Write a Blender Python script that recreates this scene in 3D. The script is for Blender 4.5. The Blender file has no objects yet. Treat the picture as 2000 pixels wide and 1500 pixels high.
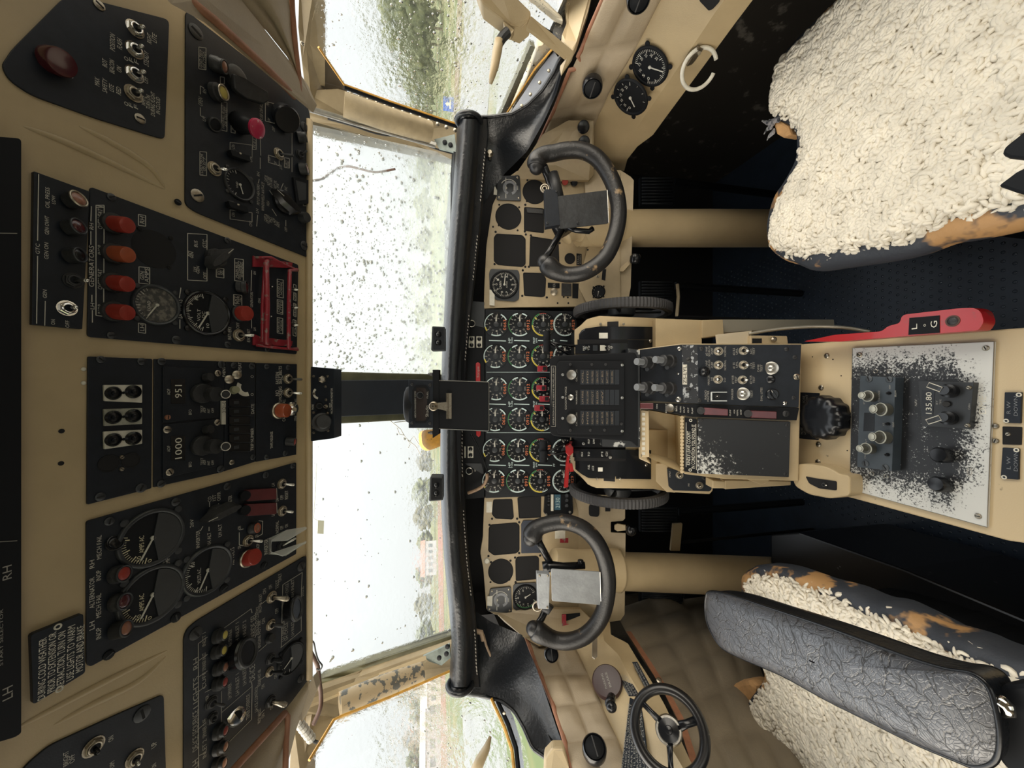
import bpy, bmesh, math, random
from mathutils import Vector as V3, Matrix
from mathutils import noise as mnoise
random.seed(7)
SC = bpy.context.scene
COL = SC.collection
# ---------------------------------------------------------------- camera (the phone was held sideways: image right = down)
EYE = V3((0.0, 0.0, 1.30)); FPX = 750.0; PITCH = math.radians(12.4)
RT = V3((1, 0, 0)); UP = V3((0, math.sin(PITCH), math.cos(PITCH))); FW = V3((0, math.cos(PITCH), -math.sin(PITCH)))
cd = bpy.data.cameras.new('camera'); cam = bpy.data.objects.new('camera', cd); COL.objects.link(cam)
cd.sensor_fit = 'HORIZONTAL'; cd.sensor_width = 36.0; cd.lens = FPX / 2000 * 36.0; cd.clip_start = 0.01; cd.clip_end = 600
m = Matrix.Identity(4)
for i, ax in enumerate((-UP, RT, -FW)):
    for j in range(3): m[j][i] = ax[j]
m.translation = EYE
cam.matrix_world = m; SC.camera = cam
# ---------------------------------------------------------------- overcast sky
W = bpy.data.worlds.new('overcast_sky'); SC.world = W; W.use_nodes = True
wn = W.node_tree.nodes; wl = W.node_tree.links
bg = wn['Background']; bg.inputs['Strength'].default_value = 1.15
tc = wn.new('ShaderNodeTexCoord'); sx = wn.new('ShaderNodeSeparateXYZ'); rp = wn.new('ShaderNodeValToRGB')
wl.new(tc.outputs['Generated'], sx.inputs[0]); wl.new(sx.outputs['Z'], rp.inputs[0]); wl.new(rp.outputs[0], bg.inputs['Color'])
rp.color_ramp.elements[0].position = 0.0; rp.color_ramp.elements[0].color = (0.74, 0.77, 0.755, 1)
rp.color_ramp.elements[1].position = 0.6; rp.color_ramp.elements[1].color = (2.3, 2.42, 2.5, 1)
e = rp.color_ramp.elements.new(0.25); e.color = (0.92, 0.965, 0.96, 1)
# two broad bright lobes added to the overcast, one per flank, to light the cockpit
vm = wn.new('ShaderNodeVectorMath'); vm.operation = 'DOT_PRODUCT'; ab = wn.new('ShaderNodeMath'); ab.operation = 'ABSOLUTE'; wl.new(sx.outputs['X'], ab.inputs[0]); cx = wn.new('ShaderNodeCombineXYZ'); wl.new(ab.outputs[0], cx.inputs[0]); wl.new(sx.outputs['Y'], cx.inputs[1]); wl.new(sx.outputs['Z'], cx.inputs[2]); wl.new(cx.outputs[0], vm.inputs[0]); vm.inputs[1].default_value = V3((.74, -.48, .60)).normalized()
sr = wn.new('ShaderNodeMapRange'); sr.interpolation_type = 'SMOOTHERSTEP'; wl.new(vm.outputs['Value'], sr.inputs[0]); sr.inputs['From Min'].default_value = .55; sr.inputs['From Max'].default_value = 1.0
sm = wn.new('ShaderNodeMix'); sm.data_type = 'RGBA'; wl.new(sr.outputs[0], sm.inputs['Factor']); wl.new(rp.outputs[0], sm.inputs['A']); sm.inputs['B'].default_value = (5.9, 5.4, 4.6, 1); wl.new(sm.outputs['Result'], bg.inputs['Color'])
SC.view_settings.view_transform = 'Standard'; SC.view_settings.look = 'None'
SC.view_settings.exposure = 0.0; SC.view_settings.gamma = 1.0; SC.view_settings.use_curve_mapping = False
SC.cycles.max_bounces = 10; SC.cycles.diffuse_bounces = 6; SC.cycles.transparent_max_bounces = 16
SC.cycles.sample_clamp_indirect = 6.0; SC.cycles.caustics_refractive = True; SC.cycles.caustics_reflective = False

# ---------------------------------------------------------------- points from the measured view
def ray(x, y):
    return RT * ((750 - y) / FPX) + UP * ((1000 - x) / FPX) + FW
def q(x, y, D): return EYE + ray(x, y) * D
def qX(x, y, X): r = ray(x, y); return EYE + r * (X / r.x)
def qY(x, y, Y): r = ray(x, y); return EYE + r * (Y / r.y)
def qZ(x, y, Z): r = ray(x, y); return EYE + r * (Z / r.z)      # Z relative to the eye
class Fr:
    """a plane with its own axes: u to the right, v up along it, n towards the cabin"""
    def __init__(s, O, U, V):
        s.O = O.copy(); s.U = U.normalized(); s.N = s.U.cross(V).normalized(); s.V = s.N.cross(s.U)
    def hit(s, x, y, w=0.0):
        r = ray(x, y); d = (s.O + s.N * w - EYE).dot(s.N) / r.dot(s.N); return EYE + r * d
    def P(s, u, v, w=0.0): return s.O + s.U * u + s.V * v + s.N * w
    def uv(s, x, y, w=0.0):
        d = s.hit(x, y, w) - s.O; return d.dot(s.U), d.dot(s.V)
    def su(s, x, y): return (s.hit(x, y - 1) - s.hit(x, y + 1)).length / 2
    def sv(s, x, y): return (s.hit(x - 1, y) - s.hit(x + 1, y)).length / 2
    def off(s, w): return Fr(s.O + s.N * w, s.U, s.V)
def frame3(O, N, up=V3((0, 0, 1))):
    N = N.normalized(); U = up.cross(N)
    if U.length < 1e-5: U = V3((1, 0, 0))
    return Fr(O, U, N.cross(U.normalized()))
def roundpoly(pts, r, n=4):
    out = []; k = len(pts)
    for i in range(k):
        p = V3((*pts[i], 0)); a = V3((*pts[i - 1], 0)) - p; b = V3((*pts[(i + 1) % k], 0)) - p
        rr = min(r, a.length * .45, b.length * .45); 
        if rr < 1e-6: out.append((p.x, p.y)); continue
        A = p + a.normalized() * rr; B = p + b.normalized() * rr
        for j in range(n + 1):
            t = j / n; c = A * (1 - t) ** 2 + p * 2 * t * (1 - t) + B * t * t
            out.append((c.x, c.y))
    return out
def crom(pts, n=8, closed=False):
    P = [V3(p) for p in pts]; k = len(P); out = []
    for i in range(k if closed else k - 1):
        if closed: a, b, c, d = P[i - 1], P[i], P[(i + 1) % k], P[(i + 2) % k]
        else: a, b, c, d = P[max(i - 1, 0)], P[i], P[i + 1], P[min(i + 2, k - 1)]
        for j in range(n):
            t = j / n
            out.append(0.5 * ((2 * b) + (c - a) * t + (2 * a - 5 * b + 4 * c - d) * t * t + (3 * b - a - 3 * c + d) * t ** 3))
    if not closed: out.append(P[-1])
    return out

# ---------------------------------------------------------------- materials
MATS = {}
def mat(name, col, rough=.5, metal=0.0, spec=.5, var=0.0, vs=40.0, bump=0.0, bs=300.0, coat=0.0, emit=None, es=1.0, alpha=1.0, trans=0.0, col2=None, thr=None, ramp=(.45, .6)):
    if name in MATS: return MATS[name]
    M = bpy.data.materials.new(name); M.use_nodes = True; nt = M.node_tree; N = nt.nodes; L = nt.links
    b = N['Principled BSDF']; b.inputs['Base Color'].default_value = (*col, 1); b.inputs['Roughness'].default_value = rough
    b.inputs['Metallic'].default_value = metal; b.inputs['Specular IOR Level'].default_value = spec
    b.inputs['Coat Weight'].default_value = coat
    if emit: b.inputs['Emission Color'].default_value = (*emit, 1); b.inputs['Emission Strength'].default_value = es
    if trans: b.inputs['Transmission Weight'].default_value = trans
    if alpha < 1: b.inputs['Alpha'].default_value = alpha
    g = N.new('ShaderNodeNewGeometry')
    def nz(scale, det=4.0, rg=.6):
        n = N.new('ShaderNodeTexNoise'); n.inputs['Scale'].default_value = scale; n.inputs['Detail'].default_value = det
        n.inputs['Roughness'].default_value = rg; L.new(g.outputs['Position'], n.inputs['Vector']); return n
    if var or col2:
        n = nz(vs); r = N.new('ShaderNodeValToRGB'); L.new(n.outputs['Fac'], r.inputs[0])
        c2 = col2 or tuple(c * (1 - var) for c in col); c1 = col if col2 else tuple(min(1, c * (1 + var * .5)) for c in col)
        r.color_ramp.elements[0].position = ramp[0]; r.color_ramp.elements[1].position = ramp[1]
        r.color_ramp.elements[0].color = (*(c1 if col2 else c2), 1); r.color_ramp.elements[1].color = (*(c2 if col2 else c1), 1)
        if not col2: r.color_ramp.elements[0].position = .3; r.color_ramp.elements[1].position = .7
        L.new(r.outputs[0], b.inputs['Base Color'])
    if bump:
        n = nz(bs, 3.0); bp = N.new('ShaderNodeBump'); bp.inputs['Strength'].default_value = bump; bp.inputs['Distance'].default_value = .002
        L.new(n.outputs['Fac'], bp.inputs['Height']); L.new(bp.outputs[0], b.inputs['Normal'])
    MATS[name] = M; return M
BEIGE = mat('beige_paint', (.45, .352, .208), .42, var=.10, vs=9, bump=.12, bs=500)
BEIGE2 = mat('beige_paint_chipped', (.49, .39, .24), .4, col2=(.16, .13, .09), vs=34, ramp=(.68, .72), bump=.1, bs=500)
CREAM = mat('cream_vinyl', (.34, .272, .182), .6, var=.12, vs=14, bump=.25, bs=420)
BLK = mat('black_panel_paint', (.0115, .0150, .0215), .42, spec=.28, var=.25, vs=60, bump=.08, bs=600)  # slight blue-grey lift stands in for haze over the overhead panels
BLKM = mat('black_matte', (.005, .006, .008), .6, spec=.2)
BLKG = mat('black_gloss', (.007, .008, .010), .24, spec=.4)
VOID = mat('dark_recess', (.004, .004, .005), .9)
DUSTY = mat('dusty_black_plastic', (.022, .023, .025), .5, var=.4, vs=120, bump=.2, bs=500)
GREYP = mat('grey_instrument_paint', (.026, .030, .035), .4, var=.2, vs=30)
WORN = mat('worn_black_paint', (.014, .016, .019), .4, col2=(.42, .43, .42), vs=46, ramp=(.60, .64), bump=.2, bs=300)
WHT = mat('white_lettering', (.50, .49, .44), .6)
WHT2 = mat('white_plastic', (.62, .60, .52), .5, var=.2, vs=60)
DIM = mat('faded_lettering', (.30, .29, .26), .6)
AMB = mat('amber_digits', (.55, .16, .07), .5)
GRN = mat('green_band', (.03, .16, .05), .5)
YEL = mat('yellow_band', (.55, .45, .06), .5)
PALE = mat('pale_blue_band', (.50, .62, .62), .5)
STEEL = mat('brushed_steel', (.55, .54, .50), .3, metal=1.0, bump=.1, bs=700)
CHROME = mat('chrome', (.75, .74, .70), .14, metal=1.0)
BRASS = mat('tarnished_nickel', (.38, .34, .27), .38, metal=1.0, var=.3, vs=300)
REDL = mat('red_lens', (.30, .032, .022), .35, var=.15, vs=90, coat=.2)
ORL = mat('orange_lens', (.33, .075, .03), .35, var=.15, vs=90, coat=.2)
COPL = mat('copper_lens', (.30, .13, .08), .3, var=.3, vs=200, coat=.3)
YELL = mat('yellow_lens', (.50, .42, .10), .35, coat=.2)
DRL = mat('dark_red_lens', (.06, .008, .012), .22, coat=.5)
REDP = mat('red_paint', (.34, .008, .010), .3, col2=(.20, .03, .025), vs=60, ramp=(.6, .68), coat=.2)
REDG = mat('red_guard_paint', (.26, .018, .03), .4, col2=(.22, .17, .15), vs=90, ramp=(.58, .64))
MAROON = mat('maroon_guard_plastic', (.10, .018, .022), .3, var=.2, vs=60, coat=.3)
PIPING = mat('tan_leather_piping', (.30, .135, .075), .6, var=.2, vs=60, bump=.3, bs=300)
LEATH = mat('black_glare_leather', (.007, .0085, .011), .30, spec=.6, var=.25, vs=8, bump=.35, bs=160)
OLIVE = mat('olive_sealant', (.13, .125, .07), .5, var=.4, vs=25)
GOLD = mat('amber_gasket', (.62, .33, .06), .5, var=.3, vs=60)
WORNLE = mat('worn_wheel_leather', (.009, .009, .010), .42, col2=(.28, .19, .10), vs=22, ramp=(.63, .70), bump=.3, bs=250)
COMPO = mat('grey_composite_plate', (.32, .34, .36), .28, var=.25, vs=25, metal=.3, bump=.15, bs=200)
DGREY = mat('dark_grey_plate', (.035, .038, .042), .35, var=.35, vs=45, metal=.2, bump=.3, bs=120)

# ---------------------------------------------------------------- mesh building
WLOC = {}
class MB:
    def __init__(s): s.v = []; s.f = []; s.m = []; s.cur = 0
    def mi(s, i): s.cur = i; return s
    def add(s, vs, fs):
        o = len(s.v); s.v += [V3(p) for p in vs]; s.f += [[o + i for i in f] for f in fs]; s.m += [s.cur] * len(fs); return s
    def prism(s, loop, vec, cap0=True, cap1=True):
        n = len(loop); vs = list(loop) + [p + vec for p in loop]
        fs = [[i, (i + 1) % n, n + (i + 1) % n, n + i] for i in range(n)]
        if cap0: fs.append(list(range(n))[::-1])
        if cap1: fs.append(list(range(n, 2 * n)))
        return s.add(vs, fs)
    def plate(s, fr, px, r=.0, w0=0., w1=.002, n=4):
        uv = [fr.uv(x, y, w1) for x, y in px]
        if r: uv = roundpoly(uv, r, n)
        return s.prism([fr.P(u, v, w0) for u, v in uv], fr.N * (w1 - w0))
    def uvplate(s, fr, uv, w0=0., w1=.002, r=0.):
        if r: uv = roundpoly(uv, r)
        return s.prism([fr.P(u, v, w0) for u, v in uv], fr.N * (w1 - w0))
    def box(s, fr, u, v, hu, hv, w0, w1, r=0.):
        return s.uvplate(fr, [(u - hu, v - hv), (u + hu, v - hv), (u + hu, v + hv), (u - hu, v + hv)], w0, w1, r)
    def pbox(s, fr, x, y, hx, hy, w0, w1, r=0.):
        u, v = fr.uv(x, y, w1); return s.box(fr, u, v, hy * fr.su(x, y), hx * fr.sv(x, y), w0, w1, r)
    def lathe(s, P, N, prof, n=20, cap=True):
        f = frame3(P, N, V3((0, 0, 1)) if abs(N.normalized().z) < .95 else V3((0, 1, 0))); vs = []; fs = []
        for r, h in prof:
            for i in range(n):
                a = 2 * math.pi * i / n; vs.append(f.P(r * math.cos(a), r * math.sin(a), h))
        for k in range(len(prof) - 1):
            for i in range(n): j = (i + 1) % n; fs.append([k * n + i, k * n + j, (k + 1) * n + j, (k + 1) * n + i])
        if cap:
            fs.append(list(range(n))[::-1]); fs.append([(len(prof) - 1) * n + i for i in range(n)])
        return s.add(vs, fs)
    def cone(s, p0, p1, r0, r1, n=14):
        d = p1 - p0; return s.lathe(p0, d, [(r0, 0), (r1, d.length)], n)
    def tube(s, pts, rad, n=10, closed=False, flat=1.0, cap=True):
        P = [V3(p) for p in pts]; k = len(P); R = rad if isinstance(rad, (list, tuple)) else [rad] * k
        vs = []; fs = []; prev = None
        for i in range(k):
            if closed: t = P[(i + 1) % k] - P[i - 1]
            else: t = P[min(i + 1, k - 1)] - P[max(i - 1, 0)]
            t.normalize()
            if prev is None:
                a = V3((0, 0, 1)) if abs(t.z) < .9 else V3((1, 0, 0)); u = a.cross(t).normalized()
            else:
                u = (prev - t * prev.dot(t)); u = u.normalized() if u.length > 1e-9 else prev
            prev = u; w = t.cross(u)
            for j in range(n):
                a = 2 * math.pi * j / n; vs.append(P[i] + (u * math.cos(a) + w * math.sin(a) * flat) * R[i])
        for i in range(k if closed else k - 1):
            b = ((i + 1) % k) * n
            for j in range(n): jj = (j + 1) % n; fs.append([i * n + j, i * n + jj, b + jj, b + j])
        if not closed and cap: fs.append(list(range(n))[::-1]); fs.append([(k - 1) * n + j for j in range(n)])
        return s.add(vs, fs)
    def ring(s, P, N, R, r, n=28, m=8, a0=0., a1=360., fr=None):
        f = fr or frame3(P, N); full = a1 - a0 >= 360
        k = n if full else max(3, int(n * (a1 - a0) / 360) + 1)
        pts = []
        for i in range(k):
            a = math.radians(a0 + (a1 - a0) * i / (k if full else k - 1)); pts.append(P + f.U * (R * math.cos(a)) + f.V * (R * math.sin(a)))
        return s.tube(pts, r, m, closed=full)
    def dome(s, P, N, r, h, n=18, k=5, r0=None):
        return s.lathe(P, N, [(r * math.cos(math.pi / 2 * i / k) + 1e-5, h * math.sin(math.pi / 2 * i / k)) for i in range(k + 1)], n)
    def ball(s, P, r, n=12, k=8):
        return s.lathe(P - V3((0, 0, r)), V3((0, 0, 1)), [(max(1e-5, r * math.sin(math.pi * i / k)), r - r * math.cos(math.pi * i / k)) for i in range(k + 1)], n)
    def grid(s, rows, closed=False):
        n = len(rows[0]); vs = [p for r in rows for p in r]; fs = []
        for i in range(len(rows) - 1):
            for j in range(n - (0 if closed else 1)):
                jj = (j + 1) % n; fs.append([i * n + j, i * n + jj, (i + 1) * n + jj, (i + 1) * n + j])
        return s.add(vs, fs)
    def arc(s, fr, P, R0, R1, a0, a1, w0=.0002, w1=.0006, n=16):
        k = max(2, int(n * abs(a1 - a0) / 90)); L = []; 
        d = P - fr.O; u, v = d.dot(fr.U), d.dot(fr.V); A = [math.radians(a0 + (a1 - a0) * i / k) for i in range(k + 1)]
        for i in range(k):
            s.uvplate(fr, [(u + R0 * math.cos(A[i]), v + R0 * math.sin(A[i])), (u + R1 * math.cos(A[i]), v + R1 * math.sin(A[i])),
                           (u + R1 * math.cos(A[i + 1]), v + R1 * math.sin(A[i + 1])), (u + R0 * math.cos(A[i + 1]), v + R0 * math.sin(A[i + 1]))], w0, w1)
        return s
    def bar(s, fr, u0, v0, u1, v1, wd, w0=.0002, w1=.0006):
        d = V3((u1 - u0, v1 - v0, 0)); p = V3((-d.y, d.x, 0)).normalized() * wd / 2
        return s.uvplate(fr, [(u0 - p.x, v0 - p.y), (u1 - p.x, v1 - p.y), (u1 + p.x, v1 + p.y), (u0 + p.x, v0 + p.y)], w0, w1)
    def pbar(s, fr, x0, y0, x1, y1, wpx=1.3, w=.0006, lift=0.):
        a = fr.uv(x0, y0, lift); b = fr.uv(x1, y1, lift)
        return s.bar(fr, *a, *b, wpx * fr.su((x0 + x1) / 2, (y0 + y1) / 2), .0001 + lift, w + lift)
    def pframe(s, fr, x0, y0, x1, y1, wpx=1.2, sl=0.):
        """thin printed rectangle between two pixel corners; sl shears it along y as x grows"""
        c = [(x0, y0), (x0, y1), (x1, y1 + sl), (x1, y0 + sl)]
        for i in range(4): s.pbar(fr, *c[i], *c[(i + 1) % 4], wpx)
        return s
    def text(s, fr, x, y0, y1, txt, h, lift=0., sl=0., rot=0., w=.0004, squeeze=True):
        """lettering starting at pixel y0 (left end) to y1 (right end), h pixels tall, centred on pixel x"""
        T = text_mesh(txt)
        if not T: return s
        vs, fs, bw = T
        a = V3(fr.uv(x, y0, lift) + (0,)); b = V3(fr.uv(x + sl, y1, lift) + (0,)); hh = h * fr.sv(x, (y0 + y1) / 2)
        d = b - a; L = d.length; d.normalize(); p = V3((-d.y, d.x, 0)); kx = L / bw
        if not squeeze: kx = min(kx, hh / .72)
        ky = hh / .72; o = a + (d * (L - bw * kx) / 2) - p * (hh / 2)
        if abs(rot) > 0: pass
        return s.add([fr.P(*((o + d * (vx * kx) + p * (vy * ky)).xy), lift + w) for vx, vy in vs], fs)
    def build(s, name, mats, parent=None, smooth=False, bevel=0., kind=None, label=None, cat=None, group=None, sub=0, weld=False, autos=None, origin=None):
        if not isinstance(mats, (list, tuple)): mats = [mats]
        c = V3((0, 0, 0))
        if origin is not None: c = V3(origin)
        elif s.v:
            lo = V3([min(p[i] for p in s.v) for i in range(3)]); hi = V3([max(p[i] for p in s.v) for i in range(3)]); c = (lo + hi) / 2
        me = bpy.data.meshes.new(name); me.from_pydata([p - c for p in s.v], [], s.f)
        for mm in mats: me.materials.append(mm)
        me.polygons.foreach_set('material_index', s.m)
        if weld:
            bm = bmesh.new(); bm.from_mesh(me); bmesh.ops.remove_doubles(bm, verts=bm.verts, dist=1e-6); bmesh.ops.recalc_face_normals(bm, faces=bm.faces); bm.to_mesh(me); bm.free()
        if smooth or autos: me.polygons.foreach_set('use_smooth', [True] * len(me.polygons))
        if autos:
            try: me.set_sharp_from_angle(angle=math.radians(autos))
            except Exception: pass
        me.update()
        o = bpy.data.objects.new(name, me); COL.objects.link(o)
        place(o, c, parent)
        if bevel:
            b = o.modifiers.new('bevel', 'BEVEL'); b.width = bevel; b.segments = 2; b.limit_method = 'ANGLE'
        if sub:
            b = o.modifiers.new('sub', 'SUBSURF'); b.levels = sub; b.render_levels = sub
        tag(o, label, cat, group, kind); return o
def place(o, c, parent):
    WLOC[o.name] = c.copy()
    if parent: o.parent = parent; o.location = c - WLOC[parent.name]
    else: o.location = c
def tag(o, label=None, cat=None, group=None, kind=None):
    for k, v in (('label', label), ('category', cat), ('group', group), ('kind', kind)):
        if v: o[k] = v
    return o
def thing(name, loc, label, cat, group=None):
    o = bpy.data.objects.new(name, None); COL.objects.link(o); o.empty_display_size = .02; place(o, V3(loc), None)
    return tag(o, label, cat, group)
TXT = {}
def text_mesh(t):
    if t in TXT: return TXT[t]
    c = bpy.data.curves.new('t', 'FONT'); c.body = t; c.size = 1.0; c.resolution_u = 2; c.offset = .0
    o = bpy.data.objects.new('t', c); COL.objects.link(o); bpy.context.view_layer.update()
    me = bpy.data.meshes.new_from_object(o.evaluated_get(bpy.context.evaluated_depsgraph_get()))
    vs = [(v.co.x, v.co.y) for v in me.vertices]; fs = [list(p.vertices) for p in me.polygons]
    bpy.data.objects.remove(o); bpy.data.curves.remove(c); bpy.data.meshes.remove(me)
    if not vs: TXT[t] = None; return None
    x0 = min(v[0] for v in vs); bw = max(v[0] for v in vs) - x0
    TXT[t] = ([(x - x0, y) for x, y in vs], fs, max(bw, .05)); return TXT[t]

# ---------------------------------------------------------------- cockpit hardware, each returned under its panel
def screw(par, fr, x, y, rpx=6, m=BLKM, name='screw', w=0.):
    P = fr.hit(x, y, w); r = rpx * fr.su(x, y); b = MB(); b.lathe(P, fr.N, [(r, 0), (r, .0012), (r * .8, .002), (r * .3, .0022)], 14)
    a = random.uniform(0, 3.1); d = P - fr.O; u, v = d.dot(fr.U), d.dot(fr.V)
    b.mi(1); b.bar(fr, u - r * .7 * math.cos(a), v - r * .7 * math.sin(a), u + r * .7 * math.cos(a), v + r * .7 * math.sin(a), r * .28, w + .002, w + .0026)
    return b.build(name, [m, VOID if m is not BLKM else GREYP], par, autos=40)
def toggle(par, fr, x, y, tx, ty, h=.014, rpx=12, nut=BRASS, lev=STEEL, w=0., lr=1.0, name='toggle_switch'):
    P = fr.hit(x, y, w); r = rpx * fr.su(x, y); b = MB()
    b.lathe(P, fr.N, [(r, 0), (r, .0012)], 20); b.lathe(P, fr.N, [(r * .86, .0012), (r * .86, .0035), (r * .76, .0042)], 6)
    b.ring(P + fr.N * .0045, fr.N, r * .55, r * .13); b.mi(1); b.lathe(P, fr.N, [(r * .5, .003), (r * .5, .0046)], 14)
    o = b.build(name, [nut, BLKM], par, autos=35)
    T = fr.hit(tx, ty, w + h); A = P + fr.N * .003; c = MB(); k = r * .2 * lr
    c.tube([A, A.lerp(T, .5), A.lerp(T, .85), T], [k * .8, k * 1.0, k * 1.35, k * 1.2], 12); c.ball(T, k * 1.25, 12, 8)
    c.build('switch_lever', lev, o, smooth=True); return o
def lamp(par, fr, x, y, tx, ty, r1, h, lens=REDL, r0=None, base=DUSTY, bezel=None, w=0., name='indicator_lamp', dome=False):
    """a lamp whose socket sits at (x,y) and whose face ends at (tx,ty)"""
    P = fr.hit(x, y, w); T = fr.hit(tx, ty, w + h); s = fr.su(x, y); R0 = (r0 or r1 * 1.25) * s; R1 = r1 * fr.off(w + h).su(tx, ty)
    b = MB(); d = T - P
    if bezel:
        b.lathe(P, d, [(R0, 0), (R0, d.length * .5), (R1 * 1.12, d.length * .6), (R1 * 1.12, d.length * .93), (R1 * .98, d.length)], 24)
        b.mi(1); b.ring(T, d, R1 * 1.02, R1 * .14)
        o = b.build(name, [base, bezel], par, autos=40); c = MB(); c.dome(T - d.normalized() * R1 * .1, d, R1 * .92, R1 * .3, 24)
        c.build('lamp_lens', lens, o, smooth=True)
    else:
        b.lathe(P, fr.N, [(R0, 0), (R0, .003), (R0 * .9, .0045)], 24); o = b.build(name, base, par, autos=40)
        c = MB(); c.lathe(P + d * .1, d, [(R1 * 1.02, 0), (R1 * 1.02, d.length * .8), (R1 * .96, d.length * .88), (R1 * .8, d.length * .9), (R1 * .1, d.length * .91)], 24)
        c.build('lamp_lens', lens, o, autos=40)
    return o
def knob(par, fr, x, y, tx, ty, prof, m=DUSTY, w=0., name='rotary_knob', n=24, rim=None, rimr=None):
    """stacked round knob: prof is [(radius_px, fraction of height)...]; its end face sits at (tx,ty)"""
    h = prof[-1][1]; P = fr.hit(x, y, w); T = fr.hit(tx, ty, w + h); d = T - P; s = fr.su(x, y)
    b = MB(); b.lathe(P, d, [(r * s, d.length * f / h) for r, f in prof], n)
    if rim: b.mi(1); b.ring(T, d, rimr * s, rimr * s * .14)
    return b.build(name, [m] + ([rim] if rim else []), par, autos=40)
def wing(par, fr, x, y, ang, lpx, wpx, h=.014, m=DUSTY, base=14, name='selector_knob', w=0.):
    """pointer style knob with a wing handle"""
    P = fr.hit(x, y, w); s = fr.su(x, y); d = P - fr.O; u, v = d.dot(fr.U), d.dot(fr.V); b = MB()
    b.lathe(P, fr.N, [(base * s, 0), (base * s, h * .35), (base * s * .85, h * .5)], 24)
    ca, sa = math.cos(math.radians(ang)), math.sin(math.radians(ang)); L = lpx * s; Wd = wpx * s
    prof = [(-L, -.35), (-L * .6, -1), (L * .3, -1), (L, -.15), (L, .15), (L * .3, 1), (-L * .6, 1), (-L, .35)]
    lo = [fr.P(u + a * ca - c * Wd * sa, v + a * sa + c * Wd * ca, w + h * .3) for a, c in prof]
    hi = [fr.P(u + a * .96 * ca - c * Wd * .45 * sa, v + a * .96 * sa + c * Wd * .45 * ca, w + h) for a, c in prof]
    n = len(prof); b.add(lo + hi, [[i, (i + 1) % n, n + (i + 1) % n, n + i] for i in range(n)] + [list(range(n, 2 * n))])
    b.mi(1); b.bar(fr, u + L * .4 * ca, v + L * .4 * sa, u + L * .9 * ca, v + L * .9 * sa, .001, w + h, w + h + .0003)
    return b.build(name, [m, WHT], par, autos=40, bevel=.0006)
def letters(par, fr, items, m=WHT, name='lettering', lift=0., extra=None):
    b = MB()
    for it in items:
        x, y0, y1, t, h = it[:5]; b.text(fr, x, y0, y1, t, h, lift, sl=it[5] if len(it) > 5 else 0.)
    if extra: extra(b)
    return b.build(name, m, par)
def gauge(par, fr, x, y, rpx, scale=(200, -20), ticks=20, needle=None, names=(), bezel=GREYP, face=BLKM, mark=WHT, w=0., depth=.004, half=None, maj=5, name='gauge', ink=None, rr=(.78, .93), nw=.03, lugs=4):
    """round instrument: bezel, dial with printed scale, needle"""
    P = fr.hit(x, y, w); R = rpx * fr.su(x, y); d = P - fr.O; u, v = d.dot(fr.U), d.dot(fr.V); b = MB()
    b.lathe(P, fr.N, [(R * 1.08, 0), (R * 1.06, depth * .7), (R, depth), (R * .93, depth * .8), (R * .90, .001)], 40, cap=False)
    for k in range(lugs):
        a = math.radians(45 + 90 * k) if lugs == 4 else 2 * math.pi * k / lugs
        b.lathe(fr.P(u + R * 1.16 * math.cos(a), v + R * 1.16 * math.sin(a), w), fr.N, [(R * .13, 0), (R * .13, .002), (R * .06, .0024)], 12)
    o = b.build(name, bezel, par, autos=50)
    c = MB(); c.lathe(P, fr.N, [(R * .92, .0004), (R * .92, .0012)], 40)
    if half: c.mi(1); c.arc(fr, P, 0.0001, R * .9, half[0], half[1], w + .0012, w + .0032, 14)
    dial = c.build('gauge_dial', [face, GREYP], o)
    t = MB(); a0, a1 = scale
    for i in range(ticks + 1):
        a = math.radians(a0 + (a1 - a0) * i / ticks); L = rr[0] - (.08 if i % maj == 0 else 0)
        t.bar(fr, u + R * L * math.cos(a), v + R * L * math.sin(a), u + R * rr[1] * math.cos(a), v + R * rr[1] * math.sin(a), R * (.035 if i % maj == 0 else .02), w + .0013, w + .0016)
    for (du, dv, tw, th, s_) in names:
        T = text_mesh(s_)
        if T:
            vs, fs, bw = T; kx = tw * R / bw; ky = th * R / .72
            t.add([fr.P(u + du * R - tw * R / 2 + a * kx, v + dv * R - th * R / 2 + c_ * ky, w + .0017) for a, c_ in vs], fs)
    t.build('dial_markings', mark, o)
    if needle is not None:
        nb = MB(); a = math.radians(needle[0]); L = needle[1] if len(needle) > 1 else .8; s0 = needle[2] if len(needle) > 2 else 0.
        nb.bar(fr, u + s0 * R * math.cos(a), v + s0 * R * math.sin(a), u + R * L * math.cos(a), v + R * L * math.sin(a), R * nw * 2, w + .002, w + .0026)
        nb.lathe(fr.P(u, v, w + .001), fr.N, [(R * .08, 0), (R * .08, .0022)], 12) if s0 == 0 else None
        nb.build('gauge_needle', WHT, o)
    return o
def panel(name, fr, px, label, cat='panel', r=.004, th=.0025, m=BLK, w0=-.001, bevel=.0005):
    b = MB(); b.plate(fr, px, r, w0, th)
    c = sum((fr.hit(x, y) for x, y in px), V3()) / len(px)
    root = thing(name, c, label, cat); b.build('face_plate', m, root, bevel=bevel); return root
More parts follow.
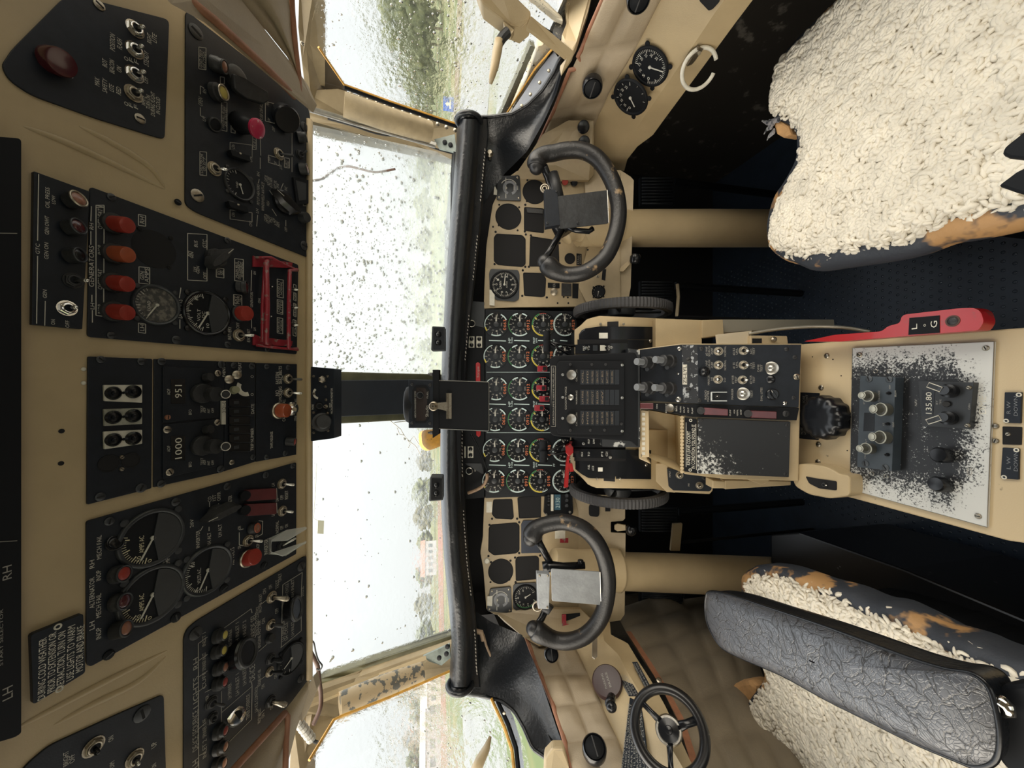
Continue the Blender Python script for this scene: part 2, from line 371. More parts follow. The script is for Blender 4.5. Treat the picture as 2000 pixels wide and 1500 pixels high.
# ================================================================ planes of the cockpit
F_OH = Fr(q(600, 750, .72), RT, q(170, 750, .44) - q(600, 750, .72))          # overhead panels
F_MP = Fr(q(1000, 750, 1.0), RT, V3((0, .13, .99)))                          # instrument panel
F_QB = Fr(q(1225, 750, .815), RT, q(1078, 750, .83) - q(1225, 750, .815))      # annunciator box
F_RS = Fr(q(1560, 750, .745), RT, q(1245, 750, .83) - q(1560, 750, .745))      # radio slope
F_LC = Fr(EYE + V3((0, .5, -.74)), RT, V3((0, 1, 0)))                          # rear console top
def plane3(a, b, c):
    n = (b - a).cross(c - a).normalized()
    if n.dot(EYE - a) < 0: n = -n
    return frame3(a, n)
F_WR = plane3(q(605, 745, 1.02), q(880, 740, 1.30), q(890, 300, 1.10))
F_WL = plane3(q(605, 810, 1.02), q(880, 812, 1.30), q(872, 1250, 1.10))
F_QR = frame3(EYE + V3((.70, .65, 0)), V3((-1, -.14, -.16)))
F_QL = frame3(EYE + V3((-.74, .65, 0)), V3((1, -.14, -.16)))
# ---------------------------------------------------------------- outside
GZ = -2.6
def out(y, dist, dz=0., base=None):
    r = ray(835, y); h = V3((r.x, r.y, 0)).normalized(); return V3((h.x * dist, h.y * dist, GZ + dz))
GRASS = mat('wet_grass', (.070, .100, .030), .8, col2=(.16, .14, .055), vs=.09, ramp=(.45, .62), bump=.3, bs=6)
CONC = mat('wet_concrete', (.20, .21, .22), .35, var=.3, vs=.25)
b = MB(); b.grid([[V3((x, y, GZ)) for x in (-500, 0, 500)] for y in (-60, 100, 560)]); b.build('ground_field', GRASS, kind='structure')
b = MB(); b.lathe(V3((0, 0, GZ + .01)), V3((0, 0, 1)), [(17, 0), (17, .01)], 40); b.build('ground_stand', mat('stand_concrete', (.20, .20, .20), .6, var=.2, vs=.4), kind='structure')
def strip(name, rows, m, dz=.03):
    b = MB(); b.grid([[out(y, d, dz) for y, d in r] for r in rows]); return b.build(name, m, kind='structure')
strip('ground_apron', [[(y, 15) for y in (420, 240, 40, -60, -240, -700)], [(y, 27) for y in (420, 240, 40, -60, -240, -700)]], CONC)
strip('ground_taxiway', [[(y, 31) for y in (420, 240, 60, -240, -900)], [(y, 58) for y in (420, 240, 60, -240, -900)]], CONC)
strip('ground_road', [[(y, 27) for y in (1300, 1420, 1600, 2400)], [(y, 58) for y in (1300, 1420, 1600, 2400)]], CONC)
BARE = mat('bare_brown_verge', (.14, .10, .06), .85, var=.3, vs=.3)
strip('ground_verge', [[(y, 62) for y in (420, 240, 60, -240, -700)], [(y, 72) for y in (420, 240, 60, -240, -700)]], BARE, .05)
strip('ground_red_verge', [[(y, 110) for y in (960, 1160, 1400, 1700, 2300)], [(y, 160) for y in (960, 1160, 1400, 1700, 2300)]], mat('red_gravel', (.19, .08, .055), .85, var=.3, vs=.2), .05)
LEAF = [mat('leaves_%s' % n, c, .8, col2=c2, vs=1.3, ramp=(.42, .6)) for n, c, c2 in (('dark', (.045, .06, .03), (.09, .105, .045)), ('pale', (.08, .10, .045), (.14, .15, .07)), ('olive', (.085, .085, .05), (.13, .12, .07)))]
BARK = mat('tree_bark', (.10, .08, .06), .9)
def crown_mesh(seed, h):
    rnd = random.Random(seed); b = MB()
    for k in range(70):
        z = h * rnd.uniform(.22, .98); t = (z / h - .28) / .7; R = h * .34 * math.sin(math.pi * min(1, .25 + t * .75)) + .2
        a = rnd.uniform(0, 6.3); rr = rnd.uniform(.3, 1) * R; c = V3((rr * math.cos(a), rr * math.sin(a), z)); s = rnd.uniform(.05, .12) * h
        n0 = len(b.v); b.ball(c, s, 9, 6)
        for i in range(n0, len(b.v)):
            p = b.v[i]; b.v[i] = p + (p - c) * (mnoise.noise(p * (11 / h)) * 1.3)
    return b
TREEK = []
for k in range(4):
    h = (15, 19, 11, 16)[k]; root = thing('tree', (0, 0, GZ), 'x', 'tree')
    cb = crown_mesh(k + 3, h); cb.v = [p + V3((0, 0, GZ)) for p in cb.v]
    cb.build('tree_crown', LEAF[(0, 1, 1, 2)[k]], root, smooth=True)
    t = MB(); t.tube([V3((0, 0, GZ)), V3((.1, 0, GZ + h * .3)), V3((0, .1, GZ + h * .7))], [h * .022, h * .017, h * .006], 8); t.build('tree_trunk', BARK, root)
    TREEK.append([root, False])
ORD = ('first', 'second', 'third', 'fourth', 'fifth', 'sixth', 'seventh', 'eighth', 'ninth')
def put_tree(k, loc, sc, label, group, n_=[{}]):
    c_ = n_[0].get(group, 0); n_[0][group] = c_ + 1; label = label % ORD[c_]
    root, used = TREEK[k]
    if not used: r = root; TREEK[k][1] = True
    else:
        r = root.copy(); COL.objects.link(r)
        for ch in root.children:
            c = ch.copy(); c.parent = r; COL.objects.link(c)
    r.location = loc; r.scale = (sc * 1.9, sc * 1.9, sc * 1.05) if 'windscreen,' in label else (sc,) * 3; r.rotation_euler = (0, 0, random.uniform(0, 6)); r['label'] = label; r['group'] = group
for y, d, k, s in ((-60, 150, 1, .95), (-22, 135, 0, 1.1), (18, 160, 1, .95), (52, 140, 0, 1.0), (84, 165, 1, .9), (118, 175, 0, .85), (150, 190, 1, .75), (182, 205, 0, .8), (215, 220, 2, 1.2)):
    put_tree(k, out(y, d), s, '%s tall tree seen through the right side window, counted from the upper frame edge', 'trees seen through the right side window')
for y, d, k, s in ((265, 210, 1, .6), (330, 230, 0, .6), (400, 230, 1, .55), (470, 240, 3, .6), (540, 240, 2, .8), (610, 230, 1, .55), (680, 240, 0, .6)):
    put_tree(k, out(y, d), s, '%s hazy tree seen through the right windscreen, counted from its outer edge', 'trees seen through the right windscreen')
for y, d, k, s in ((840, 240, 2, .8), (900, 240, 3, .6), (960, 230, 1, .6), (1010, 220, 3, .65), (1060, 230, 2, .8), (1120, 240, 1, .5), (1180, 230, 3, .6), (1235, 240, 2, .8)):
    put_tree(k, out(y, d), s, '%s hazy low tree seen through the left windscreen, counted from the centre post', 'trees seen through the left windscreen')
for y, d, k, s in ((1310, 210, 3, .8), (1350, 215, 1, .75), (1395, 220, 2, 1.), (1440, 210, 3, .8), (1480, 220, 0, .8), (1530, 220, 3, .8)):
    put_tree(k, out(y, d), s, '%s olive tree seen through the left side window, counted from the windscreen post', 'trees seen through the left side window')
def shed(y, d, wd, h, dp, wall, label, roof=None):
    P = out(y, d); r = V3((P.x, P.y, 0)).normalized(); t = V3((r.y, -r.x, 0)); root = thing('shed', P, label, 'building')
    b = MB(); b.prism([P + t * wd / 2, P - t * wd / 2, P - t * wd / 2 + r * dp, P + t * wd / 2 + r * dp], V3((0, 0, h))); b.build('shed_wall', wall, root)
    b = MB(); b.prism([P + t * (wd / 2 + .4) - r * .4 + V3((0, 0, h)), P + t * (wd / 2 + .4) + r * dp + V3((0, 0, h)), P + t * (wd / 2 + .4) + r * dp / 2 + V3((0, 0, h * 1.4))], -t * (wd + .8)); b.build('shed_roof', roof or wall, root)
    b = MB()
    for k in range(5): c = P - r * .05 + t * (wd * (k - 2) * .18) + V3((0, 0, h * .35)); b.prism([c - t * wd * .05, c + t * wd * .05, c + t * wd * .05 + V3((0, 0, h * .35)), c - t * wd * .05 + V3((0, 0, h * .35))], r * .04)
    b.build('window_band', mat('far_window_glass', (.10, .13, .16), .2), root)
LW = mat('white_cladding', (.42, .42, .42), .6, var=.15, vs=.5)
shed(1330, 150, 12, 4, 7, LW, 'long white shed seen through the left side window, nearer the windscreen post')
shed(1420, 160, 22, 4.5, 9, mat('grey_cladding', (.34, .36, .40), .6), 'grey shed seen through the left side window, left of the white one', LW)
shed(1090, 190, 14, 5, 9, mat('grey_cladding', (.34, .36, .40), .6), 'grey building low on the horizon, seen through the left windscreen', mat('red_roof', (.35, .13, .09), .7))
# blue sign board on the grass beyond the right side window
P = out(197, 60); root = thing('sign_board', P, 'small blue sign with a white mark standing on the grass', 'sign'); r = V3((P.x, P.y, 0)).normalized(); t = V3((r.y, -r.x, 0))
sf = Fr(P + V3((0, 0, 1.35)), t, V3((0, 0, 1)))
b = MB(); b.box(sf, 0, 0, .75, .65, -.05, .05); b.build('sign_face', mat('sign_blue', (.02, .09, .42), .4), root)
b = MB(); b.uvplate(sf, [(-.45, -.3), (.45, -.3), (.45, -.12), (.15, -.12), (.15, .1), (.3, .1), (0, .4), (-.3, .1), (-.15, .1), (-.15, -.12), (-.45, -.12)], .05, .07); b.build('sign_symbol', WHT2, root)
b = MB(); b.tube([P + t * .5, P + t * .5 + V3((0, 0, 1.3))], .05); b.tube([P - t * .5, P - t * .5 + V3((0, 0, 1.3))], .05); b.build('sign_posts', STEEL, root)

# ---------------------------------------------------------------- window glass and drops
def glassmat(name, film=.2, wet=.3, mist=None, gl=.035):
    """thin pane: clear part, a wet part that bends and blurs the view, and a misted part that scatters daylight"""
    M = bpy.data.materials.new(name); M.use_nodes = True; nt = M.node_tree; N = nt.nodes; L = nt.links
    N.remove(N['Principled BSDF']); o = N['Material Output']; gg = N.new('ShaderNodeNewGeometry')
    t = N.new('ShaderNodeBsdfTransparent'); g = N.new('ShaderNodeBsdfGlossy'); g.inputs['Roughness'].default_value = .02
    def noise(sc, det=5.): n = N.new('ShaderNodeTexNoise'); n.inputs['Scale'].default_value = sc; n.inputs['Detail'].default_value = det; L.new(gg.outputs['Position'], n.inputs['Vector']); return n.outputs['Fac']
    def rng(v, a, b_, c, d): r = N.new('ShaderNodeMapRange'); L.new(v, r.inputs[0]); r.inputs['From Min'].default_value = a; r.inputs['From Max'].default_value = b_; r.inputs['To Min'].default_value = c; r.inputs['To Max'].default_value = d; return r.outputs[0]
    def mix(f, A, B): m_ = N.new('ShaderNodeMixShader'); (L.new(f, m_.inputs[0]) if not isinstance(f, float) else setattr(m_.inputs[0], 'default_value', f)); L.new(A, m_.inputs[1]); L.new(B, m_.inputs[2]); return m_.outputs[0]
    rf = N.new('ShaderNodeBsdfRefraction'); rf.inputs['IOR'].default_value = 1.04; rf.inputs['Roughness'].default_value = .16
    bp = N.new('ShaderNodeBump'); bp.inputs['Strength'].default_value = 1.; bp.inputs['Distance'].default_value = .02; L.new(noise(90, 4.), bp.inputs['Height']); L.new(bp.outputs[0], rf.inputs['Normal'])
    cur = mix(rng(noise(14), .35, .62, wet * .3, min(1., wet * 1.5)), t.outputs[0], rf.outputs[0])
    d = N.new('ShaderNodeBsdfTranslucent'); d.inputs[0].default_value = (.88, .91, .86, 1); f = rng(noise(7, 6.), .3, .7, film * .6, film * 1.3)
    if mist:                                                    # more mist towards the bottom of the pane
        sp = N.new('ShaderNodeSeparateXYZ'); L.new(gg.outputs['Position'], sp.inputs[0]); ad = N.new('ShaderNodeMath'); ad.operation = 'ADD'; ad.use_clamp = True; L.new(f, ad.inputs[0]); L.new(rng(sp.outputs['Z'], 1.30, 1.62, mist, 0.), ad.inputs[1]); f = ad.outputs[0]
    cur = mix(f, cur, d.outputs[0]); cur = mix(gl, cur, g.outputs[0]); L.new(cur, o.inputs[0]); return M
G1 = glassmat('wet_windscreen_glass', film=.07, wet=.5, mist=.34); G2 = glassmat('windscreen_glass', film=.03, wet=.45, mist=.06); G3 = glassmat('side_window_glass', film=.02, wet=.8, mist=.0)
def dropmat():
    M = bpy.data.materials.new('rain_water'); M.use_nodes = True; b = M.node_tree.nodes['Principled BSDF']
    b.inputs['Base Color'].default_value = (.50, .50, .46, 1); b.inputs['Transmission Weight'].default_value = 1; b.inputs['Roughness'].default_value = .02; b.inputs['IOR'].default_value = 1.33; return M  # dark tint stands in for the dim ground that drops refract
WATER = dropmat()
def inside(p, poly):
    c = False; n = len(poly)
    for i in range(n):
        x1, y1 = poly[i]; x2, y2 = poly[i - 1]
        if (y1 > p[1]) != (y2 > p[1]) and p[0] < (x2 - x1) * (p[1] - y1) / (y2 - y1) + x1: c = not c
    return c
def drops(fr, poly, n, r0, r1, par, seed, dens=None, mt=None, stretch=1.3):
    rnd = random.Random(seed); b = MB(); xs = [p[0] for p in poly]; ys = [p[1] for p in poly]; k = 0; tries = 0
    while k < n and tries < n * 30:
        tries += 1; x = rnd.uniform(min(xs), max(xs)); y = rnd.uniform(min(ys), max(ys))
        if not inside((x, y), poly) or (dens and rnd.random() > dens(x, y)): continue
        r = r0 + (r1 - r0) * rnd.random() ** 4; u, v = fr.uv(x, y); k += 1; m = 8; hh = r * .8; e = rnd.uniform(.8, stretch)
        vs = [fr.P(u + r * s * math.cos(a * 2 * math.pi / m) * (1 + .2 * math.sin(a * 2.1 + k)), v + r * s * e * math.sin(a * 2 * math.pi / m), -(.006 + z)) for s, z in ((1, 0), (.92, hh * .45), (.55, hh * .9)) for a in range(m)]
        vs.append(fr.P(u, v, -(.006 + hh)))
        fs = [[i * m + j, i * m + (j + 1) % m, (i + 1) * m + (j + 1) % m, (i + 1) * m + j] for i in range(2) for j in range(m)] + [[2 * m + j, 2 * m + (j + 1) % m, 3 * m] for j in range(m)] + [list(range(m))[::-1]]
        b.add(vs, fs)
    return b.build('raindrops', mt or WATER, par, smooth=True, kind='stuff')
def pane(name, fr, px, m, w=-.003):
    b = MB(); b.plate(fr, px, 0, -.006, 0.); b2 = MB()
    b2.add([fr.hit(x, y) for x, y in px], [list(range(len(px)))]); o = b2.build(name, m, kind='structure'); return o
PR = [(585, 238), (900, 306), (893, 740), (612, 740), (585, 560)]
PL = [(585, 1335), (628, 1326), (893, 1236), (893, 808), (612, 815), (585, 1000)]
QRp = [(600, -120), (622, 90), (672, 164), (893, 240), (990, 232), (1078, 98), (1100, 40), (1180, -120)]
QLp = [(560, 1620), (604, 1480), (664, 1400), (876, 1311), (990, 1335), (1030, 1480), (1060, 1620)]
w1 = pane('window_1', F_WR, PR, G1); w2 = pane('window_2', F_WL, PL, G2); w3 = pane('window_3', F_QR, QRp, G3); w4 = pane('window_4', F_QL, QLp, G3)
drops(F_WR, PR, 2600, .0010, .0052, w1, 1, lambda x, y: (.25 + .9 * max(0, min(1, (y - 250) / 300))) * (1 if x > 640 else .5))
drops(F_WL, PL, 130, .0010, .0050, w2, 2)
drops(F_QR, QRp, 900, .0008, .0030, w3, 3, lambda x, y: .5 + .5 * (x > 760))
drops(F_QL, QLp, 260, .0008, .0028, w4, 4, lambda x, y: .25 + .75 * (x > 780))

# ---------------------------------------------------------------- fuselage shell
E = EYE
FLOORM = mat('blue_grey_rubber_floor', (.022, .033, .052), .38, var=.3, vs=12)
b = MB(); b.prism([V3((-1.0, -1.6, 0)), V3((1.0, -1.6, 0)), V3((1.0, 1.75, 0)), V3((-1.0, 1.75, 0))], V3((0, 0, -.03))); fl = b.build('floor', FLOORM, kind='structure')
b = MB()                                                    # raised coin pattern of the floor rubber
for i in range(44):
    for j in range(60):
        x = -.42 + i * .021 + (.0105 if j % 2 else 0); y = .42 + j * .0185
        if -.16 < x < .10: continue
        b.lathe(V3((x, y, 0)), V3((0, 0, 1)), [(.0040, 0), (.0036, .0010), (.002, .0013)], 8)
b.build('floor_tread', mat('floor_tread_rubber', (.022, .032, .048), .25), fl, smooth=True, kind='structure')
SHELL = mat('cabin_lining_dark', (.10, .085, .062), .8, col2=(.03, .027, .022), vs=7, ramp=(.45, .6))
MOTT = mat('scuffed_dark_sidewall', (.018, .015, .011), .6, col2=(.10, .09, .075), vs=19, ramp=(.60, .68))
QUILT = mat('quilted_taupe_lining', (.20, .165, .115), .75, var=.2, vs=8, bump=.3, bs=300)
def sheet(name, rows, m, **k):
    b = MB(); b.grid(rows); return b.build(name, m, **k)
# lower walls, nose bulkhead, roof skin, rear bulkhead around the cabin doorway
sheet('wall_right', [[V3((.93, y, z)) for y in (-1.5, 0, .8, 1.7)] for z in (0, .35, .78)], MOTT, kind='structure')
sheet('wall_left', [[V3((-.93, y, z)) for y in (-1.5, 0, .8, 1.7)] for z in (0, .35, .78)], SHELL, kind='structure')
sheet('wall_front', [[V3((x, 1.55, z)) for x in (-1.0, 0, 1.0)] for z in (0, .6, 1.10)], VOID, kind='structure')
for s_, nm_ in ((1, 'right'), (-1, 'left')): sheet('wall_sill_' + nm_, [[V3((s_ * .93, y, .77)) for y in (-1.5, 0, .7, 1.7)], [V3((s_ * .90, y, .94)) for y in (-1.5, 0, .7, 1.7)], [V3((s_ * x, y, z)) for x, y, z in ((.86, -1.5, 1.0), (.80, 0, 1.0), (.74, .7, 1.045), (.66, 1.6, 1.16))]], SHELL, kind='structure')
def wallbox(name, x0, x1, y0, y1, z0, z1, m=SHELL):
    b = MB(); b.prism([V3((x0, y0, z0)), V3((x1, y0, z0)), V3((x1, y1, z0)), V3((x0, y1, z0))], V3((0, 0, z1 - z0))); return b.build(name, m, kind='structure')
wallbox('wall_rear_left', -1.0, -.40, -1.5, -1.45, 0, 1.9, BEIGE); wallbox('wall_rear_right', .40, 1.0, -1.5, -1.45, 0, 1.9, BEIGE)
# roof: from the overhead panel back, curving down to the side window heads
rows = []
for y, X_ in ((-1.5, .86), (-.5, .86), (.1, .76), (.46, .66)):
    rows.append([V3((X_, y, 1.61)), V3((X_ - .03, y, 1.74)), V3((.62, y, 1.86)), V3((.3, y, 1.90)), V3((-.3, y, 1.90)), V3((-.62, y, 1.86)), V3((-X_ + .03, y, 1.74)), V3((-X_, y, 1.61))])
sheet('ceiling', rows, CREAM, kind='structure', smooth=True)
rows = []
for y, k in ((.46, 0), (.60, .04), (.74, .10)):
    rows.append([V3((.64 - k * 1.5, y, 1.64 - k * .3)), V3((.62 - k * 1.5, y, 1.76 - k)), V3((.5, y, 1.88 - k)), V3((-.5, y, 1.88 - k)), V3((-.62 + k * 1.5, y, 1.76 - k)), V3((-.64 + k * 1.5, y, 1.64 - k * .3))])
sheet('ceiling_front', rows, SHELL, kind='structure', smooth=True)
for s, nm in ((1, 'right'), (-1, 'left')):
    wallbox('trim_post_' + nm, *sorted((s * .80, s * .88)), -.62, -.52, .98, 1.66, BEIGE)
    wallbox('wall_aft_' + nm, *sorted((s * .86, s * .90)), -1.5, -.55, 0.7, 1.75, CREAM)
# ================================================================ window posts, covers, head pads
def slab(b, pts, th, dirn=None):
    """a piece with its visible outline at (x, y, depth) and thickness th away from the cabin"""
    return b.prism([q(x, y, d) for x, y, d in pts], (dirn or FW) * th)
def dpl(px, fr, off=0.0):
    return [(x, y, (fr.hit(x, y, off) - EYE).dot(FW)) for x, y in px]
POSTG = mat('olive_post_primer', (.085, .085, .05), .45, var=.3, vs=22)
post = thing('windscreen_centre_post', q(700, 778, 1.12), 'olive windscreen centre post with a black cover strip between the two windscreens', 'post')
b = MB(); b.prism([q(585, 724, .99), q(893, 732, 1.29), q(893, 815, 1.29), q(585, 832, .99)], V3((0, .03, .02))); b.build('post_frame', POSTG, post, bevel=.003)
b = MB(); b.prism([q(612, 743, .99), q(880, 741, 1.26), q(880, 805, 1.26), q(612, 816, .99)], V3((0, .02, .014))); cv = b.build('post_cover', mat('dark_slate_cover', (.010, .013, .018), .45, var=.2, vs=30), post, bevel=.002)
F_PC = Fr(q(700, 775, 1.07), RT, q(612, 775, .988) - q(880, 775, 1.258))
b = MB(); b.plate(F_PC, [(723, 764), (746, 763), (747, 782), (724, 783)], .001, -.002, .0035); b.build('tape_patch', mat('tan_tape', (.50, .25, .13), .7, var=.25, vs=80), post)
b = MB()
for (x, y, r) in ((765, 770, 4), (762, 776, 3), (768, 782, 3), (660, 783, 3), (711, 797, 2.5), (778, 776, 3)): b.pbox(F_PC, x, y, r, r * .6, .0, .0035, .0008)
b.build('paint_scuff', mat('pale_scuff', (.22, .23, .22), .7), post)
# --- right hand windscreen post
rp_ = thing('windscreen_post', q(760, 230, 1.0), 'right windscreen corner post with beige tube cover and row of bolts', 'post')
b = MB(); slab(b, [(600, 232, .93), (640, 238, .98), (893, 300, 1.12), (893, 314, 1.12), (760, 283, 1.05), (600, 250, .93)], .03); b.build('post_gasket', mat('brown_post_gasket', (.10, .085, .05), .5, var=.3, vs=40), rp_, bevel=.002)
b = MB(); slab(b, [(590, 175, .88), (660, 172, .90), (893, 244, 1.06), (893, 306, 1.08), (740, 262, 1.01), (590, 222, .90)], .025); b.build('post_body', mat('backlit_beige_frame', (.33, .265, .165), .5, var=.2, vs=20), rp_, bevel=.003)  # beige darkened in its colour to stand in for backlight
b = MB(); b.tube([q(672, 204, .885), q(760, 234, .93), (q(840, 258, .985))], [.026, .0265, .025], 16); b.build('tube_cover', mat('backlit_beige_cover', (.34, .27, .165), .5, var=.25, vs=30), rp_, autos=50)  # cover beige toned down, backlit shade put into the colour
b = MB(); b.tube([q(592, 207, .86), q(680, 233, .91), q(780, 260, .97), q(852, 281, 1.0)], .0055, 4); b.tube([q(600, 215, .86), q(700, 245, .92), q(850, 287, 1.0)], .003, 6); b.build('post_rail', mat('bare_worn_aluminium', (.50, .49, .46), .35, metal=.7, var=.3, vs=40), rp_)
b = MB(); b.tube(crom([q(640, 232, .93), q(690, 246, .95), q(740, 262, .98), q(800, 270, 1.0), q(850, 290, 1.02), q(885, 300, 1.04)]), .0022, 6); b.build('post_wiring', DUSTY, rp_)
for k in range(13):
    b = MB(); t = k / 12; P = q(686 + 203 * t, 183 + 72 * t, .885 + .14 * t); b.lathe(P, -FW, [(.0055, 0), (.0055, .002), (.0035, .0035), (.0035, .006), (.002, .0065)], 6); b.build('post_bolt', BRASS, rp_)
b = MB(); slab(b, [(848, 272, 1.0), (888, 262, 1.0), (892, 298, 1.0), (858, 290, 1.0)], .006); b.build('corner_bracket', mat('grey_green_primer', (.22, .26, .24), .5, var=.3, vs=60), rp_)
b = MB()
for x, y in ((869, 279), (880, 284)): b.lathe(q(x, y, 1.0), -FW, [(.006, 0), (.006, .004), (.003, .005)], 10)
b.build('bracket_bolt', BLKM, rp_)
# head beam above right side window
hb = thing('window_head_beam', q(605, 90, .78), 'beige vertical beam at the head of the right side window', 'beam')
b = MB(); slab(b, [(583, -80, .66), (622, -80, .66), (623, 90, .80), (624, 172, .90), (632, 192, .93), (596, 190, .88), (588, 120, .80), (581, 52, .74)], .03); b.build('beam_face', mat('backlit_beige_frame', (.33, .265, .165), .5, var=.2, vs=20), hb, bevel=.003)  # beam shares the beige darkened for backlight
b = MB(); slab(b, [(622, 88, .82), (672, 163, .93), (668, 172, .93), (622, 160, .88)], .02); b.build('beam_gusset', mat('dark_brown_liner', (.12, .10, .08), .7), hb)  # gusset is a plain dark brown triangle
screw(hb, F_OH, 590, 85, 4, BRASS)
# gasket lines round the right side window
gk = thing('side_window_gasket', q(800, 205, 1.0), 'amber edged gasket round the right side window', 'gasket')
line = [(622, 92), (672, 165), (760, 197), (893, 242)]
b = MB(); b.tube([F_QR.hit(x, y, .004) for x, y in line], .0022, 6); b.tube([F_QR.hit(x, y, .003) for x, y in ((975, 245), (1010, 190), (1045, 135), (1078, 97), (1081, 84), (1070, 72), (1020, 42), (985, 20))], .0022, 6); b.build('gasket_bead', GOLD, gk)
b = MB(); b.tube([F_QR.hit(x, y + 5, .006) for x, y in line[1:]], .0045, 6); b.tube([F_QR.hit(x, y, .003) for x, y in ((985, 250), (1020, 195), (1053, 140), (1086, 100), (1089, 84), (1076, 66), (1024, 34))], .004, 6); b.build('gasket_rubber', BLKM, gk)
SILL = mat('weathered_outer_sill', (.55, .47, .32), .6, col2=(.62, .60, .52), vs=30, bump=.2)
b = MB(); b.plate(F_QR, [(990, 235), (1030, 150), (1052, 90), (1078, 84), (1078, 98)], 0, -.03, -.012); b.build('outer_sill', SILL, gk)
b = MB(); b.plate(F_QR, [(972, 236), (985, 236), (1045, 92), (1036, 88)], 0, -.025, -.01); b.build('sill_seal', OLIVE, gk)
# latch and handle of the sliding window
lt = thing('window_latch', q(980, 40, .62), 'beige sliding window latch with a long pull handle, right side window', 'latch')
b = MB(); slab(b, [(925, -40, .60), (975, -40, .60), (1038, 22, .64), (1036, 40, .65), (1015, 57, .66), (1000, 50, .65), (940, 5, .62)], .03); b.build('latch_body', BEIGE, lt, bevel=.006)
b = MB(); b.prism([q(x, y, d) for x, y, d in ((983, 42, .64), (1004, 58, .65), (998, 68, .65), (990, 66, .65))], FW * .01); b.mi(1); b.tube([q(992, 62, .65), q(982, 72, .65), q(974, 84, .65)], .008, 10); b.build('handle_pivot', [BEIGE, DUSTY], lt)
b = MB(); b.tube([q(x, y, d) for x, y, d in ((975, 78, .65), (971, 100, .655), (966, 130, .66), (961, 150, .665), (958, 164, .67))], [.0105, .0115, .010, .0075, .004], 14, flat=.7); b.build('pull_handle', BEIGE, lt, smooth=True)
st = thing('window_track', q(1070, 80, .72), 'beige bent strap of the right sliding window track', 'track')
b = MB(); slab(b, [(1037, 30, .64), (1121, 100, .70), (1118, 112, .71), (1097, 143, .73), (1094, 128, .73), (1106, 113, .71), (1104, 106, .71), (1028, 52, .65)], .008); b.build('track_strap', BEIGE, st, bevel=.0015)
b = MB()
slab(b, [(1010, -30, .72), (1035, -30, .72), (1098, 32, .76), (1100, 40, .76), (1085, 33, .76)], .012); slab(b, [(1095, -60, .80), (1108, -60, .80), (1100, 25, .80), (1092, 25, .80)], .02)
b.build('outer_rail', mat('bare_cream_metal', (.62, .57, .45), .4, metal=.3), st, bevel=.002)
b = MB(); slab(b, [(1110, -60, .76), (1168, -60, .72), (1150, 20, .73), (1128, 85, .74), (1120, 100, .74), (1100, 80, .74), (1098, 65, .74), (1108, 40, .76), (1104, 10, .76)], .02); b.build('sill_casting', BEIGE2, st, bevel=.004)
b = MB(); slab(b, [(1088, 34, .77), (1102, 32, .77), (1106, 55, .77), (1094, 78, .77), (1080, 60, .77)], .02); b.build('track_recess', mat('oily_recess', (.02, .018, .014), .4, col2=(.3, .27, .2), vs=150, ramp=(.62, .66)), st)
# --- left windscreen post
lp_ = thing('windscreen_post', q(760, 1310, 1.0), 'left windscreen corner post whose beige tube cover has chipped paint', 'post')
b = MB(); slab(b, [(600, 1334, .93), (628, 1325, .96), (872, 1242, 1.12), (893, 1236, 1.12), (893, 1258, 1.12), (740, 1312, 1.03), (612, 1352, .93)], .03); b.build('post_gasket', OLIVE, lp_, bevel=.003)
b = MB(); slab(b, [(585, 1362, .88), (700, 1322, .98), (893, 1254, 1.09), (893, 1303, 1.06), (830, 1330, 1.0), (664, 1400, .90), (585, 1410, .84)], .025); b.build('post_body', mat('backlit_beige_frame', (.33, .265, .165), .5, var=.2, vs=20), lp_, bevel=.003)  # left post too: backlit shade is in the beige itself
b = MB(); b.tube([q(664, 1377, .85), q(745, 1343, .90), q(824, 1312, .955)], [.025, .0255, .0215], 16); b.build('tube_cover', mat('beige_cover_flaking', (.38, .30, .19), .4, col2=(.10, .10, .09), vs=42, ramp=(.53, .55)), lp_, autos=50)
b = MB(); b.tube([q(590, 1380, .81), q(660, 1352, .87), q(740, 1322, .93), q(832, 1287, .98)], .0078, 4); b.build('post_rail', BEIGE, lp_)
b = MB(); slab(b, [(826, 1282, 1.0), (878, 1258, 1.02), (880, 1285, 1.02), (862, 1300, 1.01), (838, 1292, 1.)], .006); b.build('corner_bracket', mat('grey_green_primer', (.22, .26, .24), .5), lp_)
b = MB()
for x, y in ((858, 1284), (872, 1276), (874, 1262)): b.lathe(q(x, y, 1.0), -FW, [(.006, 0), (.006, .004), (.003, .005)], 10)
b.build('bracket_bolt', BLKM, lp_)
hb = thing('window_head_beam', q(590, 1440, .8), 'beige frame at the head of the left side window beside the wrapped connector', 'beam')
b = MB(); slab(b, [(570, 1395, .84), (600, 1390, .84), (660, 1400, .88), (640, 1432, .84), (604, 1485, .80), (598, 1600, .72), (560, 1600, .72)], .03); b.build('beam_face', mat('backlit_beige_frame', (.33, .265, .165), .5, var=.2, vs=20), hb, bevel=.003)  # frame beige darkened as if seen against the window
gk = thing('side_window_gasket', q(640, 1440, .85), 'yellow edged gasket round the left side window', 'gasket')
b = MB(); b.tube([F_QL.hit(x, y, .004) for x, y in ((604, 1485), (652, 1406), (668, 1398), (760, 1362), (878, 1311))], .0028, 6); b.tube([F_QL.hit(x, y, .003) for x, y in ((960, 1365), (985, 1420), (1000, 1465), (1006, 1520))], .0035, 6); b.build('gasket_bead', GOLD, gk)
b = MB(); b.tube([F_QL.hit(x, y, .003) for x, y in ((968, 1362), (993, 1417), (1008, 1462), (1014, 1520))], .005, 6); b.build('gasket_rubber', BLKM, gk)
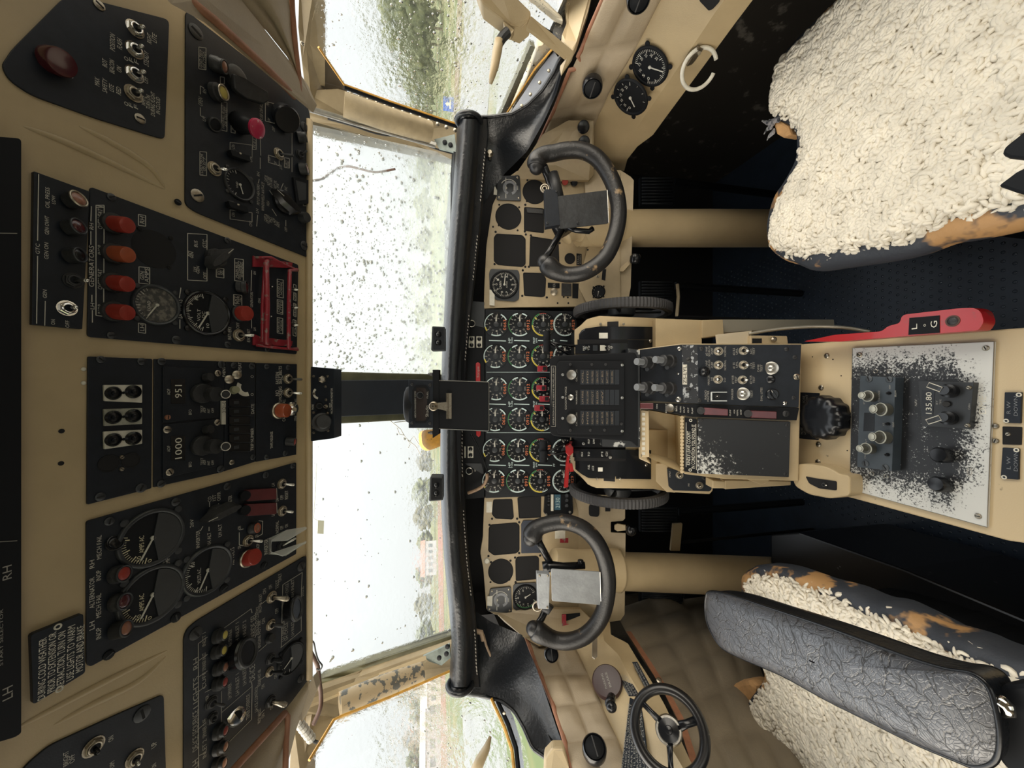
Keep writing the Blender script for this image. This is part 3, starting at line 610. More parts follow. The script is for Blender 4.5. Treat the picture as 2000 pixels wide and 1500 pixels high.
lt = thing('window_latch', q(940, 1460, .68), 'beige pointed pull handle in front of the left side window', 'latch')
b = MB(); b.tube([q(958, 1438, .68), q(950, 1462, .67), q(938, 1485, .66), (q(925, 1515, .65))], [.003, .009, .012, .013], 14, flat=.7); b.build('pull_handle', BEIGE, lt, smooth=True)
st = thing('window_track', q(1070, 1480, .7), 'beige casting below the left sliding window, in the lower corner', 'track')
b = MB(); slab(b, [(1080, 1462, .72), (1102, 1462, .72), (1112, 1500, .70), (1120, 1600, .66), (1060, 1600, .66), (1064, 1480, .72)], .02); b.build('sill_casting', BEIGE2, st, bevel=.004)
# broken wiring
cb = MB(); cb.tube(crom([q(600, 1262, .80), q(610, 1280, .81), q(620, 1300, .82), q(623, 1325, .82), q(627, 1360, .82), q(625, 1385, .81), (q(612, 1415, .80))]), .0045, 8)
tag(cb.build('wiring_loom', mat('brown_wire_sleeve', (.10, .055, .04), .5), smooth=True), 'brown wiring loom hanging over the corner of the left windscreen', 'cable')
cb = MB(); cb.tube(crom([q(602, 1252, .79), q(612, 1254, .79), q(617, 1275, .80), q(622, 1290, .80), q(629, 1300, .80), q(625, 1308, .80), q(618, 1306, .8)]), .0016, 6)
tag(cb.build('loose_wire', DUSTY, smooth=True), 'thin dark looped wire beside the brown loom, left windscreen', 'cable')
cb = MB(); cb.tube(crom([q(604, 353, .92), q(628, 350, .95), q(645, 338, .98), q(662, 328, 1.0), q(680, 325, 1.0), q(700, 329, 1.0), q(730, 336, 1.0), q(752, 334, 1.0), q(772, 330, 1.0)]), .0028, 8)
tag(cb.build('loose_wire', mat('brown_wire_sleeve', (.10, .055, .04), .5), smooth=True), 'brown bent wire reaching across the right windscreen', 'cable')
cn = thing('wrapped_connector', q(592, 1425, .8), 'white tape wrapped connector with a ring terminal below the left windscreen corner', 'connector')
b = MB(); a0, a1 = q(580, 1407, .79), q(608, 1443, .80)
for k in range(6): t = k / 5; b.lathe(a0.lerp(a1, t * .9), a1 - a0, [(.008, 0), (.0095, .002), (.0092, .007), (.0078, .009)], 12)
b.build('tape_wrap', mat('white_tape_wrap', (.55, .54, .50), .6, var=.4, vs=90, bump=.3), cn)
b = MB(); b.tube([q(606, 1441, .80), q(614, 1448, .80), q(620, 1450, .80)], .0035, 8); b.ring(q(626, 1451, .80), -FW, .0048, .0010); b.build('ring_terminal', DUSTY, cn)
# yellow stain and cracks low on the left windscreen
b = MB(); b.plate(F_WL, [(822, 840), (850, 838), (868, 845), (868, 868), (850, 876), (838, 880), (825, 870)], .02, -.03, -.009); tag(b.build('orange_rag', mat('orange_rag', (.85, .42, .05), .7, var=.4, vs=30), None), 'orange rag outside the left windscreen beside the clipboard', 'rag')
b = MB()
for L in ([(760, 820), (782, 838), (792, 855), (800, 862), (812, 872), (822, 890)], [(770, 825), (800, 822), (815, 830)], [(790, 850), (780, 848), (775, 835)], [(800, 862), (808, 852), (818, 868)], [(796, 860), (801, 868), (797, 875)]):
    b.tube([F_WL.hit(x, y, .001) for x, y in L], .0013, 6)
tag(b.build('sealant_trace', mat('clear_sealant', (.62, .62, .56), .2)), 'pale squiggle of sealant on the left windscreen near the centre post', 'sealant')
b = MB(); b.tube([F_WL.hit(x, y, .001) for x, y in ((618, 905), (616, 960), (612, 1012), (625, 1020), (626, 1028))], .0008, 5); b.plate(F_WL, [(621, 1016), (633, 1017), (632, 1043), (620, 1042)], 0, .0005, .002); tag(b.build('sensor_tab', mat('clear_tab', (.6, .62, .5), .4)), 'small pale sensor tab stuck to the top of the left windscreen', 'sensor')

# ---------------------------------------------------------------- padded head liner and side walls
def swell(rows, amt):
    return rows
hp = thing('headliner_pad', q(500, 80, .55), 'cream padded headliner beside the right overhead panel', 'lining')
b = MB()
A = [(330, -60, .43), (445, -10, .50), (520, 60, .57), (560, 110, .62), (590, 160, .67)]     # seam side along the panel
B_ = [(560, -220, .48), (570, -70, .57), (573, 15, .615), (578, 85, .645), (586, 172, .675)]
rows = []
for t in range(0, 13):
    k = t / 12 * 4; i = min(3, int(k)); f = k - i; row = []
    a = [A[i][j] * (1 - f) + A[i + 1][j] * f for j in range(3)]; c = [B_[i][j] * (1 - f) + B_[i + 1][j] * f for j in range(3)]
    for s in range(11):
        u = s / 10; D = a[2] * (1 - u) + c[2] * u - .016 * math.sin(math.pi * u) + (.010 if s == 3 else 0); row.append(q(a[0] * (1 - u) + c[0] * u, a[1] * (1 - u) + c[1] * u, D + .012))
    rows.append(row)
b.grid(rows); b.build('pad_cushion', CREAM, hp, smooth=True)
b = MB()
poly = [(340, -70, .43), (400, -25, .46), (445, 8, .50), (520, 92, .57), (575, 165, .64), (590, 190, .67), (556, 158, .62), (470, 75, .535), (400, 18, .47), (330, -30, .42)]
slab(b, [(330, -60, .42), (300, -30, .40), (372, 12, .45), (600, 205, .68), (608, 190, .69), (590, 150, .67), (440, -40, .50)], .02); b.build('pad_backing', CREAM, hp)
b = MB(); b.tube([q(*p) for p in ((345, -25, .445), (372, 2, .45), (420, 40, .482), (470, 86, .525), (520, 132, .575), (560, 172, .63), (574, 188, .655), (584, 182, .665), (583, 150, .66), (576, 90, .64), (570, 20, .62), (566, -60, .58))], .0052, 10); b.build('pad_piping', PIPING, hp, smooth=True)
hp = thing('headliner_pad', q(520, 1450, .6), 'cream padded headliner beside the left overhead panel', 'lining')
b = MB(); rows = []
A = [(600, 1330, .69), (570, 1370, .66), (520, 1430, .60), (450, 1500, .53), (380, 1580, .45)]; B_ = [(604, 1360, .70), (580, 1420, .68), (560, 1500, .64), (530, 1580, .58), (480, 1660, .50)]
for t in range(13):
    k = t / 12 * 4; i = min(3, int(k)); f = k - i; a = [A[i][j] * (1 - f) + A[i + 1][j] * f for j in range(3)]; c = [B_[i][j] * (1 - f) + B_[i + 1][j] * f for j in range(3)]
    rows.append([q(a[0] * (1 - s / 8) + c[0] * s / 8, a[1] * (1 - s / 8) + c[1] * s / 8, a[2] * (1 - s / 8) + c[2] * s / 8 + .012 - .014 * math.sin(math.pi * s / 8)) for s in range(9)])
b.grid(rows); b.build('pad_cushion', CREAM, hp, smooth=True)
b = MB(); b.tube([q(*p) for p in ((556, 1393, .645), (520, 1433, .60), (468, 1490, .545), (420, 1545, .50))], .0052, 10); b.tube([q(*p) for p in ((556, 1393, .645), (562, 1400, .65), (559, 1450, .64), (556, 1560, .60))], .0045, 10); b.build('pad_piping', PIPING, hp, smooth=True)
slab_b = MB(); slab(slab_b, [(612, 1322, .70), (618, 1345, .71), (590, 1410, .70), (575, 1395, .67), (590, 1360, .69)], .015); slab_b.build('pad_end', CREAM, hp)

def station(px, back=None):
    """one long line of a side wall: pixels with side distance X, led backwards at the first point's height"""
    pts = [qX(x, y, X) for x, y, X in px]; p0 = pts[0].copy(); d = (pts[0] - pts[1]).normalized()
    far = V3((p0.x, -.9, p0.z)); return [far, far.lerp(p0, .5)] + pts
def resamp(pts, n):
    L = [0]
    for i in range(1, len(pts)): L.append(L[-1] + (pts[i] - pts[i - 1]).length)
    out_ = []
    for k in range(n):
        t = L[-1] * k / (n - 1); i = max(j for j in range(len(L)) if L[j] <= t + 1e-9); i = min(i, len(pts) - 2)
        f = (t - L[i]) / max(1e-9, L[i + 1] - L[i]); out_.append(pts[i].lerp(pts[i + 1], f))
    return out_
R_lip = station([(1469, 0, .60), (1370, 135, .60), (1290, 243, .60), (1270, 271, .60), (1245, 286, .595), (1227, 305, .59), (1219, 334, .585)])
R_rdg = station([(1413, 0, .60), (1325, 132, .60), (1255, 233, .60), (1236, 262, .60), (1216, 282, .595), (1207, 300, .59), (1200, 330, .585)])
R_bor = station([(1289, 0, .655), (1240, 95, .65), (1190, 180, .645), (1171, 221, .64), (1165, 235, .63), (1158, 255, .62), (1152, 300, .61)])
R_pip = station([(1175, 0, .685), (1128, 110, .68), (1085, 205, .66), (1062, 255, .65), (1048, 285, .64), (1040, 300, .635), (1036, 312, .63)])
rw = thing('side_console', V3((.6, .4, .9)), 'beige right side console shelf holding two round gauges and a ring hook', 'console')
n = 40
ri = [resamp(s, n) for s in (R_lip, R_rdg, R_bor)]
b = MB(); under = [p + V3((.10, .0, -.004)) for p in ri[0]]; b.grid([under, ri[0], ri[1], ri[2], [p + V3((.02, 0, .0)) for p in ri[2]]]); b.build('console_skin', BEIGE, rw, autos=25)
pad = thing('padded_sidewall', V3((.66, .4, 1.0)), 'cream quilted sidewall pad with tan piping below the right side window', 'lining')
bor = resamp(R_bor, 181); pip = resamp(R_pip, 181); rows = []
for s in range(33):
    u = s / 32; row = []
    for i in range(181):
        p = bor[i].lerp(pip[i], u); seam = min((i + 3) % 14, 14 - (i + 3) % 14) / 7; sv = abs(u - .52) / .25
        puff = .012 * min(1, seam * 1.6) ** .6 * min(1, sv * 1.2) ** .5 * math.sin(math.pi * min(1, max(0, u))) ** .35
        nz = mnoise.noise(p * 18) * .003
        row.append(p + V3((-1, 0, .25)) * (puff + nz + .004))
    rows.append(row)
b = MB(); b.grid(rows); b.build('pad_cushion', CREAM, pad, smooth=True)
b = MB(); b.tube([qX(x, y, X) + V3((-.004, 0, 0)) for x, y, X in ((1240, -140, .69), (1175, 0, .685), (1152, 52, .683), (1136, 92, .68), (1129, 106, .678), (1136, 116, .675), (1130, 130, .672), (1113, 133, .672), (1106, 150, .67), (1085, 205, .66), (1062, 255, .65), (1040, 303, .64))], .0045, 10); b.build('pad_piping', PIPING, pad, smooth=True)
# round vents set in the pads
def vent(par_label, P, N, r, name='air_vent'):
    o = thing(name, P, par_label, 'vent'); b = MB(); b.lathe(P, N, [(r, -.01), (r, .004), (r * .9, .008), (r * .82, .006), (r * .8, -.004)], 28); b.build('vent_bezel', BLKG, o, autos=40)
    f = frame3(P, N); b = MB(); b.lathe(P, N, [(r * .8, .001), (r * .78, .006), (r * .3, .010)], 24); b.mi(1); b.bar(f, -r * .7, 0, r * .7, 0, r * .10, .010, .012); b.build('vent_flap', [BLKM, DUSTY], o, autos=40)
vent('black round air vent in the cream pad below the right side window', qX(1157, 170, .622), V3((-1, -.5, .2)), .021)
vent('black round vent knob at the upper edge of the right sidewall pad', qX(1247, -2, .632), V3((-1, -.5, .2)), .019)
# two gauges in the right console
def conframe(x, y, X, N): return frame3(qX(x, y, X), N)
f1 = plane3(qX(1413, 0, .60), qX(1236, 262, .60), qX(1240, 95, .65))
NUM = [(.62 * math.cos(math.radians(210 - 30 * k)), .62 * math.sin(math.radians(210 - 30 * k)), .16, .16, str(5 * k)) for k in range(8)]
def loose_gauge(label, fr, x, y, r, **k):
    o = thing('round_gauge', fr.hit(x, y), label, 'gauge'); gauge(o, fr, x, y, r, name='gauge_case', **k); return o
loose_gauge('round gauge with fine scale, the larger of two in the right console', f1, 1270, 130, 37, needle=(-62, .8), scale=(120, -150), ticks=40, names=NUM, bezel=BLKM, w=.004)
loose_gauge('round gauge with short needles, the smaller of two in the right console', f1, 1232, 190, 32, needle=(-115, .55), scale=(200, -60), ticks=8, names=NUM[:6], bezel=BLKM, w=.020)
# ring hook
hk = thing('ring_hook', qX(1363, 120, .6), 'cream open ring hook on a bent bracket at the console edge', 'hook')
b = MB(); c = qX(1365, 135, .575); b.ring(c, V3((-.75, -.65, .1)), .030, .0035, n=40, a0=-55, a1=268, fr=frame3(c, V3((-.70, -.70, .1)))); b.build('ring_loop', WHT2, hk, smooth=True)
b = MB(); b.prism([qX(1362, 88, .597), qX(1372, 92, .597), qX(1350, 122, .597), qX(1340, 126, .597)], V3((-.006, -.003, 0))); b.tube([qX(1358, 104, .595), qX(1366, 104, .585)], .003, 8); b.build('hook_bracket', BRASS, hk)
# black recess in the console near the frame's upper edge
b = MB(); b.plate(f1, [(1366, -40), (1405, -20), (1405, 4), (1392, 18), (1384, 21), (1366, 2)], .002, .0005, .002); tag(b.build('console_recess', VOID), 'black pointed cut-out in the right console at the frame edge', 'recess')

# ---------------------------------------------------------------- left side wall
L_pip = [qX(x, y, -X) for x, y, X in ((1025, 1240, .64), (1052, 1312, .67), (1080, 1380, .69), (1100, 1440, .70), (1115, 1500, .71), (1140, 1580, .72))]
L_bor = [qX(x, y, -X) for x, y, X in ((1108, 1235, .63), (1152, 1325, .66), (1175, 1380, .66), (1202, 1437, .67), (1227, 1497, .67), (1260, 1580, .68))]
pad = thing('padded_sidewall', V3((-.66, .4, 1.0)), 'cream quilted sidewall pad with tan piping below the left side window', 'lining')
pip = resamp(L_pip, 91); bor = resamp(L_bor, 91); rows = []
for s in range(31):
    u = s / 30; row = []
    for i in range(91):
        p = bor[i].lerp(pip[i], u); seam = min((i + 8) % 18, 18 - (i + 8) % 18) / 9; sv = abs(u - .5) / .25
        row.append(p + V3((1, 0, .25)) * (.010 * min(1, seam * 1.6) ** .6 * min(1, sv * 1.2) ** .5 * math.sin(math.pi * u) ** .35 + mnoise.noise(p * 18) * .004 + .004))
    rows.append(row)
b = MB(); b.grid(rows); b.build('pad_cushion', CREAM, pad, smooth=True)
b = MB(); b.tube([p + V3((.004, 0, 0)) for p in pip], .005, 10); b.build('pad_piping', PIPING, pad, smooth=True)
vent('black round air vent in the cream pad below the left side window', qX(1161, 1462, -.64), V3((1, -.5, .2)), .021)
vent('small black round vent in the left pad, just under the control wheel', qX(1077, 1278, -.61), V3((.5, -1, .2)), .016)
L1 = [(1175, 1215, .60), (1180, 1252, .60), (1208, 1278, .60), (1225, 1312, .60), (1245, 1345, .60), (1290, 1425, .60), (1340, 1510, .60), (1400, 1620, .60)]
L0 = [(1191, 1215, .60), (1193, 1240, .60), (1226, 1256, .60), (1245, 1288, .60), (1272, 1330, .60), (1300, 1380, .60), (1350, 1490, .60), (1420, 1620, .60)]
lw = thing('side_console', V3((-.6, .5, .9)), 'beige left side console shelf carrying placards beside the nosewheel tiller', 'console')
r0 = resamp([qX(x, y, -X) for x, y, X in L0], 40); r1 = resamp([qX(x, y, -X) for x, y, X in L1], 40)
bb = resamp([qX(x, y, -X) for x, y, X in ((1105, 1215, .63), (1108, 1235, .63), (1152, 1325, .66), (1175, 1380, .66), (1202, 1437, .67), (1227, 1497, .67), (1260, 1580, .68))], 40)
b = MB(); b.grid([[p + V3((-.03, 0, -.004)) for p in r0], r0, r1, [p + V3((0, 0, 0)) for p in bb], [p + V3((-.02, 0, 0)) for p in bb]]); b.build('console_skin', BEIGE, lw, autos=25)
qw = thing('quilted_sidewall', V3((-.68, .6, .7)), 'taupe quilted lining with a tan strap below the left side console', 'lining')
TOP = resamp([qX(x, y, -X) for x, y, X in ((1200, 1190, .66), (1230, 1250, .665), (1290, 1340, .67), (1330, 1420, .67), (1400, 1560, .67))], 49)
BOT = resamp([qX(x, y, -X) for x, y, X in ((1420, 1120, .78), (1450, 1200, .76), (1480, 1290, .72), (1520, 1400, .70), (1600, 1560, .68))], 49)
rows = []
for s in range(33):
    u = s / 32; row = []
    for i in range(49):
        p = TOP[i].lerp(BOT[i], u); a = min(i % 8, 8 - i % 8) / 4; c = min(s % 8, 8 - s % 8) / 4
        row.append(p + V3((1, -.2, .1)) * (.011 * min(1, a * 1.3) ** .5 * min(1, c * 1.3) ** .5 + mnoise.noise(p * 9) * .006))
    rows.append(row)
b = MB(); b.grid(rows); b.build('quilt_panel', QUILT, qw, smooth=True)
b = MB(); st_ = [qX(x, y, -.655) for x, y in ((1228, 1238), (1268, 1300), (1300, 1352), (1330, 1410), (1352, 1480), (1370, 1560))]; b.grid([[p + V3((.006, 0, -.006)) for p in st_], [p + V3((.008, 0, .008)) for p in st_]]); b.build('tan_strap', PIPING, qw)
b = MB(); b.lathe(qX(1287, 1330, -.645), V3((1, -.4, .1)), [(.006, 0), (.006, .003), (.003, .004)], 14); b.build('strap_stud', BRASS, qw)
f2 = plane3(qX(1208, 1278, -.60), qX(1340, 1510, -.60), qX(1175, 1380, -.66))
def placard(name, fr, px, label, lines, h, th=.001, r=.002, m=BLK, ink=DIM, cat='placard'):
    o = panel(name, fr, px, label, cat, r, th, m); fp = fr.off(th); b = MB()
    for it in lines: b.text(fp, *it)
    b.build('lettering', ink, o); return o
def tline(b, fr, xs, ys, x1s, y1s, txt, hh, lift=.0014):
    a = V3(fr.uv(xs, ys) + (0,)); c = V3(fr.uv(x1s, y1s) + (0,)); T = text_mesh(txt); vs, fs, bw = T; d = c - a; L = d.length; d.normalize(); p = V3((-d.y, d.x, 0))
    b.add([fr.P(*((a + d * (vx * L / bw) + p * (vy * hh / .72)).xy), lift) for vx, vy in vs], fs)
def slant_placard(px, label, rows_, hh, th=.001, ink=DIM, fr=f2):
    """a placard lying along the left console: px is its four corners, text runs from edge 1-0 down to edge 2-3"""
    o = panel('placard', fr, px, label, 'placard', .0015, th); b = MB(); n = len(rows_)
    for k, t in enumerate(rows_):
        u = (k + .72) / n; m0 = (px[0][0] * (1 - u) + px[1][0] * u, px[0][1] * (1 - u) + px[1][1] * u); m1 = (px[3][0] * (1 - u) + px[2][0] * u, px[3][1] * (1 - u) + px[2][1] * u)
        A = (m0[0] * .93 + m1[0] * .07, m0[1] * .93 + m1[1] * .07); B = (m0[0] * .07 + m1[0] * .93, m0[1] * .07 + m1[1] * .93)
        tline(b, fr, *B, *A, t, hh)
    b.build('lettering', ink, o); return o
slant_placard([(1234, 1293), (1244, 1292), (1272, 1344), (1262, 1348)][::1], 'narrow black placard on the left console nearest the quilted lining', ['NOSE WHEEL STEERING', 'MAX 45 DEG TAXI'], .003)
slant_placard([(1203, 1313), (1222, 1313), (1250, 1360), (1228, 1360)], 'black placard on the left console beside the brown cap', ['EMERGENCY AIR', 'BRAKE SYSTEM', 'DO NOT MODULATE', 'IN FLIGHT'], .0035)
slant_placard([(1145, 1262), (1152, 1262), (1180, 1298), (1166, 1303)], 'small black placard under the steel tag by the left wheel', ['TAXI', 'LIGHT'], .004)
o = slant_placard([(1230, 1362), (1252, 1372), (1270, 1520), (1211, 1520)], 'large black placard dense with small print beside the tiller wheel', ['CAUTION BEFORE EACH FLIGHT', 'CHECK FUEL QUANTITY', 'HYDRAULIC PRESSURE NORMAL', 'GEAR HANDLE DOWN', 'TILLER CENTRED', 'BRAKES PARKED SET', 'TRIM TABS NEUTRAL', 'FLAPS UP LOCKED', 'DOORS CLOSED'], .004)
b = MB(); b.prism([qX(x, y, -.59) for x, y in ((1156, 1243), (1161, 1241), (1166, 1243), (1166, 1284), (1161, 1288), (1156, 1284))], V3((.003, -.002, 0))); tag(b.build('steel_tag', mat('dull_plate', (.40, .36, .30), .5, metal=.3), bevel=.0005), 'narrow pale metal tag hanging below the left control wheel', 'tag')
# brown cap with lever on the left console
cp = thing('filler_cap', qX(1186, 1340, -.61), 'dark brown round cap with a stub lever on the left side console', 'cap')
P = qX(1187, 1335, -.625); N = V3((.78, -.5, .35)); b = MB(); b.lathe(P, N, [(.030, 0), (.031, .012), (.028, .018), (.010, .020)], 28); b.build('cap_body', mat('oxblood_plastic', (.030, .012, .014), .4), cp, autos=40)
f = frame3(P + N.normalized() * .020, N); b = MB()
for k, t in enumerate(('PARKING', 'BRAKE')): vs, fs, bw = text_mesh(t); b.add([f.P(-.013 + x * .026 / bw, .004 - k * .009 + y * .006, .0006) for x, y in vs], fs)
b.build('lettering', DIM, cp)
b = MB(); b.tube([qX(1195, 1362, -.605), qX(1190, 1376, -.60)], .0085, 12); b.ball(qX(1194, 1380, -.598), .010); b.build('cap_lever', BLKG, cp, smooth=True)
# tiller wheel
tw = thing('tiller_wheel', q(1306, 1426, .62), 'small black three-spoke nosewheel tiller on the left sidewall', 'wheel')
c = q(1306, 1426, .60); N = V3((.62, -.60, .42)); f = frame3(c, N); R = .051
b = MB(); b.ring(c, N, R, .0078, n=64, m=10, fr=f)
b.build('wheel_rim', mat('chipped_black_rim', (.008, .008, .009), .3, col2=(.45, .43, .38), vs=70, ramp=(.70, .73)), tw, smooth=True)
for a in (35, 160, 275):
    r_ = math.radians(a); d = f.U * math.cos(r_) + f.V * math.sin(r_); b = MB(); b.tube([c + d * .012, c + d * .03, c + d * (R - .002)], [.008, .0055, .006], 10, flat=.6); b.build('wheel_spoke', BLKG, tw, smooth=True)
b = MB(); b.lathe(c - N.normalized() * .012, N, [(.020, 0), (.020, .012), (.018, .016)], 24); b.mi(1); b.lathe(c, N, [(.016, .004), (.015, .010), (.006, .012), (.005, .016), (.001, .017)], 20); b.build('wheel_hub', [STEEL, BLKG], tw, autos=40)
# ================================================================ overhead panels
F = F_OH
hs = thing('overhead_console', F.hit(300, 780), 'beige overhead console that carries all the black overhead switch panels', 'console')
b = MB(); b.plate(F, [(607, 222), (602, 192), (440, 38), (345, -45), (-60, -260), (-60, 1760), (380, 1600), (520, 1445), (603, 1350), (607, 1330)], .004, -.035, 0.); b.build('console_face', BEIGE, hs, bevel=.004)
b = MB()                                                     # pressed ridges either side
for L in ([(40, 245), (120, 275), (220, 320), (325, 372)], [(150, 245), (220, 280), (290, 325), (322, 368)], [(25, 1425), (120, 1375), (230, 1318), (330, 1268)], [(100, 1418), (180, 1375), (270, 1330), (325, 1280)]):
    P = crom([F.hit(x, y, -.001) for x, y in L], 8); n = len(P); b = MB(); b.tube(P, [.0005 + .0035 * math.sin(math.pi * i / (n - 1)) ** .6 for i in range(n)], 12, flat=1.); b.build('pressed_ridge', BEIGE, hs, smooth=True)
b = MB(); b.tube([F.hit(604, y, .003) for y in (235, 700, 1325)], .006, 12); b.build('console_lip', BEIGE, hs, smooth=True)
b = MB()
for x, y in ((120, 842), (119, 905)): b.lathe(F.hit(x, y), F.N, [(.0025, 0), (.0025, .0004)], 12)
b.build('rivet_hole', VOID, hs)
TP = .0025
def fp_(): return F.off(TP)
G = fp_()
# --- corner panel, right
p = panel('overhead_switch_panel', F, [(3, 128), (24, 96), (126, -6), (168, -4), (331, 38), (322, 272), (300, 266), (190, 232), (62, 186), (18, 156)], 'black corner overhead panel with beacon and safety light switches, frame top left', r=.008)
lamp(p, G, 100, 118, 122, 122, 24, .016, DRL, name='indicator_lamp', r0=22)
for (x, y, tx, ty) in ((263, 57, 279, 52), (262, 98, 277, 90), (262, 145, 281, 140), (260, 183, 276, 177)): toggle(p, G, x, y, tx, ty, .012, 15, CHROME if ty != 177 else BRASS)
screw(p, G, 193, 10, 9, BRASS); screw(p, G, 273, 232, 9, BRASS)
letters(p, G, [(138, 152, 120, 'OVERHEAT', 8), (219, 98, 66, 'POSITION', 8), (233, 95, 76, 'FLASH', 8), (285, 128, 100, 'STEADY', 8), (204, 130, 116, 'ROT', 8), (218, 142, 117, 'BEACON', 8), (232, 140, 130, 'ON', 8), (284, 162, 150, 'OFF', 8), (189, 167, 152, 'MAX', 8), (204, 180, 154, 'SAFETY', 8), (217, 178, 165, 'LITE', 8), (231, 184, 170, 'RED', 8), (280, 206, 187, 'WHITE', 7), (289, 213, 186, 'TURN ON', 7), (298, 226, 180, 'DURING FLIGHT', 7), (308, 222, 190, 'IN CLOUD', 7), (246, 118, 111, 'O', 7), (256, 121, 114, 'F', 7), (266, 124, 117, 'F', 7), (246, 206, 199, 'O', 7), (255, 209, 202, 'F', 7), (265, 212, 205, 'F', 7), (291, 84, 66, 'RIGHT', 7), (301, 82, 66, 'LITE', 7)])
# --- corner panel, left
p = panel('overhead_switch_panel', F, [(320, 1356), (326, 1560), (-40, 1640), (28, 1530), (48, 1497), (95, 1457), (230, 1395)], 'black corner overhead panel with dark switches, frame bottom left', r=.006)
toggle(p, G, 182, 1458, 190, 1470, .012, 17, BRASS, BLKG); toggle(p, G, 262, 1480, 270, 1492, .012, 15, BRASS, STEEL)
screw(p, G, 277, 1394, 14, GREYP); b = MB(); b.lathe(G.hit(278, 1394), G.N, [(.0, 0), (.012, .0002), (.012, .0004)], 24)
letters(p, G, [(128, 1496, 1468, 'BRIGHT', 8), (140, 1490, 1474, 'OFF', 8), (216, 1448, 1438, 'ON', 8), (300, 1460, 1450, 'UP', 8), (218, 1500, 1488, 'DIM', 7), (300, 1500, 1492, 'DN', 7)])
# --- black box at the frame's left edge
p = panel('overhead_annunciator_box', F, [(42, 270), (42, 1432), (30, 1440), (-70, 1470), (-70, 262)], 'long dark annunciator box across the top of the overhead console', r=.004, th=.012, m=BLKM)
H = F.off(.012)
letters(p, H, [(13, 1132, 1105, 'RH', 17), (14, 1366, 1342, 'LH', 17), (2, 1300, 1190, 'START SELECTOR', 6)], DIM, extra=lambda b: [b.pbar(H, -30, 455, 33, 456, 1.2), b.pbar(H, -30, 1060, 33, 1056, 1.2)])
# --- GTC panel
p = panel('overhead_switch_panel', F, [(66, 334), (176, 374), (161, 643), (62, 634)], 'small black overhead panel headed GTC with three lights and two switches', r=.001, th=.005); K = F.off(.005)
def gx(b):
    b.pbar(K, 75, 340, 73, 470, 1.2); b.pbar(K, 73, 500, 71, 632, 1.2); b.pbar(K, 88, 588, 87, 636, 1.0)
letters(p, K, [(73, 496, 476, 'GTC', 8), (92, 406, 366, 'OIL PRESS', 8), (104, 398, 382, 'LOW', 7), (91, 458, 422, 'GEN OVHT', 8), (90, 506, 474, 'GEN ON', 8), (87, 582, 566, 'GEN', 8), (103, 634, 624, 'ON', 8), (131, 640, 626, 'OFF', 8)], WHT, extra=gx)
lamp(p, K, 136, 394, 154, 388, 14, .010, COPL, bezel=BRASS, r0=15); lamp(p, K, 134, 446, 154, 442, 14, .010, DRL, bezel=GREYP, r0=15); lamp(p, K, 134, 500, 157, 498, 13, .010, BLKG, bezel=GREYP, r0=14)
toggle(p, K, 142, 548, 170, 548, .016, 15, DUSTY, STEEL); toggle(p, K, 130, 602, 148, 600, .012, 15, CHROME, CHROME)
# --- generator panel
p = panel('overhead_instrument_panel', F, [(176, 364), (583, 517), (580, 692), (171, 658)], 'black overhead generator panel with four red lamps and a red switch guard', r=.004)
def gx(b):
    b.pbar(G, 178, 403, 177, 432, 1.2); b.pbar(G, 177, 452, 177, 478, 1.2); b.pbar(G, 179, 576, 179, 590, 1.2); b.pbar(G, 180, 606, 180, 630, 1.2); b.pframe(G, 187, 401, 203, 405, 1.1)
    for c in (((187, 401), (203, 405)), ((203, 405), (202, 618)), ((202, 618), (187, 616)), ((187, 616), (187, 401))): b.pbar(G, *c[0], *c[1], 1.2)
    for x0, y0, x1, y1 in ((270, 419, 284, 440), (270, 631, 284, 649), (271, 521, 292, 553), (366, 456, 404, 547), (458, 505, 475, 548), (456, 575, 472, 596), (541, 545, 553, 580), (541, 585, 552, 612), (541, 620, 552, 650), (573, 555, 578, 562), (573, 571, 578, 586), (573, 592, 578, 617), (572, 624, 578, 655), (422, 523, 437, 541)): b.pframe(G, x0, y0, x1, y1, 1.0, 2)
    b.pbar(G, 353, 562, 350, 582, 1.2); b.pbar(G, 351, 624, 351, 642, 1.2); b.pbar(G, 491, 528, 490, 568, 1.); b.pbar(G, 490, 602, 491, 641, 1.)
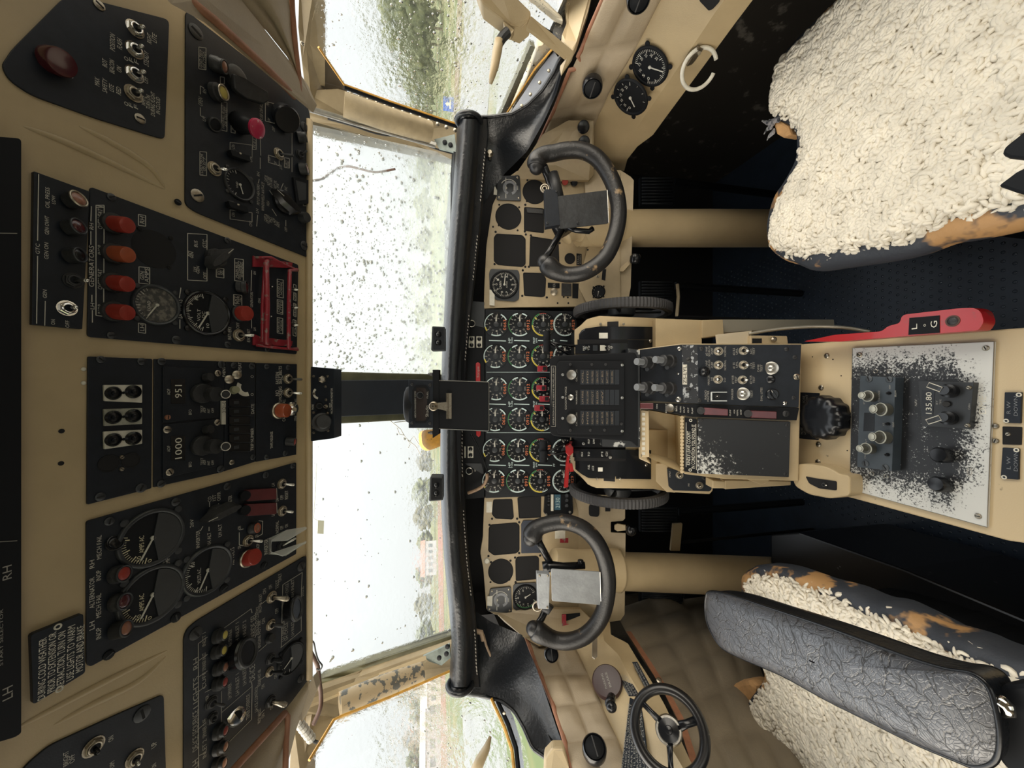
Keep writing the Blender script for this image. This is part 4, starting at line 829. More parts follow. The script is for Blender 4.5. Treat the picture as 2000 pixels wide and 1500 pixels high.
letters(p, G, [(178, 560, 480, 'GENERATORS', 10), (178, 448, 436, 'RH', 8), (180, 604, 592, 'LH', 8), (195, 447, 408, 'OVERHEAT', 9), (195, 497, 479, 'INOP', 9), (195, 565, 526, 'OVERHEAT', 9), (195, 613, 595, 'INOP', 9), (277, 436, 423, 'RH', 9), (277, 646, 634, 'LH', 9), (277, 546, 530, 'GEN', 8), (286, 551, 524, 'AMPS', 8), (351, 621, 585, 'DC VOLTS', 10), (382, 482, 470, 'BUS', 7), (399, 484, 468, 'GTC', 7), (368, 500, 490, 'RH', 6), (374, 504, 492, 'GEN', 6), (380, 530, 522, 'LH', 6), (386, 534, 520, 'GEN', 6), (400, 545, 532, 'OFF', 7), (427, 537, 525, 'VOLT', 6), (433, 537, 527, 'SEL', 6), (462, 542, 512, 'MAIN BUS', 5), (467, 545, 510, 'DISCONNECT', 5), (472, 542, 512, 'WARNING', 5), (460, 593, 578, 'EXT', 5), (465, 593, 578, 'PWR', 5), (470, 590, 582, 'ON', 5), (448, 663, 638, 'BATTERY', 7), (464, 642, 630, 'OFF', 6), (485, 668, 655, 'EXT', 6), (485, 651, 643, 'BATT', 6), (491, 600, 570, 'GENERATORS', 5), (506, 592, 583, 'ON', 5), (497, 646, 640, 'LH', 5), (497, 536, 530, 'RH', 5), (544, 578, 548, 'LAND LT', 4), (549, 576, 550, 'NORMAL', 4), (544, 610, 588, 'CABIN', 4), (549, 611, 588, 'LITES', 4), (544, 648, 622, 'MAIN BUS', 4), (549, 646, 624, 'NORMAL', 4), (576, 585, 572, 'OFF', 4), (576, 616, 593, 'EMER', 4), (576, 652, 626, 'OFF', 4)], extra=gx)
for x, y in ((218, 437), (219, 495), (218, 552), (218, 608)): lamp(p, G, x + 2, y, x + 32, y + 3, 15, .020, REDL if y != 495 else ORL, r0=20, name='warning_lamp')
b = MB(); b.lathe(G.hit(302, 487), G.N, [(36 * G.su(302, 487), 0), (36 * G.su(302, 487), .0003)], 44); b.build('empty_gauge_hole', VOID, p)
for x, y in ((333, 465), (330, 522), (272, 447)): screw(p, G, x, y, 4, VOID)
gauge(p, G, 305, 596, 37, scale=(150, 30), ticks=12, needle=(148, .75), names=((-.1, .35, .5, .14, 'LOAD'),), face=mat('dusty_dial', (.05, .05, .048), .8, col2=(.16, .15, .13), vs=160), name='ammeter')
gauge(p, G, 404, 612, 41, scale=(165, 15), ticks=30, needle=(152, .82, .0), names=((-.15, .38, .55, .14, 'VOLT'), (-.1, .18, .3, .14, 'DC'), (.62, .48, .2, .14, '30'), (-.58, .0, .2, .14, '10')), bezel=BLKG, half=(190, 350), name='voltmeter')
wing(p, G, 418, 505, -40, 30, 13, .022, base=18)
lamp(p, G, 463, 560, 482, 561, 11, .010, DRL, bezel=DUSTY, r0=10); lamp(p, G, 468, 612, 484, 612, 14, .016, REDL, r0=16, name='warning_lamp'); toggle(p, G, 466, 655, 494, 655, .014, 12)
screw(p, G, 347, 395, 6); screw(p, G, 444, 470, 6, GREYP); screw(p, G, 217, 655, 7, GREYP); screw(p, G, 344, 664, 8, GREYP); screw(p, G, 444, 673, 6, GREYP); screw(p, G, 521, 682, 5, GREYP); screw(p, G, 217, 385, 7, GREYP)
# red guard
for y in (507, 660): g = MB(); g.plate(G, [(495, y - 8), (495, y + 14), (570, y + 16), (572, y + 6), (510, y - 2)], .001, 0, .003); gu = g.build('guard_base', REDG, p, bevel=.0005)
def GB(name, pts, r): b = MB(); b.tube([G.hit(x, y, h) for x, y, h in pts], r, 8); b.build(name, REDG, gu, smooth=True)
GB('guard_bar', [(525, 506, .006), (520, 512, .016), (522, 600, .018), (520, 670, .016), (530, 676, .006)], .0040); GB('guard_bar', [(518, 514, .010), (513, 600, .011), (513, 668, .010)], .0030)
GB('guard_bar', [(580, 527, .008), (566, 528, .013), (564, 600, .014), (564, 680, .013), (580, 682, .008)], .0035)
GB('guard_bar', [(500, 503, .004), (530, 503, .015), (555, 517, .012), (582, 528, .006)], .0022); GB('guard_bar', [(500, 674, .004), (530, 678, .015), (582, 683, .006)], .0022)
for x, y in ((532, 560), (530, 618)): toggle(p, G, x - 8, y, x, y, .008, 5, DUSTY, CHROME)
for y in (566, 601, 635): toggle(p, G, 566, y, 581, y, .010, 7, DUSTY, STEEL)

# --- centre column: four stacked plates
p = panel('overhead_outlet_panel', F, [(172, 696), (298, 701), (296, 954), (170, 986)], 'black overhead plate with three white twin sockets', r=.002)
for x, y, cl in ((240, 766, WHT2), (240, 813, mat('grimy_white', (.36, .36, .30), .6, var=.4, vs=120)), (240, 857, WHT2)):
    b = MB(); e = (y - 813) * .12; b.plate(G, [(203, y - 14), (278, y - 16 - e * .3), (278, y + 15 - e), (204, y + 19 + e * .3)], .001, 0, .003); o = b.build('twin_socket', cl, p, bevel=.0004)
    for xx, yy in ((221, y + 2), (260, y - 1)):
        b = MB(); P = G.hit(xx, yy, .003); s = G.su(xx, yy); b.lathe(P, G.N, [(13 * s, 0), (13 * s, .001), (10 * s, .003), (9 * s, .001), (4.5 * s, .0015), (4 * s, .004), (1 * s, .0045)], 24); b.build('socket_jack', BLKG, o, autos=40)
    b = MB(); b.lathe(G.hit(241, y + 1, .003), G.N, [(2.5 * G.su(241, y), 0), (2.5 * G.su(241, y), .0004)], 12); b.build('socket_hole', BLKM, o)
for x, y, r in ((213, 905, 16), (256, 899, 14)):
    b = MB(); b.lathe(G.hit(x, y), G.N, [(r * G.su(x, y), .0001), (r * G.su(x, y), .0004)], 28); b.ring(G.hit(x, y, .0004), G.N, r * G.su(x, y), .0006); b.build('empty_hole', VOID, p)
for x, y, r in ((196, 702, 7), (276, 706, 7), (195, 970, 8), (275, 953, 9), (237, 893, 4), (237, 916, 4)): screw(p, G, x, y, r, GREYP if r > 5 else BRASS)
def radio(px, txt, y0, dig, xk, label, dx=348):
    p = panel('radio_control_unit', F, px, label, 'radio', r=.002, th=.004); K = F.off(.004); ym = (y0[0] + y0[1]) / 2
    b = MB(); b.plate(K, [(334, ym - 24), (362, ym - 24), (362, ym + 24), (334, ym + 24)], .001, 0, .0006); b.build('frequency_window', BLKG, p)
    letters(p, K, [(348, y0[0], y0[1], dig, 14)], WHT2, 'frequency_digits', lift=.0007)
    letters(p, K, [(329, ym + 7, ym - 5, 'ADF', 6), (371, xk + 40, xk + 30, 'BFO', 6), (394, xk + 36, xk + 22, 'TEST', 5), (399, xk + 36, xk + 26, 'ADF', 5), (407, xk + 37, xk + 28, 'ANT', 5), (415, xk + 36, xk + 27, 'OFF', 5)])
    knob(p, K, 392, xk - 2, 398, xk - 1, [(19, 0), (19, .006), (18, .007)], DUSTY); knob(p, K, 406, xk - 1, 424, xk, [(14, .006), (14, .018), (13, .02)], DUSTY); knob(p, K, 424, xk, 441, xk, [(8, .02), (8, .028), (6, .03)], DUSTY, rim=STEEL, rimr=7.5)
    knob(p, K, 402, xk - 32, 412, xk - 34, [(9, 0), (8, .008)], DUSTY)
    return p, K
p, K = radio([(318, 716), (428, 720), (426, 815), (318, 826)], None, (777, 752), '951', 770, 'upper ADF radio unit in the overhead console showing 951')
screw(p, K, 327, 815, 5, COPL); screw(p, K, 425, 729, 6, BRASS)
p, K = radio([(318, 830), (425, 818), (424, 910), (318, 935)], None, (896, 855), '1000', 872, 'lower ADF radio unit in the overhead console showing 1000')
screw(p, K, 326, 839, 7, BRASS); screw(p, K, 424, 825, 6, BRASS); screw(p, K, 331, 922, 7, BRASS)
p = panel('overhead_radio_mount', F, [(301, 701), (440, 706), (436, 922), (300, 952)], 'black overhead mounting plate behind the two ADF units', r=.001, th=.002)
for x, y in ((315, 706), (432, 712), (314, 945), (430, 916)): screw(p, G, x, y, 7, GREYP)
p = panel('overhead_clock_panel', F, [(441, 706), (499, 708), (498, 902), (437, 921)], 'black overhead trip recorder panel with six thumbwheels and a small meter', r=.001)
b = MB(); b.plate(G, [(433, 783), (441, 783), (441, 829), (433, 829)], 0, 0, .003); b.build('white_label', WHT2, p)
letters(p, G, [(437, 806, 785, '3121-0', 7)], BLKM, lift=.0034)
letters(p, G, [(437, 736, 716, 'EVENT', 6), (468, 730, 708, 'REPEAT', 6), (493, 808, 789, 'DATE', 6), (492, 880, 836, 'TRIP NUMBER', 6)])
for x, y in ((446, 741), (461, 732)): knob(p, G, x, y, x + 3, y, [(8, 0), (8, .004), (4, .006)], BRASS)
knob(p, G, 456, 762, 461, 761, [(8, 0), (7, .007)], mat('faded_green_button', (.25, .25, .16), .6))
for k in range(6):
    y = 786 + k * 17.5; b = MB(); b.plate(G, [(448, y - 7.5), (488, y - 7.5), (488, y + 7.5), (448, y + 7.5)], .001, 0, .003); b.mi(1); b.pbar(G, 450, y + 8.5, 488, y + 8, .8, .003); b.pbox(G, 462, y, 5, 3, .003, .0034)
    b.build('thumbwheel', [BLKG, GREYP], p)
b = MB(); P = G.hit(480, 756); s = G.su(480, 756); b.arc(G, P, 10 * s, 18 * s, 60, 200, 0, .0008); b.build('meter_scale', WHT2, p); letters(p, G, [(492, 738, 733, 'O', 6), (492, 773, 768, 'O', 6)])
screw(p, G, 452, 903, 5, BRASS); screw(p, G, 493, 893, 5, GREYP); screw(p, G, 491, 715, 6, GREYP); screw(p, G, 456, 714, 6, GREYP)
p = panel('overhead_switch_panel', F, [(501, 709), (580, 711), (579, 888), (500, 902)], 'black overhead panel with the no smoking and fasten seat belts switches', r=.001)
toggle(p, G, 562, 740, 588, 741, .016, 10, BRASS, mat('dark_lever', (.05, .045, .035), .4)); toggle(p, G, 562, 767, 588, 768, .016, 10, BRASS, STEEL)
lamp(p, G, 544, 802, 562, 802, 13, .016, ORL, r0=16, name='warning_lamp', base=BRASS); knob(p, G, 568, 798, 574, 799, [(13, 0), (13, .004), (8, .006), (4, .009)], CHROME)
lamp(p, G, 560, 862, 576, 863, 7, .012, REDL, bezel=DUSTY, r0=8)
letters(p, G, [(541, 773, 762, 'NO', 7), (547, 785, 755, 'SMOKING', 6), (541, 750, 727, 'FASTEN', 6), (547, 750, 715, 'SEAT BELTS', 6), (554, 823, 815, 'CA', 6), (554, 788, 780, 'ALL', 6), (577, 822, 812, 'STEW', 5), (577, 786, 778, 'ALL', 5), (530, 876, 843, 'TAPE RELEASE', 5), (551, 742, 734, 'ON', 4), (551, 770, 762, 'ON', 4)])
for x, y in ((520, 716), (562, 718), (520, 893), (556, 885)): screw(p, G, x, y, 5, GREYP)

# --- alternator panel
p = panel('overhead_instrument_panel', F, [(169, 1018), (579, 903), (579, 1082), (176, 1303), (169, 1296)], 'black overhead alternator panel with three moving-needle meters', r=.003)
NA = ((-.12, .34, .62, .15, 'AMPS AC'), (-.62, .42, .2, .13, '50'), (-.82, .1, .12, .13, '0'))
for y in (1050, 1161): gauge(p, G, 297, y, 52, scale=(165, 70), ticks=16, needle=(152, .78), names=NA, bezel=GREYP, half=(190, 350), name='ammeter', ink=None, mark=mat('cream_ink', (.60, .55, .38), .6))
gauge(p, G, 405, 1113, 44, scale=(175, 55), ticks=20, needle=(154, .78), names=((-.1, .36, .66, .15, 'VOLTS A.C.'), (-.75, .48, .2, .14, '50'), (.5, .6, .22, .13, '150')), bezel=GREYP, half=(190, 350), name='voltmeter')
lamp(p, G, 222, 1062, 226, 1060, 13, .003, BLKG, bezel=BLKG, r0=14); lamp(p, G, 226, 1122, 243, 1120, 14, .010, REDL, bezel=GREYP, r0=17); lamp(p, G, 226, 1176, 244, 1174, 14, .010, DRL, bezel=GREYP, r0=17); lamp(p, G, 224, 1232, 247, 1227, 14, .011, COPL, bezel=GREYP, r0=16)
for x, y, r in ((213, 1018, 8), (343, 980, 8), (212, 1279, 9), (343, 1206, 9), (443, 950, 7), (437, 1149, 8), (518, 928, 6), (516, 1104, 7), (571, 910, 5)): screw(p, G, x, y, r, GREYP if y < 1100 else BLKM)
wing(p, G, 420, 1000, 100, 33, 13, .022, base=15)
def gx(b):
    b.pbar(G, 391, 1037, 396, 1028, 1.); b.pbar(G, 408, 1037, 408, 1029, 1.); b.pbar(G, 409, 990, 409, 981, 1.); b.pbar(G, 423, 991, 427, 983, 1.); b.pbar(G, 467, 1040, 467, 1064, 1.); b.pbar(G, 467, 1064, 475, 1066, 1.); b.pbar(G, 467, 1035, 475, 1033, 1.)
    b.pbar(G, 505, 1017, 513, 1018, 1.); b.pbar(G, 513, 1018, 512, 1043, 1.); b.pbar(G, 512, 1043, 503, 1048, 1.)
    for y0, y1 in ((953, 976), (982, 1002)): b.pbar(G, 540, y0, 541, y1, 1.)
letters(p, G, [(179, 1230, 1214, 'LH', 9), (179, 1188, 1128, 'ALTERNATOR', 9), (179, 1110, 1094, 'RH', 9), (193, 1092, 1046, 'MECH FAIL', 9), (192, 1134, 1114, 'INOP', 9), (192, 1206, 1160, 'MECH FAIL', 9), (192, 1248, 1226, 'INOP', 9), (316, 1106, 1094, 'ALT', 8), (327, 1106, 1086, 'AMPS', 8), (374, 1030, 1014, '26V', 7), (386, 1070, 1036, 'INVERTER', 7), (408, 1066, 1040, 'RH ALT', 7), (429, 1048, 1024, 'LH ALT', 7), (409, 980, 970, 'CO', 7), (418, 978, 966, '1ST', 7), (427, 978, 961, 'OFFR', 7), (449, 998, 968, 'VOLTMETER', 7), (453, 1104, 1070, 'AC VOLTS', 8), (467, 1072, 1066, 'ON', 6), (467, 1034, 1028, 'ON', 6), (501, 1050, 1044, 'OFF', 6), (503, 1074, 1062, 'INOP', 6), (519, 1083, 1053, 'INVERTER', 7), (541, 1041, 1018, 'NORMAL', 6), (550, 1034, 1027, 'OFF', 6), (559, 1030, 1024, 'ON', 6), (541, 980, 974, 'ON', 6), (550, 976, 967, 'OFF', 6), (559, 975, 958, 'RESET', 6), (533, 950, 944, 'LH', 6), (533, 1008, 1002, 'LH', 6)], extra=gx)
for y0, y1 in ((957, 979), (985, 1008)):
    b = MB(); b.plate(G, [(483, y0), (540, y0 - 3), (540, y1 - 4), (484, y1)], .001, .001, .009); o = b.build('switch_guard', MAROON, p, bevel=.001)
    knob(o, G, 474, (y0 + y1) / 2, 480, (y0 + y1) / 2, [(10, 0), (9, .010)], BLKM, name='guard_hinge')
toggle(p, G, 550, 945, 573, 947, .012, 10); toggle(p, G, 551, 998, 571, 1000, .012, 10); toggle(p, G, 484, 1056, 511, 1057, .013, 11, BRASS, STEEL)
lamp(p, G, 490, 1033, 503, 1031, 8, .010, COPL, bezel=ORL, r0=10); lamp(p, G, 483, 1090, 499, 1087, 15, .016, REDL, r0=17, base=BRASS, name='warning_lamp')
CLEAR = bpy.data.materials.new('clear_guard_plastic'); CLEAR.use_nodes = True; _n = CLEAR.node_tree.nodes; _n['Principled BSDF'].inputs['Base Color'].default_value = (.7, .72, .70, 1); _n['Principled BSDF'].inputs['Alpha'].default_value = .38; _n['Principled BSDF'].inputs['Roughness'].default_value = .2
b = MB()
for L in ([(524, 1053, 0), (560, 1036, .004), (598, 1030, .014), (599, 1033, .016), (564, 1054, .016), (530, 1056, .012)], [(524, 1082, 0), (560, 1084, .004), (598, 1057, .014), (598, 1060, .016), (558, 1086, .014), (528, 1082, .012)], [(524, 1052, 0), (524, 1083, 0), (529, 1083, .013), (529, 1056, .013)]):
    P = [G.hit(*t) for t in L]; b.prism(P, RT * .0012)
b.tube([G.hit(*t) for t in ((598, 1033, .015), (562, 1055, .016), (530, 1057, .013), (529, 1078, .013), (552, 1086, .014), (598, 1060, .015))], .0009, 6); b.build('clear_switch_guard', CLEAR, p)
toggle(p, G, 548, 1066, 576, 1052, .012, 9, DUSTY, STEEL)

# --- right outer panel
p = panel('overhead_instrument_panel', F, [(366, 22), (600, 205), (606, 225), (604, 500), (600, 502), (384, 415), (362, 400), (363, 28)], 'large black overhead panel on the right with red knob and heater switches', r=.007)
for x, y, r, m_ in ((382, 62, 13, DUSTY), (385, 382, 12, BRASS), (594, 248, 9, DUSTY), (594, 480, 9, DUSTY)): screw(p, G, x, y, r, m_)
lamp(p, G, 415, 124, 439, 131, 11, .014, COPL, bezel=DUSTY, r0=14); lamp(p, G, 418, 180, 437, 181, 12, .014, YELL, bezel=BRASS, r0=16); lamp(p, G, 416, 242, 421, 244, 11, .005, BLKM, bezel=DUSTY, r0=12)
b = MB(); s = G.su(460, 160); b.lathe(G.hit(456, 152), G.N, [(20 * s, 0), (19 * s, .010), (14 * s, .012)], 24); o = b.build('flap_handle', DUSTY, p, autos=40)
b = MB(); b.prism([G.hit(x, y, h) for x, y, h in ((455, 142, .016), (478, 152, .022), (524, 178, .026), (527, 196, .024), (516, 203, .02), (484, 192, .016), (458, 172, .012))], -G.N * .009); b.build('handle_grip', DUSTY, o, bevel=.002)
b = MB(); b.cone(G.hit(465, 240), G.hit(496, 250, .030), 20 * s, 11 * s, 20); o = b.build('pull_knob_shaft', BLKM, p, smooth=True)
b = MB(); P0, P1 = G.hit(498, 250, .030), G.hit(505, 252, .036); b.lathe(P0, P1 - P0, [(13 * s, 0), (17 * s, .001), (17.5 * s, .005), (15 * s, .007), (5 * s, .008)], 28); b.build('red_knob', mat('pink_red_plastic', (.42, .02, .07), .35, col2=(.6, .5, .48), vs=120, ramp=(.62, .68)), o, autos=40)
knob(p, G, 550, 224, 562, 234, [(21, 0), (24, .016), (22, .018)], BLKG); wing(p, G, 552, 395, 70, 30, 16, .016, BLKG, 22)
toggle(p, G, 418, 330, 441, 331, .012, 13, BRASS, CHROME); toggle(p, G, 544, 301, 571, 304, .012, 11, BRASS, DUSTY); toggle(p, G, 585, 302, 598, 295, .012, 9, DUSTY, DUSTY)
lamp(p, G, 582, 268, 598, 268, 8, .010, COPL, bezel=DUSTY, r0=10); lamp(p, G, 586, 330, 600, 330, 9, .010, COPL, bezel=DUSTY, r0=11); knob(p, G, 590, 425, 600, 424, [(11, 0), (9, .012)], DUSTY)
gauge(p, G, 467, 361, 28, scale=(160, 20), ticks=10, needle=(-160, .6), bezel=DUSTY, name='loadmeter', names=((-.1, .2, .4, .14, 'LOAD'),))
for x, y in ((462, 300), (458, 400)):
    b = MB(); b.plate(G, [(x - 12, y - 8), (x + 26, y + 4), (x + 28, y + 16), (x - 8, y + 4)], .001, .001, .010); b.build('switch_guard', BLKM, p, bevel=.001); toggle(p, G, x - 6, y, x + 8, y, .010, 8, DUSTY, BRASS)
b = MB(); b.plate(G, [(573, 345), (603, 352), (603, 397), (580, 400)], .001, 0, .004); b.mi(1); b.plate(G, [(578, 352), (598, 358), (598, 390), (584, 392)], .001, .004, .0045); b.build('timer_display', [BLKM, GREYP], p)
def gx(b):
    for x0, y0, x1, y1, s_ in ((388, 92, 402, 136, 5), (430, 150, 438, 164, 3), (432, 198, 443, 256, 6), (451, 220, 459, 260, 4), (449, 278, 492, 306, 14), (449, 410, 492, 432, 14), (390, 296, 403, 343, 3), (524, 303, 545, 322, 16), (518, 198, 536, 240, 12), (555, 308, 565, 328, 4), (493, 265, 500, 292, 0), (592, 370, 599, 402, 0)): b.pframe(G, x0, y0, x1, y1 - s_ * .3, 1.0, s_ * .4)
    b.pbar(G, 391, 168, 391, 184, 1.); b.pbar(G, 391, 168, 398, 172, 1.); b.pbar(G, 391, 210, 391, 226, 1.); b.pbar(G, 391, 226, 398, 230, 1.)
    b.pbar(G, 508, 308, 508, 330, 1.); b.pbar(G, 506, 350, 504, 358, 1.); b.pbar(G, 503, 420, 501, 442, 1.); b.pbar(G, 508, 266, 509, 304, 1.); b.pbar(G, 570, 244, 570, 336, 1.); b.pbar(G, 553, 358, 548, 370, 1.); b.pbar(G, 535, 385, 526, 372, 1.); b.pbar(G, 531, 408, 540, 422, 1.); b.pbar(G, 558, 430, 558, 442, 1.)
letters(p, G, [(391, 131, 98, 'GND TEST', 5, 2), (398, 134, 102, 'AIR COND', 5, 2), (391, 206, 190, 'OPEN', 7), (398, 236, 228, 'LH', 6), (399, 182, 174, 'RH', 6), (435, 250, 206, 'FIREWALL BLEED', 5), (441, 248, 210, 'AIR VALVES', 5), (455, 254, 228, 'PUSH ON', 5), (497, 289, 270, 'PULL', 5), (393, 341, 300, 'LOAD METER', 6), (400, 335, 308, 'SELECT', 6), (455, 290, 282, 'ON', 6), (489, 316, 306, 'OFF', 6), (455, 423, 415, 'ON', 6), (489, 442, 432, 'OFF', 6), (504, 400, 360, 'PITOT HEATERS', 5), (504, 344, 336, 'RH', 5), (502, 416, 408, 'LH', 5), (513, 412, 356, 'WINDSHIELD ANTI-ICE', 5), (510, 262, 240, 'HEAT ANTI', 5), (510, 236, 200, 'FUSE DE-ICE', 5), (519, 355, 342, 'CAPT PIL', 5), (524, 362, 345, 'NO 1 INV', 5), (529, 366, 348, '& OV ARM', 5), (537, 372, 352, 'CAPT PIL', 5), (542, 376, 358, '& 2 INV', 5), (518, 432, 418, 'CAPT &', 5), (523, 436, 420, '1ST OFF', 5), (528, 434, 424, 'PNLS', 5), (523, 402, 393, 'HIGH', 5), (534, 434, 426, 'LOW', 5), (538, 440, 430, '& OV', 5), (543, 444, 434, 'ARM', 5), (558, 452, 444, 'OFF', 5), (558, 372, 364, 'INC', 5), (525, 314, 306, 'HIGH', 5), (538, 322, 316, 'OFF', 5), (548, 330, 322, 'LOW', 5), (525, 238, 231, 'LOW', 5), (534, 256, 248, 'OFF', 5), (522, 206, 198, 'MED', 5), (558, 326, 312, 'CAPT', 4), (562, 326, 314, 'SEAL', 4), (596, 398, 374, 'EVENT TIMER', 4)], DIM, extra=gx)
# --- left outer (de-ice) panel
p = panel('overhead_instrument_panel', F, [(359, 1245), (366, 1228), (385, 1212), (596, 1086), (602, 1090), (600, 1338), (592, 1352), (455, 1500), (359, 1610)], 'large black overhead de-ice panel on the left with a row of sequence lights', r=.005)
def gx(b):
    for L in ([(387, 1257, 388, 1560), (387, 1257, 405, 1244), (388, 1290, 405, 1278), (388, 1322, 405, 1310), (388, 1350, 403, 1338), (388, 1423, 403, 1410), (388, 1476, 403, 1468), (432, 1350, 432, 1410), (400, 1352, 432, 1336), (438, 1226, 490, 1189), (490, 1189, 492, 1197), (432, 1392, 492, 1340), (492, 1340, 491, 1332), (492, 1340, 491, 1405), (491, 1405, 448, 1448), (548, 1265, 588, 1232), (588, 1232, 588, 1160), (588, 1160, 590, 1118), (590, 1118, 552, 1142), (552, 1142, 549, 1265), (505, 1272, 521, 1258), (520, 1172, 507, 1182), (505, 1330, 518, 1320), (505, 1398, 516, 1386)]): b.pbar(G, *L, 1.0)
letters(p, G, [(382, 1382, 1322, 'LIGHTS', 9), (382, 1307, 1285, 'RH', 9), (381, 1466, 1388, 'DE-ICE SEQUENCE', 9), (381, 1500, 1484, 'LH', 9), (398, 1345, 1312, 'CUFF', 6), (398, 1310, 1275, 'SPINNER INLET', 6), (398, 1262, 1236, 'INLET 1', 6), (449, 1262, 1230, 'RH SPINNER', 6), (463, 1258, 1216, 'RH INLET 1', 6), (477, 1252, 1212, 'RH INLET 2', 6), (494, 1262, 1200, 'OVERRIDE SEL', 9), (492, 1330, 1300, 'DE-ICE', 9), (463, 1358, 1316, 'LH INLET 1', 6), (477, 1338, 1308, 'LH INLET', 6), (448, 1365, 1335, 'LH SPINNER', 6), (484, 1404, 1356, 'TIMER OVERRIDE', 6), (506, 1265, 1212, 'ENGINE HOT AIR', 5), (502, 1240, 1184, 'PROP & INLET CONTROL', 5), (508, 1196, 1160, 'PROP & INLET', 5), (516, 1160, 1150, 'ON', 6), (528, 1150, 1142, 'OFF', 6), (541, 1150, 1132, 'TEST', 6), (546, 1136, 1120, 'ONLY', 6), (514, 1218, 1208, 'ON', 6), (540, 1198, 1188, 'OFF', 6), (552, 1196, 1166, 'RH SPINNER', 5), (560, 1168, 1140, 'RH CYCLE', 5), (571, 1166, 1132, 'RH INLET', 5), (590, 1165, 1146, 'DE-ICE SEL', 5), (553, 1252, 1212, 'LH SPINNER', 5), (559, 1250, 1216, 'LH CYCLE', 5), (571, 1242, 1214, 'LH INLET', 5), (506, 1340, 1308, 'ENGINE HOT AIR', 5), (500, 1390, 1340, 'LH ICE CONTROL', 5), (506, 1412, 1384, 'PROP & INLET', 5), (513, 1345, 1337, 'ON', 5), (538, 1325, 1317, 'OFF', 5), (513, 1402, 1394, 'ON', 5), (530, 1385, 1377, 'OFF', 5), (404, 1385, 1358, 'TRIMMER', 5), (399, 1440, 1404, 'SPINNER CUFF', 6), (399, 1480, 1445, 'INLET 2', 6)], DIM, extra=gx)
for x, y, l_ in ((440, 1240, YELL), (438, 1270, YELL), (441, 1303, COPL), (440, 1332, REDL), (441, 1427, REDL), (441, 1458, COPL), (439, 1490, COPL), (437, 1524, COPL)): lamp(p, G, x - 18, y + 3, x, y, 8.5, .012, l_, bezel=DUSTY, r0=13)
knob(p, G, 460, 1280, 484, 1274, [(26, 0), (28, .014), (24, .018)], BLKG, rim=DUSTY, rimr=23); knob(p, G, 562, 1192, 580, 1188, [(20, 0), (23, .012), (21, .014)], BLKG, rim=DUSTY, rimr=20)
toggle(p, G, 412, 1372, 437, 1378, .013, 12, DUSTY, DUSTY); toggle(p, G, 414, 1402, 420, 1404, .006, 11, DUSTY, BLKM)
toggle(p, G, 530, 1166, 560, 1170, .016, 11, BRASS, BRASS, lr=1.8); toggle(p, G, 528, 1220, 550, 1222, .012, 10, BRASS, DUSTY, lr=1.5); knob(p, G, 526, 1247, 532, 1246, [(9, 0), (7, .007)], DUSTY); toggle(p, G, 528, 1287, 548, 1290, .012, 10, DUSTY, BLKM, lr=1.8); toggle(p, G, 526, 1312, 550, 1313, .012, 9, BRASS, BLKM, lr=1.6); toggle(p, G, 528, 1370, 556, 1376, .016, 11, DUSTY, BRASS, lr=1.8)
knob(p, G, 460, 1400, 463, 1397, [(16, 0), (15, .005), (10, .006)], CHROME); knob(p, G, 462, 1399, 464, 1397, [(8, .006), (8, .0065)], VOID)
gauge(p, G, 568, 1285, 27, scale=(170, 60), ticks=4, needle=(120, .7), bezel=BLKM, name='temperature_gauge', half=(175, 365))
b = MB(); P = G.hit(568, 1285, .0034); b.arc(G, P, .001, 22 * G.su(568, 1285), 95, 175, 0, .0006); b.build('dial_sector', mat('pale_dial_sector', (.35, .38, .38), .5), p)
for x, y, r in ((382, 1237, 12), (588, 1106, 9), (587, 1325, 7)): screw(p, G, x, y, r, DUSTY)
# --- placard
p = panel('warning_placard', F, [(60, 1240), (163, 1198), (167, 1314), (65, 1377)], 'black placard in white capitals about cold weather gear operation', 'placard', r=.003, th=.006); K = F.off(.006)
letters(p, K, [(80, 1366, 1247, 'DURING COLD WEATHER', 13, 3), (99, 1352, 1236, 'PRIOR TO EXTENSION OR', 13, 3), (117, 1342, 1234, 'RETRACTION, TURN ON', 13, 3), (136, 1328, 1222, 'USE LIGHTS TO WARM', 13, 3), (154, 1312, 1222, 'MOTOR AND BRAKE', 13, 3)], WHT2)
for x, y in ((116, 1346), (113, 1224)): b = MB(); b.ring(K.hit(x, y), K.N, 4.5 * K.su(x, y), .0008); b.build('placard_rivet', WHT2, p)
for x, y in ((163, 721), (163, 748)): b = MB(); b.dome(F.hit(x, y), F.N, 4 * F.su(x, y), .002); b.build('cream_rivet', WHT2, hs, smooth=True)
# ================================================================ glareshield
gs = thing('glareshield', q(895, 780, .9), 'padded black leather glareshield roll running across below both windscreens', 'glareshield')
EDGE = [(232, 895), (260, 892), (300, 890), (380, 884), (450, 878), (520, 873), (600, 868), (700, 863), (780, 861), (860, 860), (950, 860), (1020, 863), (1100, 868), (1180, 876), (1250, 882), (1300, 879), (1342, 877)]
STI = [(232, 952), (260, 954), (300, 950), (380, 943), (450, 937), (520, 930), (600, 921), (700, 912), (780, 908), (860, 906), (950, 907), (1020, 910), (1100, 916), (1180, 926), (1250, 932), (1300, 934), (1342, 938)]
def lin(T, y):
    for (a, b_), (c, d) in zip(T, T[1:]):
        if a <= y <= c: return b_ + (d - b_) * (y - a) / (c - a)
    return T[0][1] if y < T[0][0] else T[-1][1]
def gsD(y): t = (y - 790) / 555; return .925 - .085 * t * t
rows = [[] for _ in range(12)]; NS = 90
